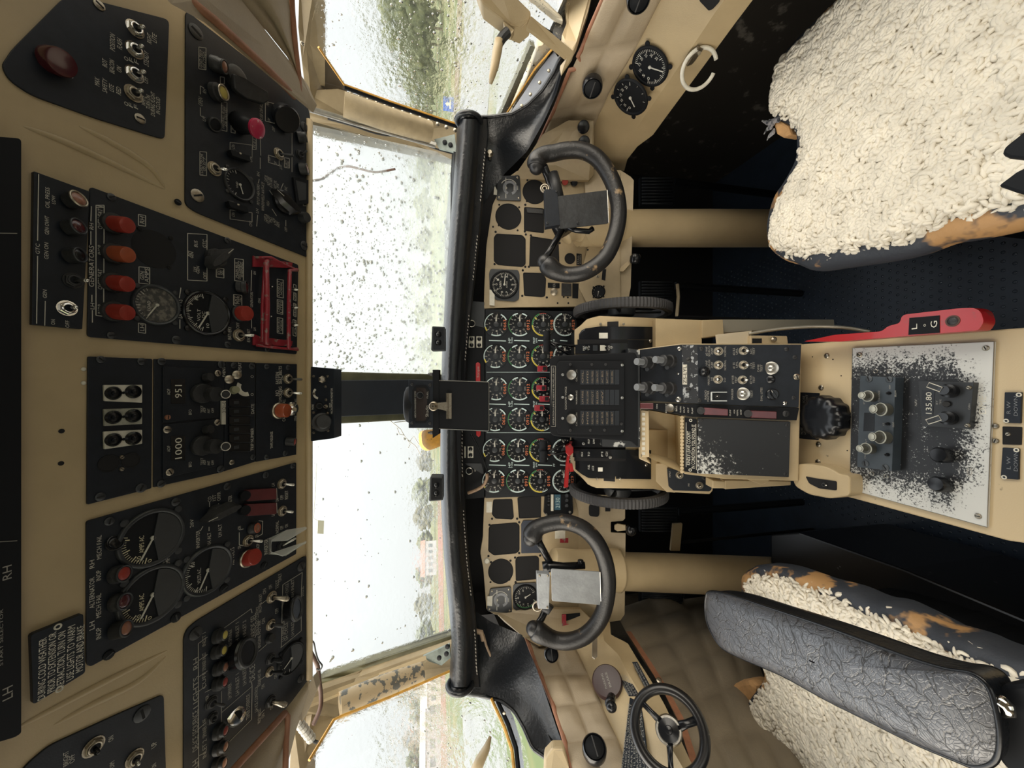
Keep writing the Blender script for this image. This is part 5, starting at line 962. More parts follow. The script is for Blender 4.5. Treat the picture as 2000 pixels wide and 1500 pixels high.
for i in range(NS + 1):
    y = 232 + 1110 * i / NS; e = lin(EDGE, y); s = lin(STI, y); D = gsD(y); w = mnoise.noise(V3((y * .02, 0, 0))) * .003 + mnoise.noise(V3((y * .09, 3, 0))) * .0012
    w2 = 30 + (s - e - 46) * .25
    prof = [(e + 2, D + .34), (e + 1, D + .06), (e, D + .03), (e + w2 * .12, D + .008), (e + w2 * .35, D - .006), (e + w2 * .65, D - .010), (e + w2, D - .004), (e + w2 * 1.25, D + .010), (e + w2 * 1.35, D + .016), (s - 3, D + .020), (s, D + .022), (s + 1, D + .09)]
    for r, (x, d) in zip(rows, prof): r.append(q(x, y, d + w))
b = MB(); b.grid(rows); b.build('leather_cover', LEATH, gs, smooth=True)
b = MB()
for i in range(150):
    y = 262 + 1060 * i / 150
    if mnoise.noise(V3((y * .013, 7, 0))) < -.12: continue
    x = lin(STI, y) - 4; D = gsD(y) + .014; b.tube([q(x, y, D), q(x + .8, y + 2.2 + random.random() * 2.5, D)], .0007 + .0006 * random.random(), 4)
b.build('white_stitching', mat('frayed_stitching', (.42, .40, .36), .8), gs)
for y, s in ((236, 1), (1338, -1)):
    e = lin(EDGE, y); D = gsD(y); b = MB(); c = q(e + 21, y, D + .012); b.ring(c, V3((1, .1 * s, 0)), .027, .0052, n=32, fr=Fr(c, V3((0, 1, 0)), V3((0, .1, 1)))); b.lathe(c - V3((s * .002, 0, 0)), V3((s, 0, 0)), [(.026, 0), (.024, .004)], 24); b.build('end_collar', LEATH, gs, smooth=True)
# deck between roll and windscreens
b = MB(); b.prism([EYE + V3((x, y, -.066)) for x, y in ((-.62, 1.02), (-.60, 1.54), (0, 1.54), (.60, 1.54), (.62, 1.02), (.5, .93), (-.5, .93))], V3((0, 0, -.012))); b.build('glareshield_deck', BLKM, gs)
b = MB(); b.prism([EYE + V3((x, y, -.40)) for x, y in ((-.63, 1.04), (-.60, 1.10), (.60, 1.10), (.63, 1.04), (.63, 1.06), (.60, 1.12), (-.60, 1.12), (-.63, 1.06))], V3((0, 0, .335))); b.build('gap_filler', VOID, gs)  # added black filler, keeps outside light from showing under the roll
# drapes to the side windows
dr = thing('glareshield_drape', q(1000, 230, .85), 'black leather drape sweeping from the glareshield end to the right side window', 'drape')
A = [(894, 226, .90), (925, 229, .90), (960, 228, .90), (1000, 222, .89), (1030, 205, .87), (1060, 175, .84), (1082, 140, .81), (1096, 108, .78)]
Cc = [(945, 400, .97), (962, 370, .96), (985, 340, .95), (1005, 320, .93), (1030, 295, .90), (1062, 238, .86), (1088, 180, .83), (1102, 128, .79)]
def drape(A, C_, par, nx=28, ns=12):
    rows = []
    pa = resamp([q(*p) for p in A], nx); pc = resamp([q(*p) for p in C_], nx)
    for s in range(ns + 1):
        u = s / ns; rows.append([pa[i].lerp(pc[i], u) + FW * (.016 * math.sin(math.pi * u) + mnoise.noise(pa[i].lerp(pc[i], u) * 14) * .012 * math.sin(math.pi * u)) for i in range(nx)])
    b = MB(); b.grid(rows); o = b.build('leather_drape', LEATH, par, smooth=True)
    b = MB(); b.tube(pa, .004, 8); b.build('drape_hem', LEATH, par, smooth=True); return o
drape(A, Cc, dr)
b = MB(); rows = []
for pts in ([(985, 238, .93), (1020, 186, .90), (1050, 140, .86), (1082, 100, .83)], [(1000, 238, .91), (1035, 200, .88), (1063, 160, .84), (1090, 112, .81)], [(1005, 236, .90), (1045, 198, .86), (1075, 152, .83), (1096, 110, .80)]): rows.append([q(*p) for p in pts])
b.grid(rows); b.build('bare_flange', mat('blue_grey_leather', (.09, .10, .12), .4, bump=.2), dr, smooth=True)
for x, y in ((1092, 114), (1072, 139), (1054, 162), (1036, 185), (1019, 207)): b = MB(); b.lathe(q(x, y, .82), -FW, [(.0035, 0), (.0035, .002), (.0015, .003)], 12); b.build('drape_rivet', BRASS, dr)
dr = thing('glareshield_drape', q(1000, 1370, .85), 'black leather drape sweeping from the glareshield end to the left side window', 'drape')
A = [(877, 1347, .90), (905, 1353, .90), (945, 1360, .90), (980, 1370, .88), (1005, 1390, .86), (1022, 1420, .83), (1040, 1462, .80), (1066, 1480, .78), (1078, 1492, .77)]
Cc = [(930, 1195, .97), (960, 1215, .96), (990, 1228, .94), (1020, 1240, .92), (1046, 1300, .87), (1070, 1370, .82), (1090, 1430, .79), (1100, 1455, .77), (1102, 1462, .76)]
drape(A, Cc, dr)
b = MB(); rows = []
for pts in ([(970, 1365, .90), (990, 1415, .86), (1010, 1480, .82), (1016, 1520, .8)], [(985, 1368, .89), (1003, 1400, .86), (1018, 1450, .82), (1024, 1500, .79)]): rows.append([q(*p) for p in pts])
b.grid(rows); b.build('bare_flange', mat('blue_grey_leather', (.09, .10, .12), .4), dr, smooth=True)
for x, y in ((985, 1392), (996, 1420), (1006, 1448)): b = MB(); b.lathe(q(x, y, .83), -FW, [(.0035, 0), (.0035, .002), (.0015, .003)], 12); b.build('drape_rivet', BRASS, dr)
# brackets and bits under the roll ends
b = MB(); P = q(957, 305, .93); b.lathe(P, V3((0, -1, .2)), [(.004, -.01), (.004, .006), (.008, .007), (.009, .012), (.005, .018)], 16); tag(b.build('screw_knob', BRASS, autos=40), 'small brass screw knob under the right end of the glareshield', 'knob')
b = MB(); b.tube([q(925, 1232, .93), q(940, 1235, .93), q(944, 1250, .93)], .006, 8); b.tube([q(944, 1240, .93), q(950, 1262, .935), q(962, 1290, .94)], .003, 8); tag(b.build('support_bracket', mat('rusty_cream_metal', (.35, .25, .17), .6)), 'rusty cream bracket under the left end of the glareshield', 'bracket')
# small lights perched on the roll
def perch(xy, label, tilt=0):
    x, y = xy; o = thing('eyebrow_light', q(x, y, .86), label, 'light'); f = Fr(q(x, y, .862), V3((1, 0, tilt * .0)), V3((0, .12, 1))); s = .86 / 750
    b = MB(); b.uvplate(f, [(-23 * s, -13 * s), (23 * s, -13 * s), (24 * s, 12 * s), (-24 * s, 14 * s)], -.030, 0, .003); b.build('light_body', GREYP, o, bevel=.0015)
    b = MB(); b.uvplate(f, [(-20 * s, -11 * s), (20 * s, -11 * s), (21 * s, 9 * s), (-21 * s, 10 * s)], 0, .0012, .002); b.build('light_face', BLKG, o)
    for d in (-8, 8): c = MB(); c.lathe(f.P(d * s, 0, .0012), f.N, [(6.5 * s, 0), (6 * s, .0015), (4.5 * s, .0004), (2.5 * s, .003), (.3 * s, .0038)], 20); c.build('light_bulb', BLKG, o, autos=40)
perch((856, 661), 'small two-lens light on top of the glareshield, right of the clipboard'); perch((852, 955), 'small two-lens light on top of the glareshield, left of the clipboard')
# microphone monitor box hanging at the windscreen head
mm_ = thing('microphone_monitor', q(630, 790, .70), 'black area microphone monitor box hanging below the overhead console', 'box'); f = Fr(q(630, 790, .71), RT, UP)
b = MB(); b.plate(f, [(607, 716), (653, 720), (653, 856), (607, 862)], .002, -.03, 0); b.build('box_case', BLK, mm_, bevel=.001)
letters(mm_, f, [(648, 808, 758, 'MICROPHONE MONITOR', 4), (611, 800, 790, 'PHONE', 4), (645, 796, 787, 'TEST', 4)])
knob(mm_, f, 629, 825, 632, 823, [(18, 0), (18, .005), (14, .006), (14, .018), (12, .02)], DUSTY); knob(mm_, f, 629, 741, 630, 741, [(7, 0), (7, .003), (4, .005)], BRASS, n=6); knob(mm_, f, 623, 793, 624, 793, [(8, 0), (7, .004)], BLKM, rim=DUSTY, rimr=5); toggle(mm_, f, 637, 794, 639, 794, .008, 4, BRASS, STEEL)
b = MB(); b.arc(f, f.hit(623, 768), 8 * f.su(623, 768), 12 * f.su(623, 768), 40, 170); b.build('meter_scale', WHT2, mm_)
for x, y in ((613, 735), (640, 735), (636, 755), (637, 781), (613, 806), (640, 807), (613, 835), (640, 837), (613, 845), (641, 841), (614, 769)): screw(mm_, f, x, y, 2.6, BRASS)
# clipboard with flow meter
cb_ = thing('clipboard', q(900, 792, .80), 'black metal chart clipboard on the glareshield with a nickel bulldog clip', 'clipboard'); f = Fr(q(900, 792, .80), RT, V3((0, .22, 1)))
b = MB(); b.plate(f, [(853, 743), (955, 746), (955, 842), (853, 837)], .004, -.003, 0); b.build('clip_plate', BLKM, cb_, bevel=.0006)
b = MB(); P = [f.P(u, v, .0004) for u, v in roundpoly([f.uv(x, y) for x, y in ((853, 743), (955, 746), (955, 842), (853, 837))], .004)]; b.tube(P, .0008, 5, closed=True); b.build('worn_plate_edge', STEEL, cb_)
b = MB(); b.plate(f, [(845, 722), (857, 722), (857, 848), (845, 856)], .001, -.018, .002); b.build('plate_bracket', BLKM, cb_, bevel=.001)
for y in (731, 845): b = MB(); b.tube([q(836, y, .80), q(848, y, .80)], .002, 8); b.tube([q(840, y, .80), q(845, y, .80)], .004, 6); b.build('bracket_stud', DUSTY, cb_)
b = MB(); s = f.su(850, 790); b.plate(f, [(873, 768), (882, 768), (882, 818), (873, 818)], .0006, .001, .005); b.plate(f, [(853, 787), (874, 785), (874, 803), (853, 798)], .001, .002, .008); b.tube([f.hit(874, y, .005) for y in (768, 818)], .003, 8); b.tube([f.hit(880, y, .003) for y in (768, 818)], .002, 8)
b.lathe(f.hit(848, 793, .001), f.N, [(9 * s, 0), (9 * s, .008), (7 * s, .010), (6 * s, .007), (3.5 * s, .006), (3.5 * s, .011), (2 * s, .011), (1 * s, .005)], 24); b.build('bulldog_clip', BRASS, cb_, autos=35)
fm = thing('fuel_flow_meter', q(820, 790, .80), 'small black digital meter box standing above the clipboard', 'instrument'); f2_ = Fr(q(822, 790, .795), RT, V3((0, .14, 1)))
b = MB(); b.plate(f2_, [(798, 741), (846, 743), (846, 836), (798, 836)], .001, -.05, 0); b.build('meter_case', BLK, fm, bevel=.0008)
b = MB(); b.plate(f2_, [(812, 752), (832, 752), (839, 762), (839, 817), (831, 826), (812, 826), (805, 817), (805, 762)], 0, 0, .0012); b.mi(1); b.plate(f2_, [(813, 757), (830, 757), (834, 764), (834, 815), (829, 822), (813, 822)], .001, .0012, .0018); b.build('display_window', [BLKM, mat('brown_filter_glass', (.02, .015, .014), .12)], fm)
letters(fm, f2_, [(811, 816, 764, 'AIRDATA MANAGEMENT SYSTEM', 3), (834, 814, 792, 'Shadin', 6), (835, 778, 764, 'FUEL', 3)], DIM, lift=.002)
knob(fm, f2_, 820, 771, 821, 772, [(7, .001), (7, .005), (4, .006)], BLKM, rim=DUSTY, rimr=6)
for x, y in ((805, 751), (840, 752), (805, 826), (840, 827)): screw(fm, f2_, x, y, 3, DUSTY)
b = MB(); b.lathe(q(800, 790, .83), V3((0, .1, 1)), [(.038, -.01), (.040, .0), (.037, .006), (.03, .009), (.012, .010)], 28); b.build('compass_ring', BLKM, fm, autos=40)

# ================================================================ instrument panel
M0 = F_MP; TH = .004
def ipanel(px, label, m, r=.003, fr=M0, th=TH): return panel('instrument_panel', fr, px, label, 'panel', r, th, m, w0=-.012)
G = M0.off(TH)
BPM = mat('beige_panel_paint', (.36, .285, .175), .45, var=.15, vs=20, bump=.1)
def hole(par, px=None, c=None, r=None, name='empty_cutout', g=None):
    g = g or G; b = MB()
    if c: b.lathe(g.hit(*c), g.N, [(r * g.su(*c), .0002), (r * g.su(*c), .0006)], 40)
    else: b.plate(g, px, .0035, .0002, .0006)
    o = b.build(name, VOID, par)
    b = MB()
    if c: b.ring(g.hit(*c, .0005), g.N, r * g.su(*c), .0009, n=40, m=6)
    else: b.tube([g.P(u, v, .0005) for u, v in roundpoly([g.uv(*p) for p in px], .0035)], .0009, 6, closed=True)
    b.build('cutout_edge', BLKM, o, smooth=True); return o
def dot(par, pts, r=2.0, g=None, m=VOID, name='screw_hole'):
    g = g or G
    for x, y in pts: b = MB(); b.lathe(g.hit(x, y), g.N, [(r * g.su(x, y), 0), (r * g.su(x, y), .0005)], 10); b.build(name, m, par)
ADI = lambda p, px, lab=1, sgn=1: adi(p, px)
def adi(p, px, flag=None):
    b = MB(); b.plate(G, px, .006, 0, .004); o = b.build('attitude_indicator', GREYP, p, bevel=.0006)
    cx = sum(a for a, _ in px) / 4; cy = sum(c for _, c in px) / 4; g = G.off(.004); s = g.su(cx, cy)
    b = MB(); b.arc(g, g.hit(cx + 2, cy), 9 * s, 14 * s, -160, 160); b.build('horizon_ring', mat('worn_grey_ring', (.20, .21, .23), .5), o)
    b = MB(); b.pbar(g, cx - 6, cy - 20, cx - 6, cy + 20, 1.2); b.pbar(g, cx + 10, cy - 9, cx + 10, cy + 10, 1.2); b.pbar(g, cx + 14, cy - 7, cx + 14, cy + 7, .8); b.pbar(g, cx + 17, cy - 4, cx + 17, cy + 4, .8); b.pbar(g, cx - 10, cy, cx - 4, cy, 1.5); b.arc(g, g.hit(cx, cy), 16 * s, 17 * s, -60, 60); b.arc(g, g.hit(cx - 6, cy), 0.2 * s, 2.5 * s, 0, 360); b.build('horizon_bars', WHT, o)
    for x, y in px: x, y = cx + (x - cx) * .8, cy + (y - cy) * .8; b = MB(); b.dome(g.hit(x, y), g.N, 2 * s, .0012); b.build('corner_screw', BRASS, o)
    return o
# right (first officer) panel
p = ipanel([(1011, 333), (1045, 345), (1160, 352), (1176, 460), (1180, 598), (1000, 600), (945, 603), (946, 560), (950, 480), (962, 400), (985, 352)], 'beige right instrument panel with empty square and round cut-outs', BPM, r=.004)
adi(p, [(973, 344), (1015, 342), (1018, 392), (970, 390)])
b = MB(); b.plate(G, [(966, 362), (971, 372), (971, 381), (964, 380)], 0, 0, .0006); b.build('panel_label', WHT2, p)
hole(p, c=(993, 423), r=25); dot(p, [(975, 400), (1014, 405), (974, 440), (1011, 450), (957, 415), (963, 443)])
hole(p, c=(1044, 375), r=23); dot(p, [(1030, 352), (1029, 393)])
hole(p, [(1024, 405), (1062, 408), (1062, 455), (1024, 450)]); dot(p, [(1026, 400), (1025, 452)], 2.4)
b = MB(); b.plate(G, [(1028, 406), (1060, 409), (1060, 417), (1030, 415)], .001, .0006, .003); b.build('cutout_bracket', DUSTY, p)
hole(p, [(970, 457), (1020, 460), (1026, 467), (1026, 516), (1020, 521), (972, 517), (965, 510), (965, 464)]); dot(p, [(968, 453), (1027, 458), (966, 516), (1026, 521), (1033, 521)], 2.3)
hole(p, [(1036, 462), (1090, 470), (1092, 520), (1034, 520)]); dot(p, [(1037, 460), (1093, 475), (1103, 521), (1021, 528)], 2.3)
hole(p, [(1022, 533), (1060, 534), (1066, 545), (1064, 578), (1058, 580), (1024, 577)]); dot(p, [(1020, 578), (1068, 581), (1021, 528)], 2.3)
b = MB(); b.plate(G, [(958, 525), (1012, 527), (1015, 536), (1014, 584), (1006, 589), (970, 586), (957, 575), (955, 534)], .005, 0, .003); b.build('altimeter_case', GREYP, p, bevel=.0006)
NB = [(.60 * math.sin(math.radians(36 * k)), .60 * math.cos(math.radians(36 * k)), .14, .16, str(k)) for k in range(10)]
gauge(p, G.off(.003), 985, 556, 26, scale=(90, -270), ticks=50, needle=(-5, .78), names=NB + [(-.05, .30, .62, .16, 'CABIN'), (0, -.18, .5, .10, 'ALTITUDE')], bezel=BLKM, name='cabin_altimeter', lugs=0, maj=5)
b = MB(); b.arc(G, G.hit(985, 556, .0045), 25.5 * G.su(985, 556), 27 * G.su(985, 556), -40, 190, .0045, .0052); b.build('yellow_limit_band', mat('faint_yellow', (.45, .40, .16), .5), p)
b = MB(); b.plate(G, [(956, 566), (966, 566), (966, 597), (956, 596)], 0, .004, .005); b.build('panel_label', WHT2, p)
for x, y, m_ in ((1103, 355, REDL), (1121, 357, BLKG)): lamp(p, G, x, y, x + 1, y, 6, .010, m_, r0=7, base=BLKM)
b = MB(); b.plate(G, [(1113, 316), (1122, 315), (1124, 336), (1115, 337)], .001, 0, .006); b.build('red_switch_guard', REDG, p); b = MB(); b.plate(G, [(1124, 317), (1152, 318), (1152, 342), (1126, 337)], .001, 0, .002); b.build('switch_plate', BLKM, p)
hole(p, c=(1113, 505), r=10); b = MB(); b.plate(G, [(1126, 495), (1136, 496), (1136, 518), (1126, 518)], .0006, 0, .001); b.build('small_placard', BLKM, p); letters(p, G, [(1129, 516, 498, 'STALL', 2.6), (1133, 516, 498, 'WARN', 2.6)], DIM, lift=.001)
b = MB(); b.plate(G, [(1070, 552), (1093, 553), (1093, 563), (1070, 562)], .0006, 0, .001); b.build('small_placard', BLKM, p); letters(p, G, [(1082, 561, 554, 'RCA', 5)], DIM, lift=.001)
b = MB(); b.plate(G, [(1097, 553), (1116, 554), (1116, 578), (1097, 577)], .001, 0, .003); b.build('rocker_block', DUSTY, p); b = MB(); b.plate(G, [(1118, 553), (1130, 554), (1129, 583), (1118, 582)], .0006, 0, .001); b.build('small_placard', BLKM, p)
knob(p, G, 1082, 570, 1082, 570, [(7, 0), (7, .003), (3, .005)], BRASS); dot(p, [(1101, 580), (1109, 581), (1089, 592), (1110, 592)], 1.8)
# subpanel below the right panel, bent back towards the pilot
sp = thing('panel_apron', q(1200, 470, .95), 'beige lower flange of the right instrument panel, above the dark footwell', 'panel'); 
b = MB(); F_AP = Fr(q(1180, 470, .99), RT, q(1150, 470, .985) - q(1225, 470, .955))
b.plate(F_AP, [(1140, 330), (1212, 332), (1232, 345), (1238, 352), (1232, 560), (1225, 600), (1150, 600), (1130, 560), (1150, 470)], .002, -.004, 0); b.build('apron_skin', BPM, sp, bevel=.001)
b = MB(); b.tube([F_AP.hit(1211, y, .001) for y in (338, 480, 596)], .0015, 6); b.build('apron_fold', BPM, sp); g2 = F_AP
gauge(sp, F_AP, 1169, 570, 12, scale=(200, -20), ticks=8, needle=(170, .7), bezel=BLKM, name='small_gauge')
dot(sp, [(1165, 462), (1200, 500), (1148, 488), (1160, 520)], 1.8, F_AP); b = MB(); b.plate(F_AP, [(1177, 524), (1184, 526), (1182, 548), (1175, 546)], .0006, 0, .001); b.build('small_placard', BLKM, sp); screw(sp, F_AP, 1167, 540, 3, BRASS)
# left (captain) panel
p = ipanel([(946, 972), (1120, 968), (1130, 1000), (1150, 1090), (1150, 1195), (1078, 1202), (1000, 1206), (965, 1200), (950, 1190), (944, 1110), (938, 1080), (943, 1050)], 'beige left instrument panel with empty square and round cut-outs', BPM, r=.004)
b = MB(); b.plate(G, [(950, 980), (961, 980), (961, 1001), (950, 1001)], 0, 0, .0006); b.build('panel_label', WHT2, p)
hole(p, [(964, 976), (1000, 975), (1003, 1010), (1000, 1014), (968, 1012), (961, 1004)]); dot(p, [(961, 1013), (1010, 1013), (956, 1025), (1014, 1020)], 2.3)
hole(p, [(1011, 972), (1056, 968), (1056, 1010), (1014, 1012)]); dot(p, [(1056, 1012)], 2.3)
hole(p, [(959, 1025), (1008, 1021), (1014, 1026), (1014, 1075), (1008, 1080), (965, 1084), (954, 1076), (955, 1031)]); dot(p, [(954, 1086), (1014, 1080), (1006, 1089), (959, 1098), (997, 1095)], 2.3)
b = MB(); b.plate(G, [(1022, 1017), (1058, 1016), (1060, 1080), (1018, 1081), (1018, 1024)], .002, 0, .003); o = b.build('blank_blue_plate', mat('dark_blue_plate', (.015, .022, .040), .4), p, bevel=.0005)
hole(p, c=(978, 1116), r=24); dot(p, [(958, 1137), (995, 1132)], 2); knob(p, G, 951, 1095, 951, 1096, [(6, 0), (4, .005)], WHT2)
hole(p, [(1010, 1088), (1048, 1086), (1052, 1090), (1052, 1130), (1008, 1134), (1007, 1094)]); dot(p, [(1007, 1137), (1055, 1085)], 2.3)
adi(p, [(957, 1150), (998, 1146), (1000, 1198), (951, 1194)])
b = MB(); b.plate(G, [(952, 1165), (962, 1164), (961, 1184), (951, 1183)], 0, .004, .005); b.build('panel_label', WHT2, p)
b = MB(); b.plate(G, [(1006, 1140), (1046, 1138), (1048, 1142), (1048, 1192), (1010, 1194), (1002, 1188), (1002, 1146)], .004, 0, .003); b.build('altimeter_case', GREYP, p, bevel=.0006)
gauge(p, G.off(.003), 1026, 1166, 23, scale=(250, -60), ticks=30, needle=(-60, .5), names=[(.62 * math.cos(math.radians(200 - 36 * k)), .62 * math.sin(math.radians(200 - 36 * k)), .16, .14, str(10 * (k + 1))) for k in range(6)], bezel=BLKM, name='airspeed_indicator', lugs=0)
b = MB(); b.arc(G, G.hit(1026, 1166, .0045), 20 * G.su(1026, 1166), 21.5 * G.su(1026, 1166), 130, 245, .0045, .0052); b.build('green_band', GRN, p)
gauge(p, G, 1078, 1224, 15, scale=(200, -20), ticks=8, needle=(100, .7), bezel=BLKM, name='small_gauge')
sq = thing('panel_apron', q(1190, 1100, .95), 'beige lower flange of the left instrument panel, above the dark footwell', 'panel')
F_AQ = Fr(q(1180, 1100, .99), RT, q(1150, 1100, .985) - q(1225, 1100, .955))
b = MB(); b.plate(F_AQ, [(1115, 965), (1221, 968), (1221, 1013), (1216, 1018), (1193, 1019), (1193, 1040), (1222, 1041), (1220, 1200), (1212, 1212), (1190, 1215), (1170, 1232), (1130, 1200), (1110, 1080)], .002, -.004, 0); b.build('apron_skin', BPM, sq, bevel=.001)
b = MB(); b.plate(F_AQ, [(1150, 985), (1170, 985), (1170, 1010), (1150, 1008)], .008, .0, .004); b.build('round_knob_plate', BLKM, sq)
b = MB(); b.plate(F_AQ, [(1182, 990), (1192, 990), (1192, 999), (1182, 999)], .001, .0, .003); b.build('small_switch', BLKM, sq)
for nm, F_, pts, lab in (('rudder_lock_lever', F_AQ, [(1200, 1026), (1206, 1023), (1222, 1026), (1222, 1036), (1206, 1038), (1200, 1034)], 'cream lever with black knob under the left instrument panel'), ('rudder_lock_lever', F_AP, [(1212, 522), (1226, 510), (1230, 516), (1218, 530), (1210, 530)], 'cream lever with black knob under the right instrument panel')):
    o = thing(nm, F_.hit(*pts[0], .01), lab, 'lever'); b = MB(); b.plate(F_, pts, .001, .004, .010); b.build('lever_arm', BEIGE, o, bevel=.0008)
    e = (1232, 1034) if 'left' in lab else (1240, 506); b = MB(); P = F_.hit(*e, .01); b.lathe(P - V3((.006, 0, 0)), V3((1, -.3, 0)), [(.009, -.006), (.013, 0), (.013, .012), (.009, .018)], 18); b.build('lever_knob', BLKG, o, autos=40)
# red guard and dark plate at lower left of captain's panel
p2 = thing('fire_switch_panel', q(1120, 1212, .97), 'small black switch plate with a pinkish red guard beside the left wheel', 'panel'); F_LS = frame3(q(1120, 1212, .97), V3((.35, -.93, .1)))
b = MB(); b.plate(F_LS, [(1098, 1200), (1133, 1197), (1133, 1224), (1100, 1227)], .001, 0, .002); b.build('switch_plate', BLKM, p2)
b = MB(); b.plate(F_LS, [(1098, 1200), (1106, 1200), (1106, 1218), (1118, 1220), (1121, 1226), (1098, 1224)], .001, .002, .008); b.build('red_guard', REDG, p2, bevel=.0008)
sd = thing('side_subpanel', q(1100, 1230, .96), 'beige left side subpanel turning the corner beside the control wheel', 'panel'); b = MB()
b.prism([q(x, y, d) for x, y, d in ((960, 1190, 1.0), (1135, 1190, .985), (1160, 1215, .96), (1175, 1255, .93), (1110, 1258, .92), (1052, 1262, .93), (1024, 1246, .96), (985, 1215, .99))], FW * .01); b.build('subpanel_skin', BPM, sd, bevel=.001)
sd = thing('side_subpanel', q(1120, 330, .95), 'beige right side subpanel turning the corner under the sidewall pad', 'panel'); b = MB()
b.prism([q(x, y, d) for x, y, d in ((1000, 350, 1.0), (1035, 300, .97), (1060, 262, .93), (1110, 235, .90), (1160, 235, .90), (1160, 340, .985), (1150, 352, .99), (1045, 350, 1.0))], FW * .01); b.build('subpanel_skin', BPM, sd, bevel=.001)
for y in (268, 248):
    b = MB(); P = q(1140 + (268 - y) * -.05, y + 10 if y == 268 else y, .905); b.lathe(P, V3((-.6, -.9, .1)), [(.014, 0), (.014, .004), (.012, .005)], 24); b.build('black_dial', BLKG, sd, autos=40)

# ================================================================ centre engine panel
CP = mat('engine_panel_black', (.012, .014, .017), .30, var=.2, vs=20, spec=.3)
p = panel('engine_instrument_panel', M0, [(948, 604), (1125, 608), (1125, 966), (948, 973)], 'black centre panel with twenty-four round engine gauges', 'panel', .002, .006, CP, w0=-.012); G6 = M0.off(.006)
COLS = [(634, 969, 1015, 1061, 1103), (696, 967.5, 1014, 1060, 1103), (759, 969, 1015, 1060.5, 1103), (819, 967, 1014, 1058.5, 1102), (879, 966, 1012, 1056, 1101), (939, 965, 1011, 1055, 1101)]
DIG = ('0663', '0912', '0198', '6829')
BANDS = ([(-95, -20, PALE), (-160, -62, PALE), (25, 60, PALE), (60, 150, PALE)],)
def egauge(x, y, kind):
    P = G6.hit(x, y); s = G6.su(x, y); R = 22 * s; d = P - G6.O; u, v = d.dot(G6.U), d.dot(G6.V)
    b = MB(); b.lathe(P, G6.N, [(R * 1.12, 0), (R * 1.10, .0012), (R * 1.02, .0014)], 36); o = b.build('engine_gauge', BLKG, p, autos=40); z = .0016
    def arc(a0, a1, m_, nm, r0=.93, r1=1.04): b = MB(); b.arc(G6, P, R * r0, R * r1, a0, a1, z, z + .0006); b.build(nm, m_, o)
    if kind == 0: arc(-25, -65, PALE, 'scale_band'); arc(205, 155, PALE, 'scale_band'); arc(15, 105, PALE, 'scale_band', .97, 1.04); arc(105, 125, YEL, 'scale_band')
    # the upper end of each dial points left in the frame's sideways view
    t = MB(); a0, a1 = {0: (-150, 60), 1: (-120, 60), 2: (-140, 30), 3: (-130, 50)}[kind]
    a0, a1 = -40, 220
    for k in range(9 if kind < 2 else 28):
        a = math.radians(a0 + (a1 - a0) * k / (8 if kind < 2 else 27)); L = .72 if kind < 2 or k % 5 == 0 else .86; t.bar(G6, u + R * L * math.cos(a), v + R * L * math.sin(a), u + R * .95 * math.cos(a), v + R * .95 * math.sin(a), R * .05, z, z + .0005)
    for k in range(8):
        a = math.radians(a1 - (a1 - a0) * (k + .0) / 7.5); T = text_mesh(str(k)); vs, fs, bw = T; t.add([G6.P(u + R * .58 * math.cos(a) - R * .06 + c * R * .13 / bw, v + R * .58 * math.sin(a) - R * .07 + e * R * .17 / .72, z + .0005) for c, e in vs], fs)
    t.build('dial_markings', DIM, o)
    if kind == 0: pass
    elif kind == 1: arc(-40, -12, PALE, 'scale_band'); arc(40, 10, PALE, 'scale_band'); arc(220, 140, PALE, 'scale_band'); arc(140, 45, GRN, 'scale_band', .96, 1.03)
    elif kind == 2: arc(220, 190, PALE, 'scale_band', .97, 1.03); arc(190, 95, YEL, 'scale_band'); arc(95, 20, GRN, 'scale_band'); arc(55, 48, YEL, 'scale_band', .75, 1.03); arc(20, -15, mat('red_band', (.4, .05, .04), .5), 'scale_band', .98, 1.03)
    else: arc(215, 15, PALE, 'scale_band')
    n = MB(); n.uvplate(G6, [(u + R * .28, v - R * .07), (u + R * .62, v - R * .05), (u + R * .9, v), (u + R * .62, v + R * .05), (u + R * .28, v + R * .07)], z + .0006, z + .0012)
    n.v = [q_ for q_ in n.v]; n.build('gauge_needle', WHT, o)
    c = MB(); c.lathe(G6.P(u, v, z), G6.N, [(R * .24, 0), (R * .24, .002), (R * .2, .0024)], 20); c.build('gauge_hub', GREYP, o, autos=40)
    t = MB(); t.text(G6, x + 16.5, y + 10.5, y - 9.5, DIG[kind], 6, lift=z); t.build('digital_readout', AMB, o)
    t = MB(); t.text(G6, x + 10.5, y + 3.5, y - 3.5, ('TORQ', 'RPM', 'TEMP', 'FLOW')[kind], 2.6, lift=z); t.build('gauge_caption', DIM, o)
for c in COLS:
    for k in range(4): egauge(c[k + 1], c[0], k)
def gx(b):
    for y in (665, 789, 908):
        for x0, x1 in ((955, 988), (1004, 1034), (1051, 1078), (1094, 1108)): b.pbar(G6, x0, y, x1, y + 1, 1.6)
    for y in (727, 845): b.pbar(G6, 950, y, 1120, y, .7, .0004)
ll = []
for y in (665, 789, 908): ll += [(995, y + 5, y - 5, 'HP', 5), (1000, y + 6, y - 6, 'TURB', 3), (1043, y + 6, y - 6, 'PROP', 4.5), (1048, y + 4, y - 4, 'RPM', 3), (1082, y + 3, y - 3, 'FF', 4)]
letters(p, G6, ll, PALE, extra=gx)
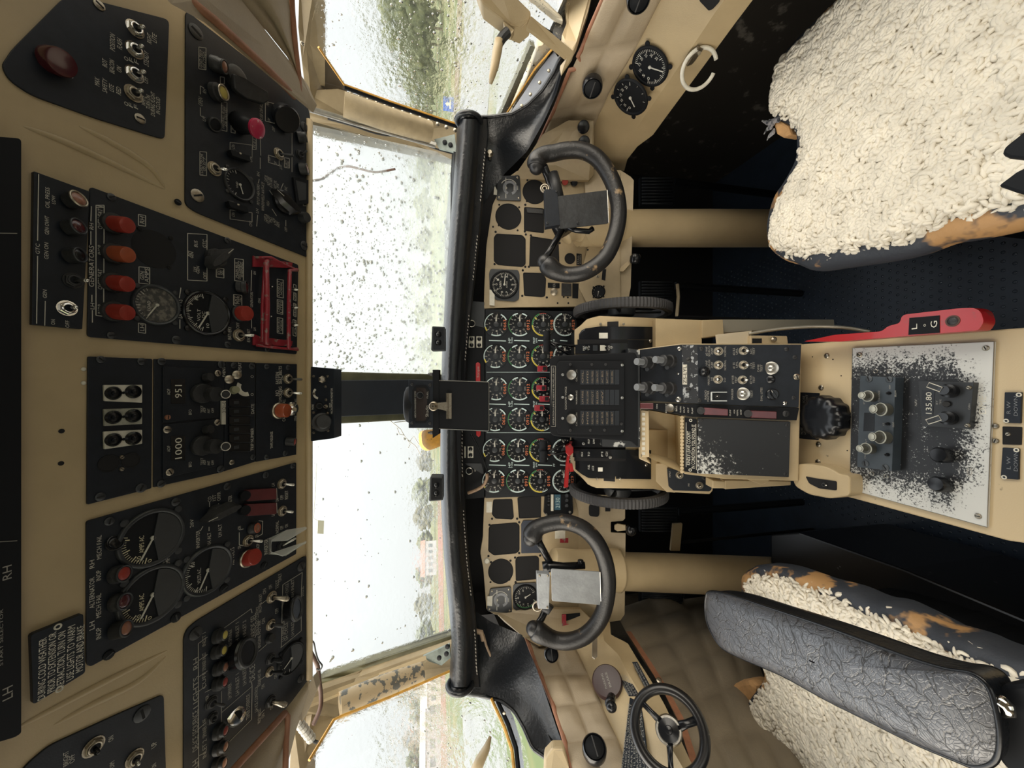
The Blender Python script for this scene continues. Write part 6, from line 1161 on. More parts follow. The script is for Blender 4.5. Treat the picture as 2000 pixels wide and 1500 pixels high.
# strip above the engine gauges
p = panel('annunciator_strip', M0, [(908, 600), (947, 603), (946, 972), (910, 975), (903, 960), (903, 606)], 'narrow black strip between glareshield and engine gauges with white jack plates', 'panel', .002, .003, BLKM, w0=-.012); Gs = M0.off(.003)
for x, y in ((921, 668), (936, 668), (919, 883)):
    b = MB(); b.pbox(Gs, x, y, 5.5, 11, 0, .002, .0004); o = b.build('jack_plate', WHT2, p)
    for dy in (-6, 6): c = MB(); s = Gs.su(x, y); c.lathe(Gs.hit(x, y + dy, .002), Gs.N, [(4 * s, 0), (3.6 * s, .002), (1.2 * s, .0035)], 16); c.build('jack_socket', BLKG, o, autos=40)
for x, y in ((911, 667), (908, 883)): b = MB(); b.pbox(Gs, x, y, 1.6, 11, 0, .001); b.build('white_edge_strip', WHT2, p)
for x, y in ((921, 632), (916, 920)): knob(p, Gs, x, y, x + .5, y, [(6.5, 0), (6.5, .004), (4, .005)], BLKM, rim=STEEL, rimr=6.2)
b = MB(); b.plate(Gs, [(916, 588), (947, 590), (946, 640), (910, 632)], .002, 0, .001); b.build('grey_corner_plate', GREYP, p); b = MB(); b.plate(Gs, [(908, 905), (940, 905), (946, 928), (912, 908)], .001, 0, .001); b.build('grey_corner_plate', GREYP, p)
letters(p, Gs, [(932, 635, 629, 'DIM', 3), (935, 636, 629, 'BRT', 3), (928, 921, 916, 'OFF', 3)], WHT2)
b = MB(); b.plate(Gs, [(929, 710), (933, 707), (938, 710), (939, 850), (935, 854), (930, 850)], .002, .002, .006); rh = b.build('torque_pull_handle', REDP, p, bevel=.001); letters(rh, Gs.off(.006), [(933.5, 738, 716, 'Torque', 4.5)], DIM)
c_ = MB(); c_.tube(crom([q(920, 848, .95), q(932, 870, .95), q(942, 895, .95), q(950, 915, .95), q(951, 930, .95)]), .0026, 8)
tag(c_.build('black_cable', BLKG, smooth=True), 'thin black cable running from the clipboard down to the engine gauges', 'cable')
c_ = MB(); c_.tube(crom([q(951, 925, .95), q(951, 935, .95), q(944, 948, .955), q(930, 957, .96), q(914, 963, .965)]), .0040, 8)
tag(c_.build('taped_cable', mat('tan_taped_cable', (.30, .20, .13), .6, var=.4, vs=140), smooth=True), 'tan taped cable end beside the left engine gauges', 'cable')
# small GPS / transponder unit left of the engine gauges
tp = thing('transponder_unit', M0.hit(1085, 990), 'small black unit with blue green display left of the engine gauges', 'instrument'); b = MB(); b.plate(M0, [(1064, 968), (1118, 965), (1120, 1002), (1112, 1010), (1068, 1008), (1062, 1002)], .003, 0, .012); b.build('unit_case', BLKG, tp, bevel=.001); Gt = M0.off(.012)
b = MB(); b.plate(Gt, [(1083, 966), (1095, 966), (1095, 996), (1083, 996)], .0006, 0, .001); b.build('unit_display', mat('teal_lcd', (.04, .10, .14), .3), tp); b = MB(); b.plate(Gt, [(1076, 966), (1081, 966), (1081, 998), (1076, 998)], 0, 0, .001); b.build('white_label', WHT2, tp)
letters(tp, Gt, [(1089, 992, 972, '2130', 8)], PALE, lift=.001)
for y in (968, 977, 987): knob(tp, Gt, 1107, y, 1107, y, [(4, 0), (3, .003)], GREYP)
for x, y, m_ in ((1071, 973, YELL), (1071, 978, YELL), (1071, 968, REDL), (1071, 985, BLKG)): lamp(tp, Gt, x, y, x, y, 1.8, .001, m_, r0=2)
screw(tp, Gt, 1067, 1005, 2.4, STEEL); screw(tp, Gt, 1113, 1000, 2.4, STEEL)
# printed notice between wheel and panel, left
b = MB(); b.plate(G, [(1084, 1036), (1104, 1036), (1104, 1052), (1084, 1052)], 0, 0, .0008); o = b.build('paper_notice', WHT2); tag(o, 'small white printed notice with red stripe by the left wheel', 'notice')
b = MB(); b.plate(G, [(1094, 1052), (1110, 1051), (1110, 1060), (1094, 1060)], 0, 0, .0008); b.build('red_stripe', REDG, o)

# ================================================================ control columns and wheels
def column(x0, x1, w0, label, y0, y1, Y=.93):
    o = thing('control_column', qY(1480, (y0[1] + y1[1]) / 2, Y), label, 'column'); a = qY(1130, (y0[0] + y1[0]) / 2, Y - .02); c = qY(1600, (y0[1] + y1[1]) / 2 + (1 if y0[0] < 700 else 6), Y)
    r = (y1[0] - y0[0]) / 750 * (a - EYE).dot(FW) / 2; r2 = (y1[1] - y0[1]) / 750 * (qY(1500, 445, Y) - EYE).dot(FW) / 2
    b = MB(); b.tube([a, a.lerp(c, .5), c], [r * .95, (r + r2) / 2, r2], 32); b.build('column_tube', BEIGE, o, autos=50); return o, a, r
cr, a, r = column(0, 0, 0, 'beige control column tube of the right seat', (410, 410), (482, 481))
b = MB(); P = crom([qY(x, y, .90) for x, y in ((1102, 462), (1116, 450), (1132, 444), (1160, 444), (1205, 446))]); b.tube(P, [.022 + .028 * i / (len(P) - 1) for i in range(len(P))], 20); b.build('column_fairing', BEIGE, cr, smooth=True)
cl_, a, r = column(0, 0, 0, 'beige control column tube of the left seat', (1076, 1087), (1148, 1160))
b = MB(); P = crom([qY(x, y, .90) for x, y in ((1078, 1096), (1094, 1100), (1124, 1108), (1160, 1112), (1205, 1112))]); b.tube(P, [.030 + .024 * i / (len(P) - 1) for i in range(len(P))], 20); b.build('column_fairing', BEIGE, cl_, smooth=True)
def wheel(pts, rad, D, label, spokes, hubc, extra):
    o = thing('control_wheel', q(*hubc, D), label, 'control wheel')
    P = crom([q(x, y, D + dd) for x, y, dd in pts], 8); n = len(P); R = []
    for i in range(n):
        t = i / (n - 1); R.append(rad * (1.0 + .25 * math.exp(-((t - .03) / .05) ** 2) + .25 * math.exp(-((t - .97) / .05) ** 2)) * (.86 + .14 * min(1, min(t, 1 - t) * 40)))
    b = MB(); b.tube(P, R, 18); b.ball(P[0], R[0] * .95, 16, 10); b.ball(P[-1], R[-1] * .95, 16, 10); b.build('wheel_rim', WORNLE, o, smooth=True)
    for L, rr_ in spokes: c = MB(); c.tube([q(x, y, D + dd) for x, y, dd in L], rr_, 12); c.build('wheel_spoke', BLKG, o, smooth=True)
    return o
ww = wheel([(1048, 326, 0), (1050, 312, 0), (1064, 302, 0), (1082, 299, 0), (1105, 294, -.002), (1135, 294, -.005), (1162, 306, -.008), (1183, 330, -.010), (1200, 365, -.012), (1208, 405, -.012), (1206, 440, -.012), (1196, 475, -.012), (1182, 502, -.010), (1160, 522, -.008), (1135, 534, -.005), (1105, 536, 0), (1082, 528, 0), (1064, 512, 0)], .0172, .84,
           'worn black leather control wheel of the right seat', [([(1062, 325, 0), (1070, 345, .02), (1078, 370, .02)], .0085), ([(1062, 510, 0), (1080, 480, .02), (1098, 450, .02)], .0075)], (1110, 415), None)
b = MB(); P = q(1082, 365, .85); b.tube([q(1078, 340, .86), q(1085, 365, .86), q(1090, 390, .86)], .014, 12); b.mi(1); b.ring(q(1064, 368, .84), -FW, .0085, .002); b.ring(q(1064, 368, .838), -FW, .0045, .0014); b.build('hub_fitting', [DUSTY, BRASS], ww, smooth=True)
b = MB(); b.tube([q(1092, 405, .88), q(1092, 430, .88), q(1105, 455, .88)], .024, 16); b.build('wheel_hub', BLKG, ww, smooth=True)
def clip(D, px1, px2, m1, m2, label, tilt=V3((0, .10, 1))):
    o = thing('chart_holder', q(*px1[0], D), label, 'chart holder'); f = Fr(q(*px1[0], D), RT, tilt)
    b = MB(); b.plate(f, px1, .0015, -.014, 0); b.build('holder_bracket', m1, o, bevel=.0015); b = MB(); b.plate(f, px2, .004, -.006, -.003); b.build('holder_plate', m2, o, bevel=.0006)
    P = [f.P(u, v, -.0028) for u, v in roundpoly([f.uv(x, y, -.003) for x, y in px2[1:3] + px2[3:] + px2[:1]], .004)]
    b = MB(); b.tube([f.hit(x, y, -.0026) for x, y in (px2[1], px2[2])], .0006, 5); b.build('bare_edge', STEEL, o)
    return o, f
o, f = clip(.80, [(1064, 369), (1088, 371), (1094, 439), (1066, 444)], [(1089, 383), (1186, 371), (1189, 436), (1094, 447)], BLK, DGREY, 'dark grey chart holder plate on the right control wheel')
for x, y in ((1069, 436), (1087, 374), (1129, 435)): screw(o, f, x, y, 2.4, DUSTY)
b = MB(); b.tube([q(1110, 444, .83), q(1125, 450, .83), q(1150, 452, .83), q(1158, 446, .83)], .006, 8); tag(b.build('toggle_bolt', BLKG, smooth=True), 'black bolt lever under the right chart holder plate', 'lever')
ww = wheel([(1036, 1052, 0), (1046, 1035, 0), (1062, 1026, 0), (1090, 1020, -.002), (1115, 1022, -.005), (1142, 1034, -.008), (1165, 1058, -.010), (1180, 1090, -.012), (1187, 1125, -.012), (1186, 1160, -.012), (1178, 1195, -.012), (1163, 1222, -.010), (1140, 1243, -.008), (1112, 1252, -.004), (1085, 1250, 0), (1062, 1240, 0), (1042, 1228, 0)], .0172, .84,
           'worn black leather control wheel of the left seat, split at its lower horn', [([(1052, 1058, 0), (1064, 1080, .02), (1078, 1106, .02)], .0078), ([(1046, 1226, 0), (1058, 1208, .02), (1066, 1190, .02)], .0075)], (1100, 1140), None)
b = MB(); b.tube([q(1060, 1108, .86), q(1075, 1106, .86), q(1100, 1106, .86), q(1142, 1104, .86)], [.012, .012, .008, .008], 12); b.tube([q(1134, 1106, .86), q(1134, 1094, .86)], .0065, 10); b.build('hub_arm', BLKG, ww, smooth=True)
b = MB(); b.tube([q(1060, 1184, .84), q(1070, 1192, .84), q(1074, 1182, .84)], .009, 10); b.mi(1); b.ring(q(1050, 1184, .83), -FW, .010, .002); b.build('hub_fitting', [DUSTY, BRASS], ww, smooth=True)
o, f = clip(.80, [(1049, 1120), (1074, 1121), (1072, 1190), (1051, 1189)], [(1076, 1111), (1172, 1117), (1174, 1182), (1078, 1174)], COMPO, COMPO, 'bright grey metal chart holder plate on the left control wheel')
for x, y in ((1054, 1124), (1070, 1124), (1069, 1186)): screw(o, f, x, y, 2.2, BRASS)
# footwell: pedals, rails and panels in the dark
pd = thing('rudder_pedal', V3((.28, 1.25, .25)), 'dark ribbed rudder pedal deep in the right footwell', 'pedal')
def pedal(px, D, label):
    o = thing('rudder_pedal', q(*px[0], D), label, 'pedal'); b = MB(); b.prism([q(x, y, D) for x, y in px], FW * .02); b.build('pedal_plate', BLKM, o, bevel=.003)
    b = MB(); xs = [p[0] for p in px]; ys = [p[1] for p in px]
    for k in range(9): y = min(ys) + (max(ys) - min(ys)) * (k + .5) / 9; b.tube([q(min(xs) + 4, y, D - .003), q(max(xs) - 4, y, D - .003)], .0025, 6)
    b.build('pedal_ribs', GREYP, o, smooth=True)
    b = MB(); P0 = q(max(xs), ys[0] + 10, D + .02); b.tube([P0, V3((P0.x, P0.y, 0))], .012, 10); b.build('pedal_arm', BLKM, o)
bpy.data.objects.remove(pd)
pedal([(1250, 548), (1318, 552), (1318, 600), (1250, 600)], 1.24, 'dark ribbed rudder pedal in the right footwell beside the quadrant'); pedal([(1250, 345), (1318, 345), (1318, 400), (1250, 400)], 1.24, 'dark ribbed rudder pedal at the outer side of the right footwell')
pedal([(1250, 990), (1325, 990), (1325, 1040), (1250, 1040)], 1.24, 'dark ribbed rudder pedal in the left footwell beside the quadrant'); pedal([(1250, 1152), (1335, 1152), (1335, 1176), (1250, 1180)], 1.24, 'dark ribbed rudder pedal at the outer side of the left footwell')
b = MB(); b.prism([q(x, y, 1.20) for x, y in ((1315, 1024), (1333, 1023), (1328, 1076), (1310, 1076))], FW * .01); P0 = q(1325, 1060, 1.215); b.mi(1); b.tube([P0, V3((P0.x, P0.y, 0))], .005, 8); tag(b.build('footwell_bracket', [BEIGE, VOID]), 'dim beige bracket with a hole in the left footwell', 'bracket')
b = MB(); P0 = q(1322, 618, 1.2); b.tube([q(1323, 555, 1.2), q(1325, 580, 1.2), P0], .005, 6); b.mi(1); b.tube([P0, V3((P0.x, P0.y, 0))], .005, 6); tag(b.build('footwell_rod', [BEIGE2, VOID]), 'chipped cream rod edge in the right footwell', 'rod')
# ================================================================ throttle quadrant
qd = thing('throttle_quadrant', q(1215, 780, .9), 'beige and black throttle quadrant drum between the two trim wheels', 'quadrant')
def qD(x): return .905 - .055 * math.sin(math.pi * max(0, min(1, (x - 1112) / 200)))
def band(yA, yB, x0, x1, m, name, lift=0., n=24, corner=0):
    b = MB(); rows = []
    for i in range(n + 1):
        t = i / n; xa, xb = x0, x1; x = xa + (xb - xa) * t; row = []
        for s in range(7):
            u = s / 6; y = lin(yA, x) * (1 - u) + lin(yB, x) * u; row.append(q(x - lift * 60, y, qD(x) - lift))
        rows.append(row)
    b.grid([[r[0] + FW * .03 for r in rows]] + [[r[s] for r in rows] for s in range(7)] + [[r[-1] + FW * .03 for r in rows]]); return b.build(name, m, qd, autos=60)
OUT = [(1120, 646), (1136, 634), (1147, 623), (1170, 617), (1320, 623)]; B1 = [(1120, 668), (1139, 642), (1176, 637), (1320, 639)]; B2 = [(1120, 668), (1130, 666), (1176, 663), (1320, 663)]
band(OUT, [(1120, 700), (1320, 700)], 1122, 1318, BEIGE, 'quadrant_shell_right')
band(B1, B2, 1131, 1281, BLKG, 'quadrant_band', .004); band([(1110, 676), (1133, 672), (1219, 670), (1300, 670)], [(1110, 690), (1225, 693), (1300, 693)], 1124, 1226, BLKG, 'quadrant_band', .012); band([(1110, 663), (1300, 663)], [(1110, 674), (1300, 672)], 1128, 1226, VOID, 'lever_slot', .005)
band([(1110, 664), (1300, 664)], [(1110, 684), (1300, 684)], 1224, 1281, BLKG, 'quadrant_band', .004)
OL = [(1110, 905), (1122, 920), (1136, 932), (1150, 948), (1165, 953), (1276, 955), (1320, 963)]; B3 = [(1110, 905), (1136, 926), (1150, 934), (1270, 936), (1320, 938)]
band([(1110, 840), (1320, 840)], OL, 1114, 1318, BEIGE, 'quadrant_shell_left')
band([(1110, 898), (1320, 900)], B3, 1124, 1272, BLKG, 'quadrant_band', .004); band([(1110, 876), (1300, 880)], [(1110, 893), (1300, 897)], 1120, 1224, BLKG, 'quadrant_band', .010); band([(1110, 853), (1300, 855)], [(1110, 872), (1300, 876)], 1116, 1222, BLKG, 'quadrant_band', .008)
band([(1110, 870), (1300, 874)], [(1110, 878), (1300, 882)], 1118, 1222, VOID, 'lever_slot', .006); band([(1110, 892), (1300, 896)], [(1110, 900), (1300, 902)], 1122, 1222, VOID, 'lever_slot', .006); band([(1110, 876), (1300, 880)], [(1110, 900), (1300, 902)], 1222, 1272, BLKG, 'quadrant_band', .0042)
def Fq(x, y, lift): return Fr(q(x, y, qD(x) - lift), RT, q(x - 10, y, qD(x - 10) - lift) - q(x, y, qD(x) - lift))
for x0, x1, y0, y1, m_, l_ in ((1170, 1187, 650, 661, WHT2, .0045), (1172, 1181, 674, 685, WHT2, .0125), (1172, 1181, 890, 912, WHT2, .0105), (1168, 1177, 913, 921, WHT2, .0045), (1158, 1167, 674, 685, GREYP, .0125)):
    f = Fq((x0 + x1) / 2, (y0 + y1) / 2, l_); b = MB(); b.plate(f, [(x0, y0), (x1, y0), (x1, y1), (x0, y1)], 0, 0, .0006)
    if y0 not in (890,): b.build('position_label', m_, qd)
for x, y, t, l_ in ((1140, 680, 'MAX', .0125), (1150, 680, 'TO', .0125), (1182, 680, 'FI', .0125), (1189, 680, 'GI', .0125), (1137, 887, 'MAX', .0105), (1150, 887, 'TO', .0105), (1176, 887, 'FI', .0105), (1185, 887, 'GI', .0105), (1150, 912, 'FUEL', .0045), (1158, 914, 'LOCK', .0045), (1150, 862, 'PROP', .0085), (1160, 862, 'RPM', .0085)):
    f = Fq(x, y, l_); b = MB(); b.text(f, x, y + 4.5, y - 4.5, t, 4, lift=.0005); b.build('lettering', WHT, qd)
for x, y, l_ in ((1270, 666, .004), (1145, 680, .0125), (1194, 679, .0125), (1262, 908, .004), (1140, 866, .0085), (1175, 866, .0085), (1192, 893, .0105)): screw(qd, Fq(x, y, l_), x, y, 3.2, STEEL)
for x, y in ((1197, 633), (1190, 935)):
    f = Fq(x, y, .001); b = MB(); b.pbox(f, x, y, 13, 6, 0, .0014, .002); o = b.build('handle_plate', BEIGE, qd, bevel=.0008); b = MB(); b.pbox(f, x, y, 11, 5, .0014, .002, .001); b.build('finger_slot', VOID, o)
    for dx in (-24, 21): screw(qd, f, x + dx, y, 2.5, BRASS)
b = MB(); b.lathe(q(1292, 665, .86), V3((0, -.6, .8)), [(.009, 0), (.009, .0008)], 20); b.build('blank_plug', BEIGE, qd)
# quadrant body under the skin
b = MB(); b.prism([q(x, y, .89) for x, y in ((1130, 640), (1248, 630), (1248, 945), (1130, 930))], FW * .16); b.build('quadrant_body', BLKM, qd)
# annunciator box on the quadrant
ab = thing('annunciator_box', F_QB.hit(1150, 775), 'black framed caution light box with two silver knobs above the quadrant', 'panel'); F = F_QB
b = MB(); b.plate(F, [(1074, 700), (1082, 695), (1240, 688), (1246, 700), (1246, 875), (1232, 862), (1082, 852), (1074, 845)], .006, -.07, 0); b.build('box_housing', BLKM, ab, bevel=.002)
b = MB(); b.plate(F, [(1226, 680), (1250, 684), (1250, 874), (1176, 872), (1176, 855), (1226, 852)], .002, -.03, -.001); b.build('box_apron', WORN, ab, bevel=.001)
b = MB(); b.plate(F, [(1092, 705), (1216, 706), (1220, 712), (1220, 845), (1214, 849), (1090, 848), (1088, 843), (1088, 710)], .004, 0, .006); b.build('light_plate', BLKM, ab, bevel=.0012); g = F.off(.006)
b = MB(); b.plate(F, [(1078, 716), (1084, 716), (1084, 832), (1076, 832)], 0, .0, .001); b.build('edge_placard', BLKM, ab); letters(ab, F, [(1081, 830, 718, 'OPERATION LIMITS OBSERVE PROPELLER RPM', 3)], DIM, lift=.001, extra=lambda b: b.pframe(F, 1077, 715, 1085, 833, .8))
for y in (732, 818): knob(ab, g, 1117, y, 1116, y, [(10.5, 0), (10.5, .006), (9, .009), (2, .0105)], STEEL)
knob(ab, g, 1115, 776, 1114, 776, [(6, 0), (6, .003), (3.2, .004), (3.2, .008)], STEEL, n=6)
for x, y in ((1099, 732), (1099, 776), (1099, 817), (1215, 713), (1215, 777), (1215, 842)): screw(ab, g, x, y, 3, STEEL)
for x, y in ((1114, 712), (1156, 712), (1183, 712), (1114, 840), (1153, 840), (1181, 840), (1214, 828)): screw(ab, g, x, y, 3, DUSTY)
words_ = [['OIL', 'HYD', 'FUEL PRESS', 'GEN OUT', 'AC BUS', 'BATT HOT', 'DOOR OPEN', ''], ['LH FIRE', 'FUEL LOW', 'PITOT', 'BLEED', 'INV', '', '', ''], ['OIL', 'HYD', 'FUEL PRESS', 'GEN OUT', 'AC BUS', 'PROP OFF', 'CABIN ALT', '']]
for gi, (ya, yb) in enumerate(((722, 751), (761, 791), (802, 831))):
    for k in range(8):
        x0 = 1133.5 + k * 9.6; b = MB(); b.plate(g, [(x0, ya), (x0 + 8.6, ya), (x0 + 8.6, yb), (x0, yb)], .0005, 0, .0012); o = b.build('caution_light', BLKG, ab)
        if words_[gi][k]: b = MB(); b.text(g, x0 + 4.3, yb - 3, ya + 3, words_[gi][k], 3.2, lift=.0013); b.build('light_caption', mat('amber_caption', (.20, .15, .10), .6), o)
letters(ab, g, [(1105, 800, 755, 'COCKPIT VOICE', 3.5), (1126, 745, 722, 'CAUTION', 3), (1126, 790, 763, 'WARNING', 3), (1126, 832, 806, 'CAUTION', 3)], DIM)
# levers standing on the quadrant
def lever(label, kpts, kr, arms, m=BLKM, name='power_lever'):
    o = thing(name, q(*arms[0][-1]), label, 'lever'); b = MB(); b.tube([q(*p) for p in kpts], kr, 18); b.build('lever_grip', BLKM if m is BLKM else m, o, autos=50)
    for L in arms: b = MB(); b.tube([q(*p) for p in L], .0032, 8); b.build('lever_arm', BLKG, o, smooth=True)
    return o
lever('pair of black power lever grips right of the annunciator box', [(1068, 647, .88), (1068, 666, .88), (1068, 667, .875), (1068, 687, .875)], [.0085, .0085, .0085, .0085], [[(1072, 668, .88), (1092, 672, .88), (1112, 675, .885), (1134, 676, .89)], [(1072, 668, .88), (1090, 680, .88), (1110, 692, .89), (1125, 698, .90)]])
lever('pair of black power lever grips left of the annunciator box', [(1061, 861, .88), (1061, 881, .88), (1061, 882, .875), (1061, 902, .875)], [.0095] * 4, [[(1068, 883, .88), (1080, 878, .88), (1100, 868, .885), (1120, 860, .89)], [(1068, 884, .88), (1085, 887, .88), (1105, 882, .885), (1124, 878, .89)]])
rl = thing('fuel_cutoff_lever', q(1110, 910, .9), 'bright red lever bar left of the annunciator box', 'lever')
b = MB(); b.prism([q(x, y, .88) for x, y in ((1113, 862), (1118, 862), (1112, 900), (1110, 952), (1102, 953), (1106, 905))], FW * .012); b.prism([q(x, y, .87) for x, y in ((1105, 872), (1114, 866), (1120, 874), (1120, 884), (1112, 892), (1106, 886))], FW * .014); b.prism([q(x, y, .88) for x, y in ((1110, 905), (1118, 905), (1121, 921), (1113, 922))], FW * .012); b.build('lever_bar', REDP, rl, bevel=.001)
for (x, y), lab in zip(((1060, 720), (1058, 758), (1064, 779), (1054, 797)), ('topmost', 'second', 'third', 'lowest')):
    o = thing('fire_handle_cap', q(x, y, .95), 'small dark red guard cap behind the annunciator box, %s of four in the frame' % lab, 'guard'); b = MB(); f = Fr(q(x, y, .93), RT, V3((0, .1, 1))); b.pbox(f, x, y, 9, 5.5, -.01, .003, .001); b.build('cap_shell', REDG, o, bevel=.001); b = MB(); b.pbox(f, x + 4, y, 3.5, 3.5, .003, .005, .0012); b.build('cap_slot', VOID, o)
# trim wheels
def trim(cx, D, X, label):
    c = q(cx, 750, D); c.x = X; R = .115; f = Fr(c, V3((0, 1, 0)), V3((0, 0, 1)))
    b = MB(); n = 180; vs = []; fs = []; prof = [(-.010, -.012), (-.013, -.004), (-.011, .004), (-.006, .006), (.006, .006), (.011, .004), (.013, -.004), (.010, -.012)]
    for i in range(n):
        a = 2 * math.pi * i / n; k = .0016 if i % 2 else 0
        for w_, r_ in prof: rr = R + r_ + (k if r_ > -.01 else 0); vs.append(c + V3((w_, rr * math.cos(a), rr * math.sin(a))))
    m = len(prof)
    for i in range(n):
        for j in range(m): fs.append([i * m + j, i * m + (j + 1) % m, ((i + 1) % n) * m + (j + 1) % m, ((i + 1) % n) * m + j])
    b.add(vs, fs); o = b.build('trim_wheel', mat('grey_ribbed_rubber', (.045, .045, .048), .6), qd, label=label)
    for k in range(3): a = 2 * math.pi * k / 3 + .4; d = V3((0, math.cos(a), math.sin(a))); b = MB(); b.tube([c, c + d * (R - .008)], [.009, .007], 8, flat=.5); b.build('wheel_spoke', GREYP, o, smooth=True)
    b = MB(); b.lathe(c - V3((.012, 0, 0)), V3((1, 0, 0)), [(.030, 0), (.034, .008), (.034, .020), (.028, .026)], 28); b.build('wheel_hub', GREYP, o, autos=40)
trim(1214, .985, .186, 'black ribbed trim wheel on the right side of the quadrant, seen nearly edge on'); trim(1206, .985, -.272, 'black ribbed trim wheel on the left side of the quadrant')

# ================================================================ radio pedestal
F = F_RS
ps = thing('radio_pedestal', F.hit(1400, 800), 'beige sloping centre pedestal carrying the black radio panel and map tray', 'pedestal')
b = MB(); b.plate(F, [(1246, 682), (1330, 671), (1566, 671), (1560, 940), (1417, 936), (1336, 926), (1334, 812), (1266, 800), (1264, 896), (1272, 907), (1248, 896)], 0, -.10, -.003); b.build('pedestal_body', BEIGE, ps, bevel=.002)
b = MB(); b.plate(F, [(1246, 682), (1566, 671), (1560, 940), (1272, 907)], 0, -.22, -.10); b.build('pedestal_base', BEIGE, ps)
p = panel('radio_switch_panel', F, [(1250, 683), (1330, 673), (1565, 673), (1560, 796), (1366, 789), (1276, 783), (1251, 784)], 'black radio and squelch switch panel on the pedestal marked ZS-LYL', 'panel', .001, .004, BLK, w0=-.003); g = F.off(.004)
for (tx, ty), (x, y) in (((1243, 706), (1272, 709)), ((1279, 702), (1312, 706)), ((1243, 756), (1272, 758)), ((1277, 757), (1312, 759))):
    s = g.su(x, y); P = g.hit(x, y); T = g.hit(tx, ty, .034); d = T - P; L = d.length; b = MB(); b.lathe(P, d, [(13 * s, 0), (13 * s, L * .18), (11 * s, L * .2), (11 * s, L * .55), (9 * s, L * .58)], 20); o = b.build('tuning_knob', DUSTY, p, autos=40)
    b = MB(); b.lathe(P, d, [(6 * s, L * .5), (6 * s, L * .8), (7 * s, L * .82), (6.5 * s, L)], 18); b.build('inner_knob', mat('grey_knob_cap', (.16, .17, .18), .5), o, autos=40)
    b = MB(); q0 = P + d * .30 + g.U * (-13 * s); b.lathe(q0, g.N, [(4 * s, 0), (4 * s, .004)], 8); b.build('knob_index', GREYP, o)
b = MB(); b.plate(g, [(1333, 712), (1342, 712), (1342, 751), (1333, 751)], 0, 0, .0006); o = b.build('registration_label', WHT2, p); letters(o, g, [(1337.5, 749, 714, 'ZS-LYL', 7)], BLKM, lift=.0007)
b = MB(); b.plate(g, [(1332, 674), (1362, 674), (1364, 788), (1334, 786)], 0, 0, .0005); b.build('chipped_strip', mat('flaked_black_paint', (.016, .018, .022), .4, col2=(.33, .35, .37), vs=75, ramp=(.56, .60), bump=.2), p)
for x, y in ((1403, 686), (1403, 713), (1402, 741)): toggle(p, g, x, y, x, y, .010, 8.5, BRASS, CHROME, lr=1.5)
for x, y in ((1452, 685), (1452, 713), (1450, 742)): toggle(p, g, x, y, x + 9, y, .010, 8.5, BRASS, CHROME, lr=1.5)
toggle(p, g, 1400, 774, 1401, 774, .010, 6, DUSTY, CHROME); b = MB()
for y in (766, 783): b.plate(g, [(1388, y - .8), (1420, y - .8), (1420, y + .8), (1388, y + .8)], 0, 0, .008)
b.plate(g, [(1388, 766), (1391, 766), (1391, 783), (1388, 783)], 0, 0, .008); b.build('master_guard', STEEL, p)
for x, y, r in ((1506, 719, 12.5), (1451, 769, 12)): knob(p, g, x, y, x, y, [(r, 0), (r, .002), (r * .6, .0035), (r * .45, .003), (r * .42, .006), (r * .2, .0075)], STEEL, name='test_button')
knob(p, g, 1376, 726, 1374, 726, [(10, 0), (9.5, .006), (6, .011), (1, .013)], BLKG); knob(p, g, 1505, 741, 1504, 741, [(8, 0), (7, .004), (3, .006)], BLKG); wing(p, g, 1508, 770, 30, 10, 5, .010, BLKG, 11)
for x, y, r, m_ in ((1327, 681, 4, STEEL), (1324, 730, 2.5, CHROME), (1325, 780, 5, STEEL), (1370, 681, 4, DUSTY), (1366, 782, 4, DUSTY), (1536, 682, 4, DUSTY), (1552, 698, 4, DUSTY), (1550, 777, 4, DUSTY), (1533, 788, 4, CHROME), (1345, 703, 5, DUSTY), (1344, 760, 5, DUSTY), (1556, 736, 6, BRASS)): screw(p, g, x, y, r, m_)
ll = []
for y in (686, 713): ll += [(1380, y + 9, y - 9, '#2 VHF', 4), (1385, y + 10, y - 10, 'SQUELCH', 4), (1391, y + 6, y - 6, 'OFF', 4), (1416, y + 10, y - 10, 'NORMAL', 4)]
ll += [(1384, 752, 733, 'MARKER', 4), (1390, 743, 737, 'HI', 4), (1415, 746, 738, 'LO', 4), (1378, 780, 762, 'RADIO', 4), (1383, 784, 763, 'MASTER', 4), (1433, 694, 680, '#2 ILS', 4), (1439, 692, 680, 'UP/L', 4), (1433, 720, 708, '#1 ES', 4), (1439, 718, 706, 'UP/L', 4), (1467, 691, 681, 'NO', 4), (1472, 693, 679, 'TEST', 4), (1467, 719, 709, 'LO', 4), (1472, 721, 707, 'TEST', 4), (1431, 750, 733, '#1 VOR', 4), (1437, 748, 735, 'TEST', 4), (1466, 750, 733, '#2 VOR', 4), (1472, 748, 735, 'TEST', 4), (1481, 726, 712, 'DME', 4), (1487, 726, 712, 'TEST', 4), (1430, 780, 759, 'MARKER', 4), (1468, 777, 762, 'TEST', 4), (1487, 783, 757, 'DIAL LITES', 4)]
letters(p, g, ll, DIM)
p = panel('guarded_switch_strip', F, [(1250, 787), (1330, 789), (1366, 790), (1561, 797), (1556, 821), (1353, 814), (1276, 801), (1250, 798)], 'black pedestal strip with dark red guarded switches beside the map tray', 'panel', .001, .006, BLKM, w0=-.003); g = F.off(.006)
for px in ([(1250, 787), (1276, 787), (1276, 799), (1250, 798)], [(1375, 796), (1422, 799), (1422, 812), (1375, 810)], [(1467, 802), (1517, 804), (1517, 818), (1467, 816)]): b = MB(); b.plate(g, px, .001, 0, .009); b.build('switch_guard', MAROON, p, bevel=.0015)
for x, y in ((1369, 802), (1461, 808)): knob(p, g, x, y, x, y, [(7.5, 0), (7, .009)], DUSTY, name='guard_hinge')
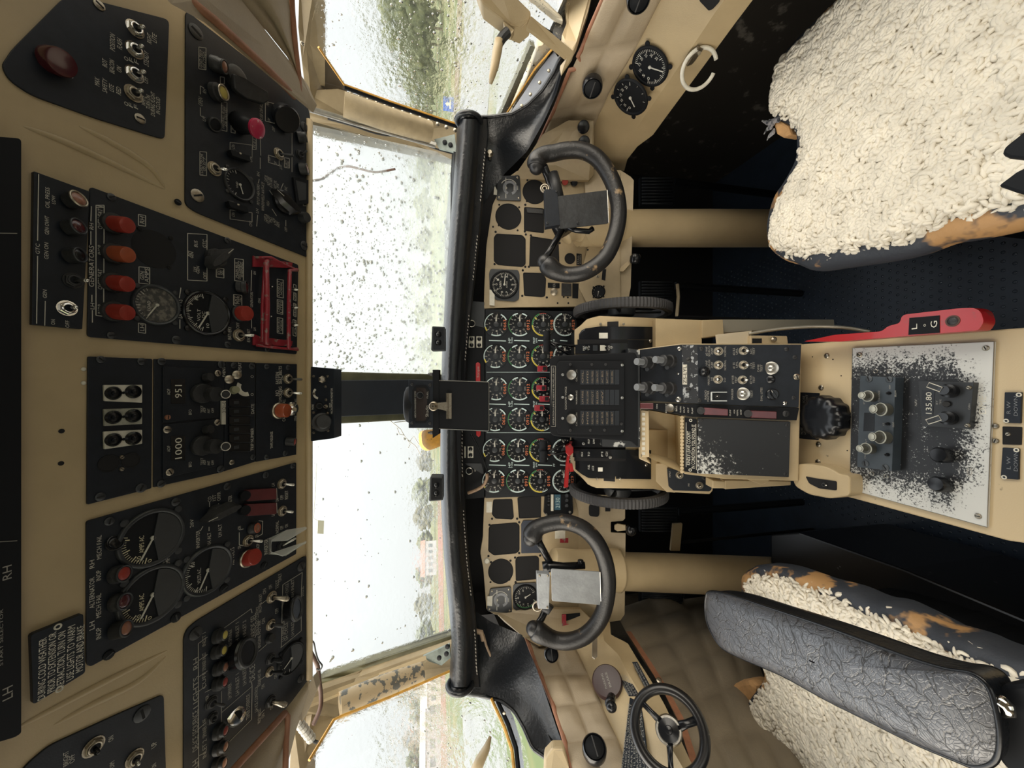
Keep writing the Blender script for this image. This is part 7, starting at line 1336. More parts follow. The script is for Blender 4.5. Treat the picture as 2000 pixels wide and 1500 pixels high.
knob(p, g, 1310, 797, 1308, 796, [(8.5, 0), (8.5, .004), (7, .008), (2, .009)], STEEL, name='push_button'); screw(p, g, 1535, 808, 6, DUSTY)
letters(p, g, [(1283, 798, 790, 'ON', 3), (1301, 806, 788, 'RESET', 3), (1321, 803, 792, 'BELL', 3), (1329, 806, 794, 'WARN', 3), (1336, 806, 794, 'CUT', 3), (1344, 806, 796, 'OUT', 3), (1352, 808, 796, 'FLAP', 3), (1426, 812, 800, 'PUMP', 3), (1434, 808, 800, 'AUX', 3), (1440, 812, 800, 'NORMAL', 3), (1447, 810, 800, 'OFF', 3)], WHT)
# map tray
tr = thing('map_tray', F.hit(1300, 850), 'deep cream map tray let into the left half of the pedestal', 'tray')
o4 = [(1266, 801), (1331, 813), (1334, 924), (1268, 894)]
T0 = [F.hit(x, y, 0) for x, y in o4]; T1 = [p - F.N * .092 + (sum(T0, V3()) / 4 - p) * .10 for p in T0]
b = MB(); b.add(T0 + T1, [[i, (i + 1) % 4, 4 + (i + 1) % 4, 4 + i] for i in range(4)] + [[4, 5, 6, 7]]); b.build('tray_well', mat('tray_cream', (.52, .42, .25), .5, var=.15, vs=18), tr)
b = MB(); b.plate(F, [(1252, 801), (1267, 803), (1268, 893), (1252, 893)], 0, 0, .003); b.build('riveted_edge', BEIGE2, tr, bevel=.0004)
for k in range(9): b = MB(); b.plate(F.off(.003), [(1254, 806 + k * 9.6), (1260, 806 + k * 9.6), (1260, 812 + k * 9.6), (1254, 812 + k * 9.6)], .0008, 0, .0008); b.build('edge_slot', WHT2, tr)
b = MB()
for k in range(17): b.lathe(F.hit(1331.5, 815 + k * 6.6, -.002), F.N, [(.0036, 0), (.0036, .004)], 10)
b.build('scalloped_edge', BEIGE2, tr)
p = panel('pedestal_placard', F, [(1338, 816), (1361, 819), (1363, 925), (1337, 921)], 'black placard asking to kindly leave the cockpit as found', 'placard', .001, .005, BLKM); g = F.off(.005)
letters(p, g, [(1344.5, 908, 842, 'KINDLY LEAVE COCKPIT', 7, .5), (1353.5, 915, 829, 'IN CONDITION YOU FOUND IT', 7, .8)], WHT2, extra=lambda b: (b.pbar(g, 1340, 825, 1340, 912, .8), b.pbar(g, 1359, 828, 1360, 918, .8)))
for x, y in ((1349, 821), (1348, 918)): b = MB(); b.ring(g.hit(x, y), g.N, 2.3 * g.su(x, y), .0007); b.build('placard_rivet', WHT2, p)
p = thing('tray_cover', F.hit(1450, 872), 'plain black tray cover with paint worn white at its front corner', 'cover')
WC = bpy.data.materials.new('worn_cover_paint'); WC.use_nodes = True
def worn_edges(M, P0, ax, ay, ext, base=(.008, .009, .011), chip=(.54, .55, .53), amt=.0, scale=55, flip=None):
    """paint rubbed off from the rims inwards: distance along the plate's own axes breaks through a noise"""
    nt = M.node_tree; N = nt.nodes; L = nt.links; bs = N['Principled BSDF']; bs.inputs['Roughness'].default_value = .42
    g = N.new('ShaderNodeNewGeometry'); terms = []
    for c, d, w in ext:                                        # point, inward direction, width of wear
        sb = N.new('ShaderNodeVectorMath'); sb.operation = 'SUBTRACT'; L.new(g.outputs['Position'], sb.inputs[0]); sb.inputs[1].default_value = c
        dt = N.new('ShaderNodeVectorMath'); dt.operation = 'DOT_PRODUCT'; L.new(sb.outputs[0], dt.inputs[0]); dt.inputs[1].default_value = d
        mr = N.new('ShaderNodeMapRange'); L.new(dt.outputs['Value'], mr.inputs[0]); mr.inputs['From Min'].default_value = 0; mr.inputs['From Max'].default_value = w; mr.inputs['To Min'].default_value = .26; mr.inputs['To Max'].default_value = 0.
        terms.append(mr.outputs[0])
    n = N.new('ShaderNodeTexNoise'); n.inputs['Scale'].default_value = scale; n.inputs['Detail'].default_value = 9; n.inputs['Roughness'].default_value = .72; L.new(g.outputs['Position'], n.inputs['Vector'])
    n2 = N.new('ShaderNodeTexNoise'); n2.inputs['Scale'].default_value = scale * .22; n2.inputs['Detail'].default_value = 2; L.new(g.outputs['Position'], n2.inputs['Vector'])
    cur = n.outputs['Fac']
    for t in terms:
        a = N.new('ShaderNodeMath'); a.operation = 'ADD'; L.new(cur, a.inputs[0]); L.new(t, a.inputs[1]); cur = a.outputs[0]
    m1 = N.new('ShaderNodeMath'); m1.operation = 'MULTIPLY_ADD'; L.new(n2.outputs['Fac'], m1.inputs[0]); m1.inputs[1].default_value = .35; L.new(cur, m1.inputs[2])
    r = N.new('ShaderNodeValToRGB'); L.new(m1.outputs[0], r.inputs[0]); e = r.color_ramp.elements; e[0].position = .785 - amt; e[1].position = .86 - amt; e[0].color = (*base, 1); e[1].color = (*chip, 1)
    L.new(r.outputs[0], bs.inputs['Base Color'])
g = F.off(.006); c0 = g.hit(1362, 925); c1 = g.hit(1363, 817); dI = (g.hit(1450, 872) - c0).normalized()
worn_edges(WC, c0, 0, 0, [(c0, dI, .085)], scale=160, amt=-.055)
b = MB(); b.plate(F, [(1363, 817), (1544, 824), (1541, 932), (1362, 925)], .001, 0, .006); b.build('cover_plate', WC, p, bevel=.0006)
for x, y in ((1370, 820), (1367, 921), (1537, 830), (1534, 926)): screw(p, g, x, y, 3.5, DUSTY)
p = panel('cabin_light_switch_panel', Fr(q(1350, 935, .86), RT, V3((0, .5, 1))), [(1303, 914), (1338, 922), (1390, 932), (1390, 956), (1386, 960), (1315, 958), (1306, 950)], 'small black two-switch panel on the left flank of the pedestal', 'panel', .002, .003); f = Fr(q(1350, 935, .86), RT, V3((0, .5, 1))); g = f.off(.003)
b = MB(); b.plate(f, [(1272, 905), (1300, 905), (1392, 928), (1392, 958), (1386, 965), (1302, 961), (1276, 935)], .002, -.02, -.001); b.build('beige_backing', BEIGE, p, bevel=.001)
toggle(p, g, 1327, 928, 1329, 930, .008, 7, BRASS, CHROME); toggle(p, g, 1366, 948, 1368, 950, .008, 7, BRASS, CHROME); toggle(p, g, 1376, 933, 1378, 934, .006, 5, DUSTY, DUSTY); letters(p, g, [(1308, 932, 920, 'DOME LT', 3), (1345, 950, 944, 'OVHD', 3)], WHT)
# fittings along the right flank
ff = thing('pedestal_side_plate', q(1330, 648, .86), 'beige sheet metal flank of the pedestal on its right side', 'plate')
b = MB()
for px, D in (([(1281, 622), (1371, 625), (1371, 676), (1281, 680)], .85), ([(1371, 625), (1412, 624), (1414, 655), (1371, 660)], .845)): b.prism([q(x, y, D) for x, y in px], FW * .03)
b.build('side_sheet', BEIGE, ff, bevel=.001)
b = MB(); b.prism([q(x, y, .86) for x, y in ((1412, 624), (1629, 624), (1630, 636), (1412, 650))], FW * .02); b.build('grey_channel', mat('grey_beige_paint', (.27, .25, .20), .5), ff, bevel=.001)
b = MB(); b.prism([q(x, y, .80) for x, y in ((1402, 653), (1468, 646), (1465, 672), (1404, 672))], FW * .01); b.build('cream_card', mat('cream_card', (.62, .54, .40), .6), ff)
b = MB(); b.prism([q(x, y, .79) for x, y in ((1466, 655), (1538, 656), (1540, 672), (1466, 672))], FW * .02); b.build('casting_block', BEIGE2, ff, bevel=.002); b = MB(); b.prism([q(x, y, .788) for x, y in ((1470, 661), (1488, 661), (1488, 670), (1470, 670))], FW * .004); b.build('casting_pocket', VOID, ff)
b = MB(); b.lathe(q(1511, 663, .785), -FW, [(.006, 0), (.006, .002), (.003, .004)], 8); b.build('casting_bolt', BRASS, ff)
b = MB(); b.tube(crom([q(1462, 652, .80), q(1520, 643, .79), (q(1590, 638, .77)), q(1650, 640, .74), q(1700, 648, .71)]), .0055, 10, flat=.6); b.build('curved_rail', mat('pale_bare_metal', (.46, .43, .36), .4, metal=.5), ff, smooth=True)
for y0, lab in ((935, 'left'),):
    o = thing('pedestal_bracket', q(1450, 948, .8), 'cream angle brackets under the left edge of the pedestal', 'bracket'); b = MB(); b.prism([q(x, y, .80) for x, y in ((1392, 938), (1416, 940), (1416, 954), (1392, 954))], FW * .03); b.prism([q(x, y, .82) for x, y in ((1416, 938), (1545, 940), (1545, 948), (1416, 956))], FW * .02); b.prism([q(x, y, .795) for x, y in ((1452, 934), (1504, 936), (1500, 944), (1487, 947))], FW * .012); b.build('angle_bracket', BEIGE2, o, bevel=.0015)

# ================================================================ rear console
F = F_LC
rc = thing('rear_console', F.hit(1780, 840), 'chipped beige rear console box between the seats', 'console')
OUTL = [(1558, 673), (1749, 657), (1900, 647), (2000, 640), (2300, 618), (2300, 1160), (2040, 1075), (2000, 1060), (1971, 1057), (1781, 1005), (1657, 971), (1579, 962), (1558, 940)]
b = MB(); b.plate(F, OUTL, .006, -.5, 0); b.build('console_box', BEIGE2, rc, bevel=.003)
for x, y in ((1615, 695), (1604, 757), (1599, 868), (1598, 902), (1945, 832), (1945, 861)): screw(rc, F, x, y, 5, BRASS)
for x, y in ((1587, 697), (1627, 702), (1643, 734), (1655, 880)): b = MB(); b.lathe(F.hit(x, y), F.N, [(.0012, 0), (.0012, .0004)], 8); b.build('paint_chip', VOID, rc)
tk = thing('rudder_trim_knob', F.hit(1608, 815), 'large black lobed rudder trim knob at the front of the rear console', 'knob'); P = F.hit(1620, 815); s = F.su(1610, 815) ; b = MB(); n = 120; prof = [(1, 0), (1.02, .018), (.97, .026), (.80, .030), (.5, .031), (.001, .031)]; vs = []; fs = []
for r_, h in prof:
    for i in range(n): a = 2 * math.pi * i / n; rr = r_ * .040 * (1 + .035 * math.cos(13 * a) * (1 if r_ > .75 else 0)); vs.append(P + V3((rr * math.cos(a), rr * math.sin(a), h)))
for k in range(len(prof) - 1):
    for i in range(n): j = (i + 1) % n; fs.append([k * n + i, k * n + j, (k + 1) * n + j, (k + 1) * n + i])
b.add(vs, fs); b.build('lobed_knob', BLKG, tk, smooth=True); b = MB(); b.lathe(P, F.N, [(.020, -.001), (.020, .002)], 20); b.build('knob_skirt', BLKM, tk)
p = panel('trim_placard', F, [(1559, 766), (1600, 768), (1598, 860), (1557, 856)], 'black nose left nose right placard half hidden by the trim knob', 'placard', .001, .0015); letters(p, F.off(.0015), [(1570, 790, 773, 'NOSE', 4.5), (1576, 790, 771, 'RIGHT', 4.5), (1566, 848, 835, 'NOSE', 4.5), (1572, 848, 835, 'LEFT', 4.5)], DIM)
hd = thing('console_hood', F.hit(1600, 940), 'cream hooded switch housing at the front left corner of the rear console', 'housing'); b = MB()
hood = [(1546, 930), (1553, 907), (1575, 905), (1611, 910), (1628, 918), (1640, 926), (1660, 928), (1660, 968), (1621, 974), (1579, 966), (1552, 950)]
b.plate(F.off(.02), hood, .008, -.02, .012); b.build('hood_shell', BEIGE, hd, bevel=.006)
b = MB(); b.plate(F.off(.0325), [(1573, 930), (1592, 934), (1634, 940), (1634, 958), (1600, 954), (1580, 944)], .003, 0, .0006); b.build('hood_opening', VOID, hd); toggle(hd, F.off(.033), 1612, 947, 1614, 948, .004, 5, DUSTY, CHROME)
# worn navigation plate
DM = [(1665, 680), (1942, 667), (1928, 1030), (1660, 956)]
p = thing('console_radio_plate', F.hit(1800, 830), 'large black console plate with DME lettering, its paint worn white round the rim', 'panel'); WP = bpy.data.materials.new('rubbed_black_plate'); WP.use_nodes = True
ext = []
for k, w_ in ((0, .060), (1, .040), (2, .065)):
    A, B2 = F.hit(*DM[k]), F.hit(*DM[(k + 1) % 4]); d = (B2 - A).normalized(); nn = V3((-d.y, d.x, 0)); c = sum((F.hit(*t) for t in DM), V3()) / 4
    if nn.dot(c - A) < 0: nn = -nn
    ext.append((A, nn, w_))
worn_edges(WP, None, 0, 0, ext, amt=.0, scale=330)
b = MB(); b.plate(F, DM, .0015, 0, .004); b.build('face_plate', WP, p, bevel=.0006); g = F.off(.004)
b = MB(); b.tube([g.hit(x, y) for x, y in (DM[0], DM[1], DM[2], DM[3])], .0007, 5, closed=True); b.build('bare_plate_edge', STEEL, p)
for x, y in ((1679, 693), (1926, 680), (1911, 1008), (1668, 948)): screw(p, g, x, y, 5, BRASS)
for x, y in ((1710, 725), (1737, 725), (1731, 930), (1703, 925)): b = MB(); b.ring(g.hit(x, y), g.N, 3.5 * g.su(x, y), .0007); b.build('screw_ring', STEEL, p)
letters(p, g, [(1919, 808, 773, 'DME', 15)], WHT2); letters(p, g, [(1894, 930, 914, 'G', 10)], DIM)
for x, y, tx, ty in ((1848, 890, 1832, 888), (1846, 948, 1826, 945)):
    P, T = g.hit(x, y), g.hit(tx, ty, .020); b = MB(); s = g.su(x, y); b.lathe(P, T - P, [(14 * s, 0), (15 * s, (T - P).length * .8), (12 * s, (T - P).length), (3 * s, (T - P).length * 1.03)], 24); b.build('black_knob', BLKG, p, autos=40)
r_ = thing('transponder_control', F.hit(1720, 825), 'slate grey transponder control box with four pale tipped knobs', 'radio'); SL = mat('slate_blue_paint', (.040, .052, .064), .4, var=.2, vs=30)
Rg = F.off(.022); px = [(1680, 734), (1749, 737), (1742, 920), (1674, 912)]
b = MB(); uv = [Rg.uv(x, y) for x, y in px]; b.prism([F.P(u, v, .004) for u, v in roundpoly(uv, .001)], F.N * .018); b.build('control_case', SL, r_, bevel=.0008)
b = MB(); b.plate(Rg, [(1688, 806), (1708, 806), (1707, 842), (1686, 842)], .0005, 0, .0006); b.build('display_window', BLKG, r_)
PALEK = mat('pale_knob_tip', (.42, .43, .38), .4); DK = mat('olive_grey_knob', (.06, .06, .05), .4)
for x, y, tx, ty, r1, r2 in ((1705, 775, 1682, 772, 10, 6), (1733, 800, 1704, 799, 12, 7.5), (1732, 855, 1702, 853, 12, 7.5), (1702, 876, 1678, 876, 10, 6)):
    P, T = Rg.hit(x, y), Rg.hit(tx, ty, .024); d = T - P; L = d.length; s = Rg.su(x, y); b = MB(); b.lathe(P, d, [(r1 * s, 0), (r1 * s, L * .45), (r1 * .85 * s, L * .47), (r2 * s, L * .5), (r2 * s, L * .95), (r2 * .8 * s, L)], 22); o = b.build('control_knob', DK, r_, autos=40)
    b = MB(); b.ring(P + d * .45, d, r1 * s, .0009); b.ring(T - d * .05, d, r2 * s, .0007); b.lathe(P + d * .93, d, [(r2 * s * .9, 0), (r2 * .8 * s, L * .08)], 18); b.build('knob_tip', PALEK, o, smooth=True)
for x, y in ((1698, 740), (1737, 741), (1691, 905), (1730, 913)): screw(r_, Rg, x, y, 6, mat('slate_screw', (.05, .06, .07), .4))
for x, y in ((1737, 768), (1735, 828), (1734, 888)): toggle(r_, Rg, x, y, x - 6, y, .008, 3.5, BLKG, BLKG)
letters(r_, Rg, [(1717, 785, 763, 'TCAS RANGE', 4), (1738, 760, 752, 'NORM', 3.5), (1749, 775, 762, 'BELOW', 3.5), (1688, 790, 784, 'XT', 3.5), (1726, 832, 826, 'XT', 3.5), (1745, 834, 824, 'IDENT', 3.5), (1690, 896, 888, 'ON', 3.5), (1692, 866, 858, 'ALT', 3.5)], DIM)
r_ = thing('navigation_receiver', F.hit(1850, 790), 'dark navigation receiver head showing 135.80 on the worn console plate', 'radio'); Rg = F.off(.014)
uv = [Rg.uv(x, y) for x, y in ((1793, 744), (1902, 747), (1893, 838), (1800, 832))]; b = MB(); b.prism([F.P(u, v, .004) for u, v in roundpoly(uv, .001)], F.N * .010); b.build('receiver_case', mat('near_black_case', (.016, .018, .020), .4), r_, bevel=.0008)
b = MB(); b.plate(Rg, [(1800, 762), (1826, 762), (1822, 812), (1800, 812)], .0005, 0, .0005); b.build('frequency_window', BLKG, r_)
letters(r_, Rg, [(1814, 808, 766, '135.80', 12)], WHT2, lift=.0006, name='frequency_digits'); letters(r_, Rg, [(1789, 793, 780, 'NAV', 5), (1830, 790, 782, 'BY', 4), (1837, 790, 780, 'TIME', 4), (1893, 800, 788, 'Collins', 4)], DIM)
for x, y, tx, ty, a in ((1858, 764, 1842, 762, 55), (1856, 817, 1840, 815, -60)):
    P, T = Rg.hit(x, y), Rg.hit(tx, ty, .016); d = T - P; s = Rg.su(x, y); b = MB(); b.lathe(P, d, [(13 * s, 0), (13 * s, d.length * .5), (9 * s, d.length * .55), (9 * s, d.length)], 22); o = b.build('tuning_knob', BLKG, r_, autos=40)
    f = Fr(T, RT, V3((0, 1, 0))); f2z = f; u, v = (13 * s * (-.6 if a < 0 else .35), 12 * s); b = MB(); b.tube([f.P(cx, cy, .001) for cx, cy in ((-.004, .010), (.004, .010), (.004, .022), (-.004, .022))] if False else [f.P(*((V3((cx, cy, 0))).xy), .001) for cx, cy in [(c1 * math.cos(math.radians(-a * .45)) - c2 * math.sin(math.radians(-a * .45)), c1 * math.sin(math.radians(-a * .45)) + c2 * math.cos(math.radians(-a * .45))) for c1, c2 in ((-.0035, .002), (.0035, .002), (.0035, .018), (-.0035, .018))]], .0006, 5, closed=True); b.build('pointer_outline', WHT2, o)
knob(r_, Rg, 1849, 789, 1848, 789, [(6, 0), (5, .004)], DUSTY); screw(r_, Rg, 1893, 757, 4, BRASS); screw(r_, Rg, 1890, 831, 4, BRASS)
for px, t, lab in (([(1962, 766), (1995, 766), (1993, 827), (1960, 826)], 'R W', 'black R W DOWN placard at the rear of the console, nearer the red lever'), ([(1958, 874), (1990, 876), (1989, 937), (1954, 934)], 'L W', 'black L W DOWN placard at the rear of the console, farther from the red lever')):
    p = panel('gear_placard', F, px, lab, 'placard', .001, .003, BLK); g = F.off(.003); y0 = px[0][1]; letters(p, g, [(1970, y0 + 42, y0 + 18, t, 8), (1984, y0 + 46, y0 + 8, 'DOWN', 8)], mat('grey_lettering', (.16, .17, .18), .5))
    for x, y in ((px[0][0] + 3, px[2][1] - 5), (px[1][0] - 5, px[0][1] + 5)): b = MB(); b.ring(g.hit(x, y), g.N, 3 * g.su(x, y), .0007); b.build('placard_rivet', WHT2, p)
b = MB(); b.plate(F, [(1958, 833), (1996, 834), (1995, 869), (1958, 868)], .001, 0, .001); p = tag(b.build('gear_lock_slot', VOID), 'dark square slot between the two gear down placards', 'slot'); screw(p, F, 1970, 848, 4, BRASS)
# landing gear lever
lg = thing('landing_gear_lever', EYE + V3((.10, .42, -.70)), 'red landing gear lever marked L G along the right edge of the rear console', 'lever'); f = Fr(EYE + V3((0, .4, -.700)), RT, V3((0, 1, 0)))
b = MB(); b.plate(f, [(1569, 667), (1629, 654), (1722, 647), (1734, 637), (1757, 631), (1761, 618), (1768, 614), (1873, 602), (1902, 601), (1916, 609), (1922, 628), (1912, 645), (1774, 656), (1641, 667)], .004, -.022, 0); b.build('lever_body', REDP, lg, bevel=.004)
b = MB(); b.plate(f, [(1776, 621), (1835, 616), (1835, 650), (1774, 654)], 0, 0, .0008); o = b.build('lever_label', BLKM, lg); letters(o, f, [(1786, 643, 633, 'L', 11), (1805, 638, 633, 'o', 7), (1824, 640, 627, 'G', 13)], WHT2, lift=.001)
b = MB(); b.lathe(f.hit(1861, 627), f.N, [(11 * f.su(1861, 627), 0), (11 * f.su(1861, 627), .0006)], 24); b.mi(1); b.dome(f.hit(1861, 627), f.N, .006, .003); b.build('lever_socket', [mat('dark_brown_hole', (.06, .03, .02), .5), DUSTY], lg)

# ================================================================ seats
NAVY = mat('torn_navy_leather', (.028, .034, .046), .6, col2=(.42, .24, .10), vs=13, ramp=(.56, .62), bump=.5, bs=90)
FLEECE = mat('cream_fleece', (.72, .675, .575), .9, var=.16, vs=24)
FOAM = mat('tan_foam', (.52, .30, .13), .9, var=.3, vs=40, bump=.4)
import bisect
def seat(px, Z, label, under_label, seed, drop, tuft_n):
    root = thing('pilot_seat', qZ(*px[0], Z), label, 'seat'); poly = [qZ(x, y, Z) for x, y in px]; pl = [(p.x, p.y) for p in poly]
    cen = poly[0].copy(); xs = [p[0] for p in pl]; ys = [p[1] for p in pl]; z0 = EYE.z + Z
    def edge(p):
        d = 9
        for i in range(len(pl)):
            a = V3((*pl[i - 1], 0)); c = V3((*pl[i], 0)); ab_ = c - a; t = max(0, min(1, (V3((*p, 0)) - a).dot(ab_) / ab_.length_squared)); d = min(d, (a + ab_ * t - V3((*p, 0))).length)
        return d
    st = .0075; nx = int((max(xs) - min(xs)) / st) + 1; ny = int((max(ys) - min(ys)) / st) + 1; idx = {}; b = MB(); H = {}
    def height(x, y, e): return -.022 * max(0, 1 - e / .03) ** 2 + mnoise.noise(V3((x * 9, y * 9, seed))) * .008 + mnoise.noise(V3((x * 60, y * 60, seed))) * .004
    for i in range(nx):
        for j in range(ny):
            x, y = min(xs) + i * st, min(ys) + j * st
            if inside((x, y), pl): e = edge((x, y)); idx[i, j] = len(b.v); H[i, j] = e; b.v.append(V3((x, y, z0 + height(x, y, e))))
    for (i, j), k in idx.items():
        if (i + 1, j) in idx and (i, j + 1) in idx and (i + 1, j + 1) in idx: b.f.append([k, idx[i + 1, j], idx[i + 1, j + 1], idx[i, j + 1]]); b.m.append(0)
    b.build('fleece_cover', FLEECE, root, smooth=True)
    rnd = random.Random(seed); t = MB(); k = 0
    while k < tuft_n:                                         # curly wool locks lying on the cover
        x, y = rnd.uniform(min(xs), max(xs)), rnd.uniform(min(ys), max(ys))
        if not inside((x, y), pl): continue
        # more locks where the camera is close
        if y > .78 and rnd.random() < .3: continue
        e = edge((x, y)); k += 1; a = rnd.gauss(.9, 1.1); L = rnd.uniform(.009, .019); r = rnd.uniform(.0024, .0040); c = V3((x, y, z0 + height(x, y, e) - .0008)); pts = []; ca, sa = math.cos(a), math.sin(a); cv = rnd.uniform(-.007, .007)
        for s_ in (-1, -.35, .35, 1): pts.append(c + V3((ca * L * .5 * s_ - sa * cv * (1 - s_ * s_), sa * L * .5 * s_ + ca * cv * (1 - s_ * s_), .0025 * (1 - s_ * s_) - .001 * abs(s_))))
        t.tube(crom(pts, 2), [r * .35, r * .8, r, r, r, r * .8, r * .4], 5, flat=.7)
    t.build('wool_locks', FLEECE, root, smooth=True, kind='stuff')
    # leather skirt following the outline, bulging outwards
    c = V3((sum(xs) / len(xs), sum(ys) / len(ys), 0)); P = [V3((x, y, 0)) for x, y in pl]; n = len(P); F_ = [];
    for i in range(n):
        a = P[i - 1]; d = P[(i + 1) % n]; tt = (d - a).normalized(); F_.append(V3((tt.y, -tt.x, 0)))
    area = sum(P[i - 1].x * P[i].y - P[i].x * P[i - 1].y for i in range(n)); sg = 1 if area > 0 else -1
    b = MB(); rows = []
    for off, dz in ((-.012, -.010), (.004, -.014), (.012, -.030), (.012, -.030 - drop * .6), (.0, -.03 - drop), (-.03, -.04 - drop)): rows.append([V3((p.x, p.y, z0 + dz)) + F_[i] * sg * off + V3((0, 0, mnoise.noise(V3((p.x * 12, p.y * 12, dz * 30))) * .006)) for i, p in enumerate(P)])
    cl_rows = [crom(r, 4, closed=True) for r in rows]; b.grid(cl_rows, closed=True); b.build('leather_skirt', NAVY, root, smooth=True)
    b = MB(); b.prism([V3((c.x + (p.x - c.x) * .85, c.y + (p.y - c.y) * .85, z0 - drop - .03)) for p in P], V3((0, 0, -.05))); b.build('seat_pan', BLKM, root)
    b = MB(); b.prism([V3((c.x + (p.x - c.x) * .6, c.y + (p.y - c.y) * .6, z0 - drop - .08)) for p in P], V3((0, 0, -(z0 - drop - .08)))); b.build('seat_pedestal', BLKM, root); return root
RP = [(1720, -230), (1660, -60), (1620, 0), (1600, 20), (1576, 44), (1552, 68), (1520, 104), (1504, 136), (1497, 180), (1497, 216), (1520, 228), (1540, 240), (1550, 272), (1546, 312), (1524, 356), (1504, 388), (1491, 436), (1496, 476), (1512, 492), (1540, 502), (1568, 512), (1620, 504), (1700, 490), (1760, 476), (1820, 452), (1860, 444), (1940, 424), (2000, 404), (2080, 370), (2080, -230)]
rs = seat(RP, -.62, 'right pilot seat with cream fleece cover and a heart-shaped front edge', '', 5, .028, 9000)
b = MB(); c = [qZ(x, y, -.64) for x, y in ((1508, 236), (1520, 232), (1540, 246), (1546, 262), (1530, 270), (1516, 262))]; b.prism(c, V3((0, 0, -.03))); b.build('bare_foam', FOAM, rs, bevel=.004)
b = MB()
for L in ([(1512, 240), (1500, 240), (1488, 236)], [(1508, 246), (1498, 252), (1492, 262)], [(1512, 256), (1502, 266), (1498, 274)], [(1524, 232), (1512, 236), (1502, 234)]): b.tube([qZ(x, y, -.635 - .004 * i) for i, (x, y) in enumerate(L)], [.006, .004, .0012], 6, flat=.4)
b.build('torn_leather', mat('pale_torn_lining', (.30, .29, .30), .9, col2=(.03, .035, .045), vs=120), rs)
LP = [(1440, 1136), (1452, 1124), (1469, 1118), (1510, 1125), (1558, 1142), (1584, 1152), (1635, 1168), (1680, 1190), (1722, 1200), (1776, 1229), (1808, 1248), (1872, 1270), (1904, 1286), (1952, 1306), (1994, 1325), (2090, 1370), (2090, 1800), (1520, 1800), (1437, 1498), (1426, 1446), (1430, 1411), (1472, 1354), (1485, 1328), (1480, 1301), (1462, 1260), (1446, 1200)]
ls = seat(LP, -.66, 'left pilot seat with cream fleece cover behind the black armrest', '', 9, .060, 7000)
b = MB(); c = [qZ(x, y, -.69) for x, y in ((1446, 1328), (1430, 1336), (1419, 1352), (1409, 1385), (1411, 1424), (1422, 1446), (1436, 1430), (1445, 1400), (1474, 1368), (1478, 1340), (1462, 1326))]; b.prism(c, V3((0, 0, -.05))); b.build('bare_foam', FOAM, ls, bevel=.012)
# black rail box beside the left seat
b = MB(); b.prism([qZ(x, y, -.95) for x, y in ((1505, 1044), (1560, 1040), (1760, 1110), (2060, 1235), (2060, 1420), (1505, 1180))], V3((0, 0, -.30))); tag(b.build('seat_rail_box', mat('scuffed_black_rail', (.006, .006, .007), .3, col2=(.10, .10, .10), vs=38, ramp=(.68, .72)), bevel=.004), 'black scuffed seat rail box between the left seat and the rear console', 'box')
# armrest of the left seat
TOPF = [(1383, 1158), (1376, 1170), (1375, 1195), (1381, 1224), (1403, 1262), (1440, 1284), (1520, 1318), (1600, 1362), (1680, 1402), (1770, 1447), (1850, 1481), (1895, 1497), (1930, 1485), (1939, 1440), (1930, 1380), (1914, 1338), (1882, 1316), (1836, 1308), (1775, 1290), (1700, 1262), (1600, 1224), (1500, 1190), (1420, 1163)]
CR = bpy.data.materials.new('cracked_black_leather'); CR.use_nodes = True; nt = CR.node_tree; N = nt.nodes; L = nt.links; bs = N['Principled BSDF']; bs.inputs['Roughness'].default_value = .38; bs.inputs['Specular IOR Level'].default_value = 1.0; bs.inputs['Coat Weight'].default_value = .25; bs.inputs['Coat Roughness'].default_value = .35
g_ = N.new('ShaderNodeNewGeometry'); nz = N.new('ShaderNodeTexNoise'); nz.inputs['Scale'].default_value = 22; nz.inputs['Detail'].default_value = 3; L.new(g_.outputs['Position'], nz.inputs['Vector'])
mv = N.new('ShaderNodeMix'); mv.data_type = 'VECTOR'; mv.inputs['Factor'].default_value = .06; L.new(g_.outputs['Position'], mv.inputs['A']); L.new(nz.outputs['Color'], mv.inputs['B'])
vo = N.new('ShaderNodeTexVoronoi'); vo.feature = 'DISTANCE_TO_EDGE'; vo.inputs['Scale'].default_value = 62; L.new(mv.outputs['Result'], vo.inputs['Vector'])
vo2 = N.new('ShaderNodeTexVoronoi'); vo2.feature = 'DISTANCE_TO_EDGE'; vo2.inputs['Scale'].default_value = 260; L.new(mv.outputs['Result'], vo2.inputs['Vector'])
r1 = N.new('ShaderNodeMapRange'); r1.inputs['From Max'].default_value = .06; L.new(vo.outputs['Distance'], r1.inputs[0]); r2 = N.new('ShaderNodeMapRange'); r2.inputs['From Max'].default_value = .12; r2.inputs['To Max'].default_value = .5; L.new(vo2.outputs['Distance'], r2.inputs[0])
ad = N.new('ShaderNodeMath'); ad.operation = 'ADD'; L.new(r1.outputs[0], ad.inputs[0]); L.new(r2.outputs[0], ad.inputs[1]); bp = N.new('ShaderNodeBump'); bp.inputs['Strength'].default_value = .5; bp.inputs['Distance'].default_value = .0009; L.new(ad.outputs[0], bp.inputs['Height']); L.new(bp.outputs[0], bs.inputs['Normal'])
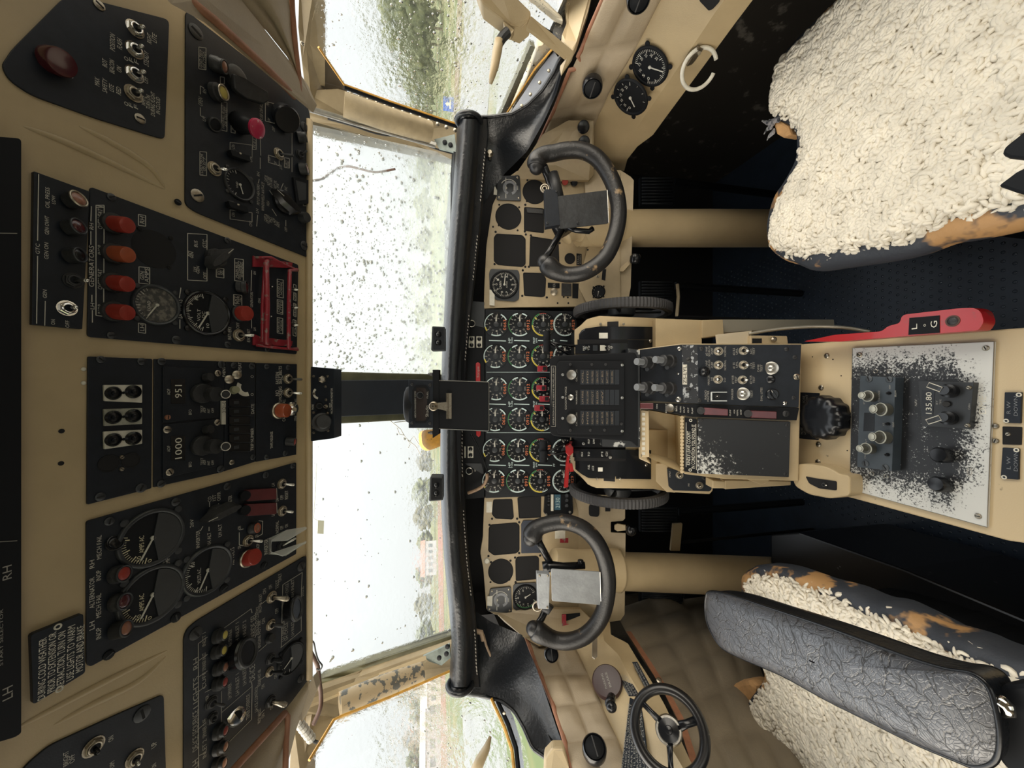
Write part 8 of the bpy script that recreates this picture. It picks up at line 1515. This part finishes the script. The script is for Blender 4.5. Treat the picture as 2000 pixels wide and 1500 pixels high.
cr_ = N.new('ShaderNodeValToRGB'); cr_.color_ramp.elements[0].color = (.004, .004, .005, 1); cr_.color_ramp.elements[1].color = (.055, .060, .072, 1); L.new(r1.outputs[0], cr_.inputs[0]); L.new(cr_.outputs[0], bs.inputs['Base Color'])
ft = [qZ(x, y, -.452) for x, y in TOPF]; cc = sum(ft, V3()) / len(ft); rows = []
loop = crom(ft, 4, closed=True)
for k, dz in ((0.02, .010), (.3, .0098), (.6, .0085), (.8, .006), (.92, .002), (.985, -.0015), (1.0, -.004), (1.012, -.005)): rows.append([cc + (p - cc) * k + V3((0, 0, dz)) for p in loop])
b = MB(); b.grid(rows, closed=True); ar = b.build('armrest', CR, ls, smooth=True, label='cracked black leather armrest')
b = MB(); rows = [[cc + (p - cc) * k + V3((0, 0, dz)) for p in loop] for k, dz in ((1.012, -.005), (1.008, -.012), (1.0, -.034), (.97, -.042), (.8, -.044), (.02, -.044))]; b.grid(rows, closed=True); b.build('armrest_side', LEATH, ar, smooth=True)
b = MB(); b.tube([cc + (p - cc) * 1.012 + V3((0, 0, -.005)) for p in loop], .0022, 8, closed=True); b.build('armrest_welt', BLKG, ar, smooth=True)
b = MB(); b.prism([qZ(x, y, -.47) for x, y in ((1925, 1360), (1960, 1335), (2060, 1325), (2060, 1560), (1960, 1500), (1935, 1460))], V3((0, 0, -.03))); b.build('armrest_pivot', BLKM, ar, bevel=.004)
b = MB(); b.tube([qZ(x, y, -.462) for x, y in ((1944, 1362), (1958, 1372), (1968, 1380), (1972, 1392), (1960, 1398))], [.004, .006, .005, .004, .002], 8); b.build('bare_metal_clip', CHROME, ar, smooth=True)
bk = thing('seat_belt_latch', qZ(1985, 300, -.55), 'black pointed latch lying on the right seat at the frame edge', 'latch'); b = MB()
b.prism([qZ(x, y, -.585) for x, y in ((2040, 240), (2000, 272), (1977, 290), (1970, 305), (1984, 312), (2040, 318))], V3((0, 0, .012))); b.prism([qZ(x, y, -.585) for x, y in ((2040, 318), (2000, 338), (1962, 366), (1980, 372), (2000, 379), (2040, 390))], V3((0, 0, .012))); b.build('latch_body', BLKM, bk, bevel=.003)
bpy.context.view_layer.update()
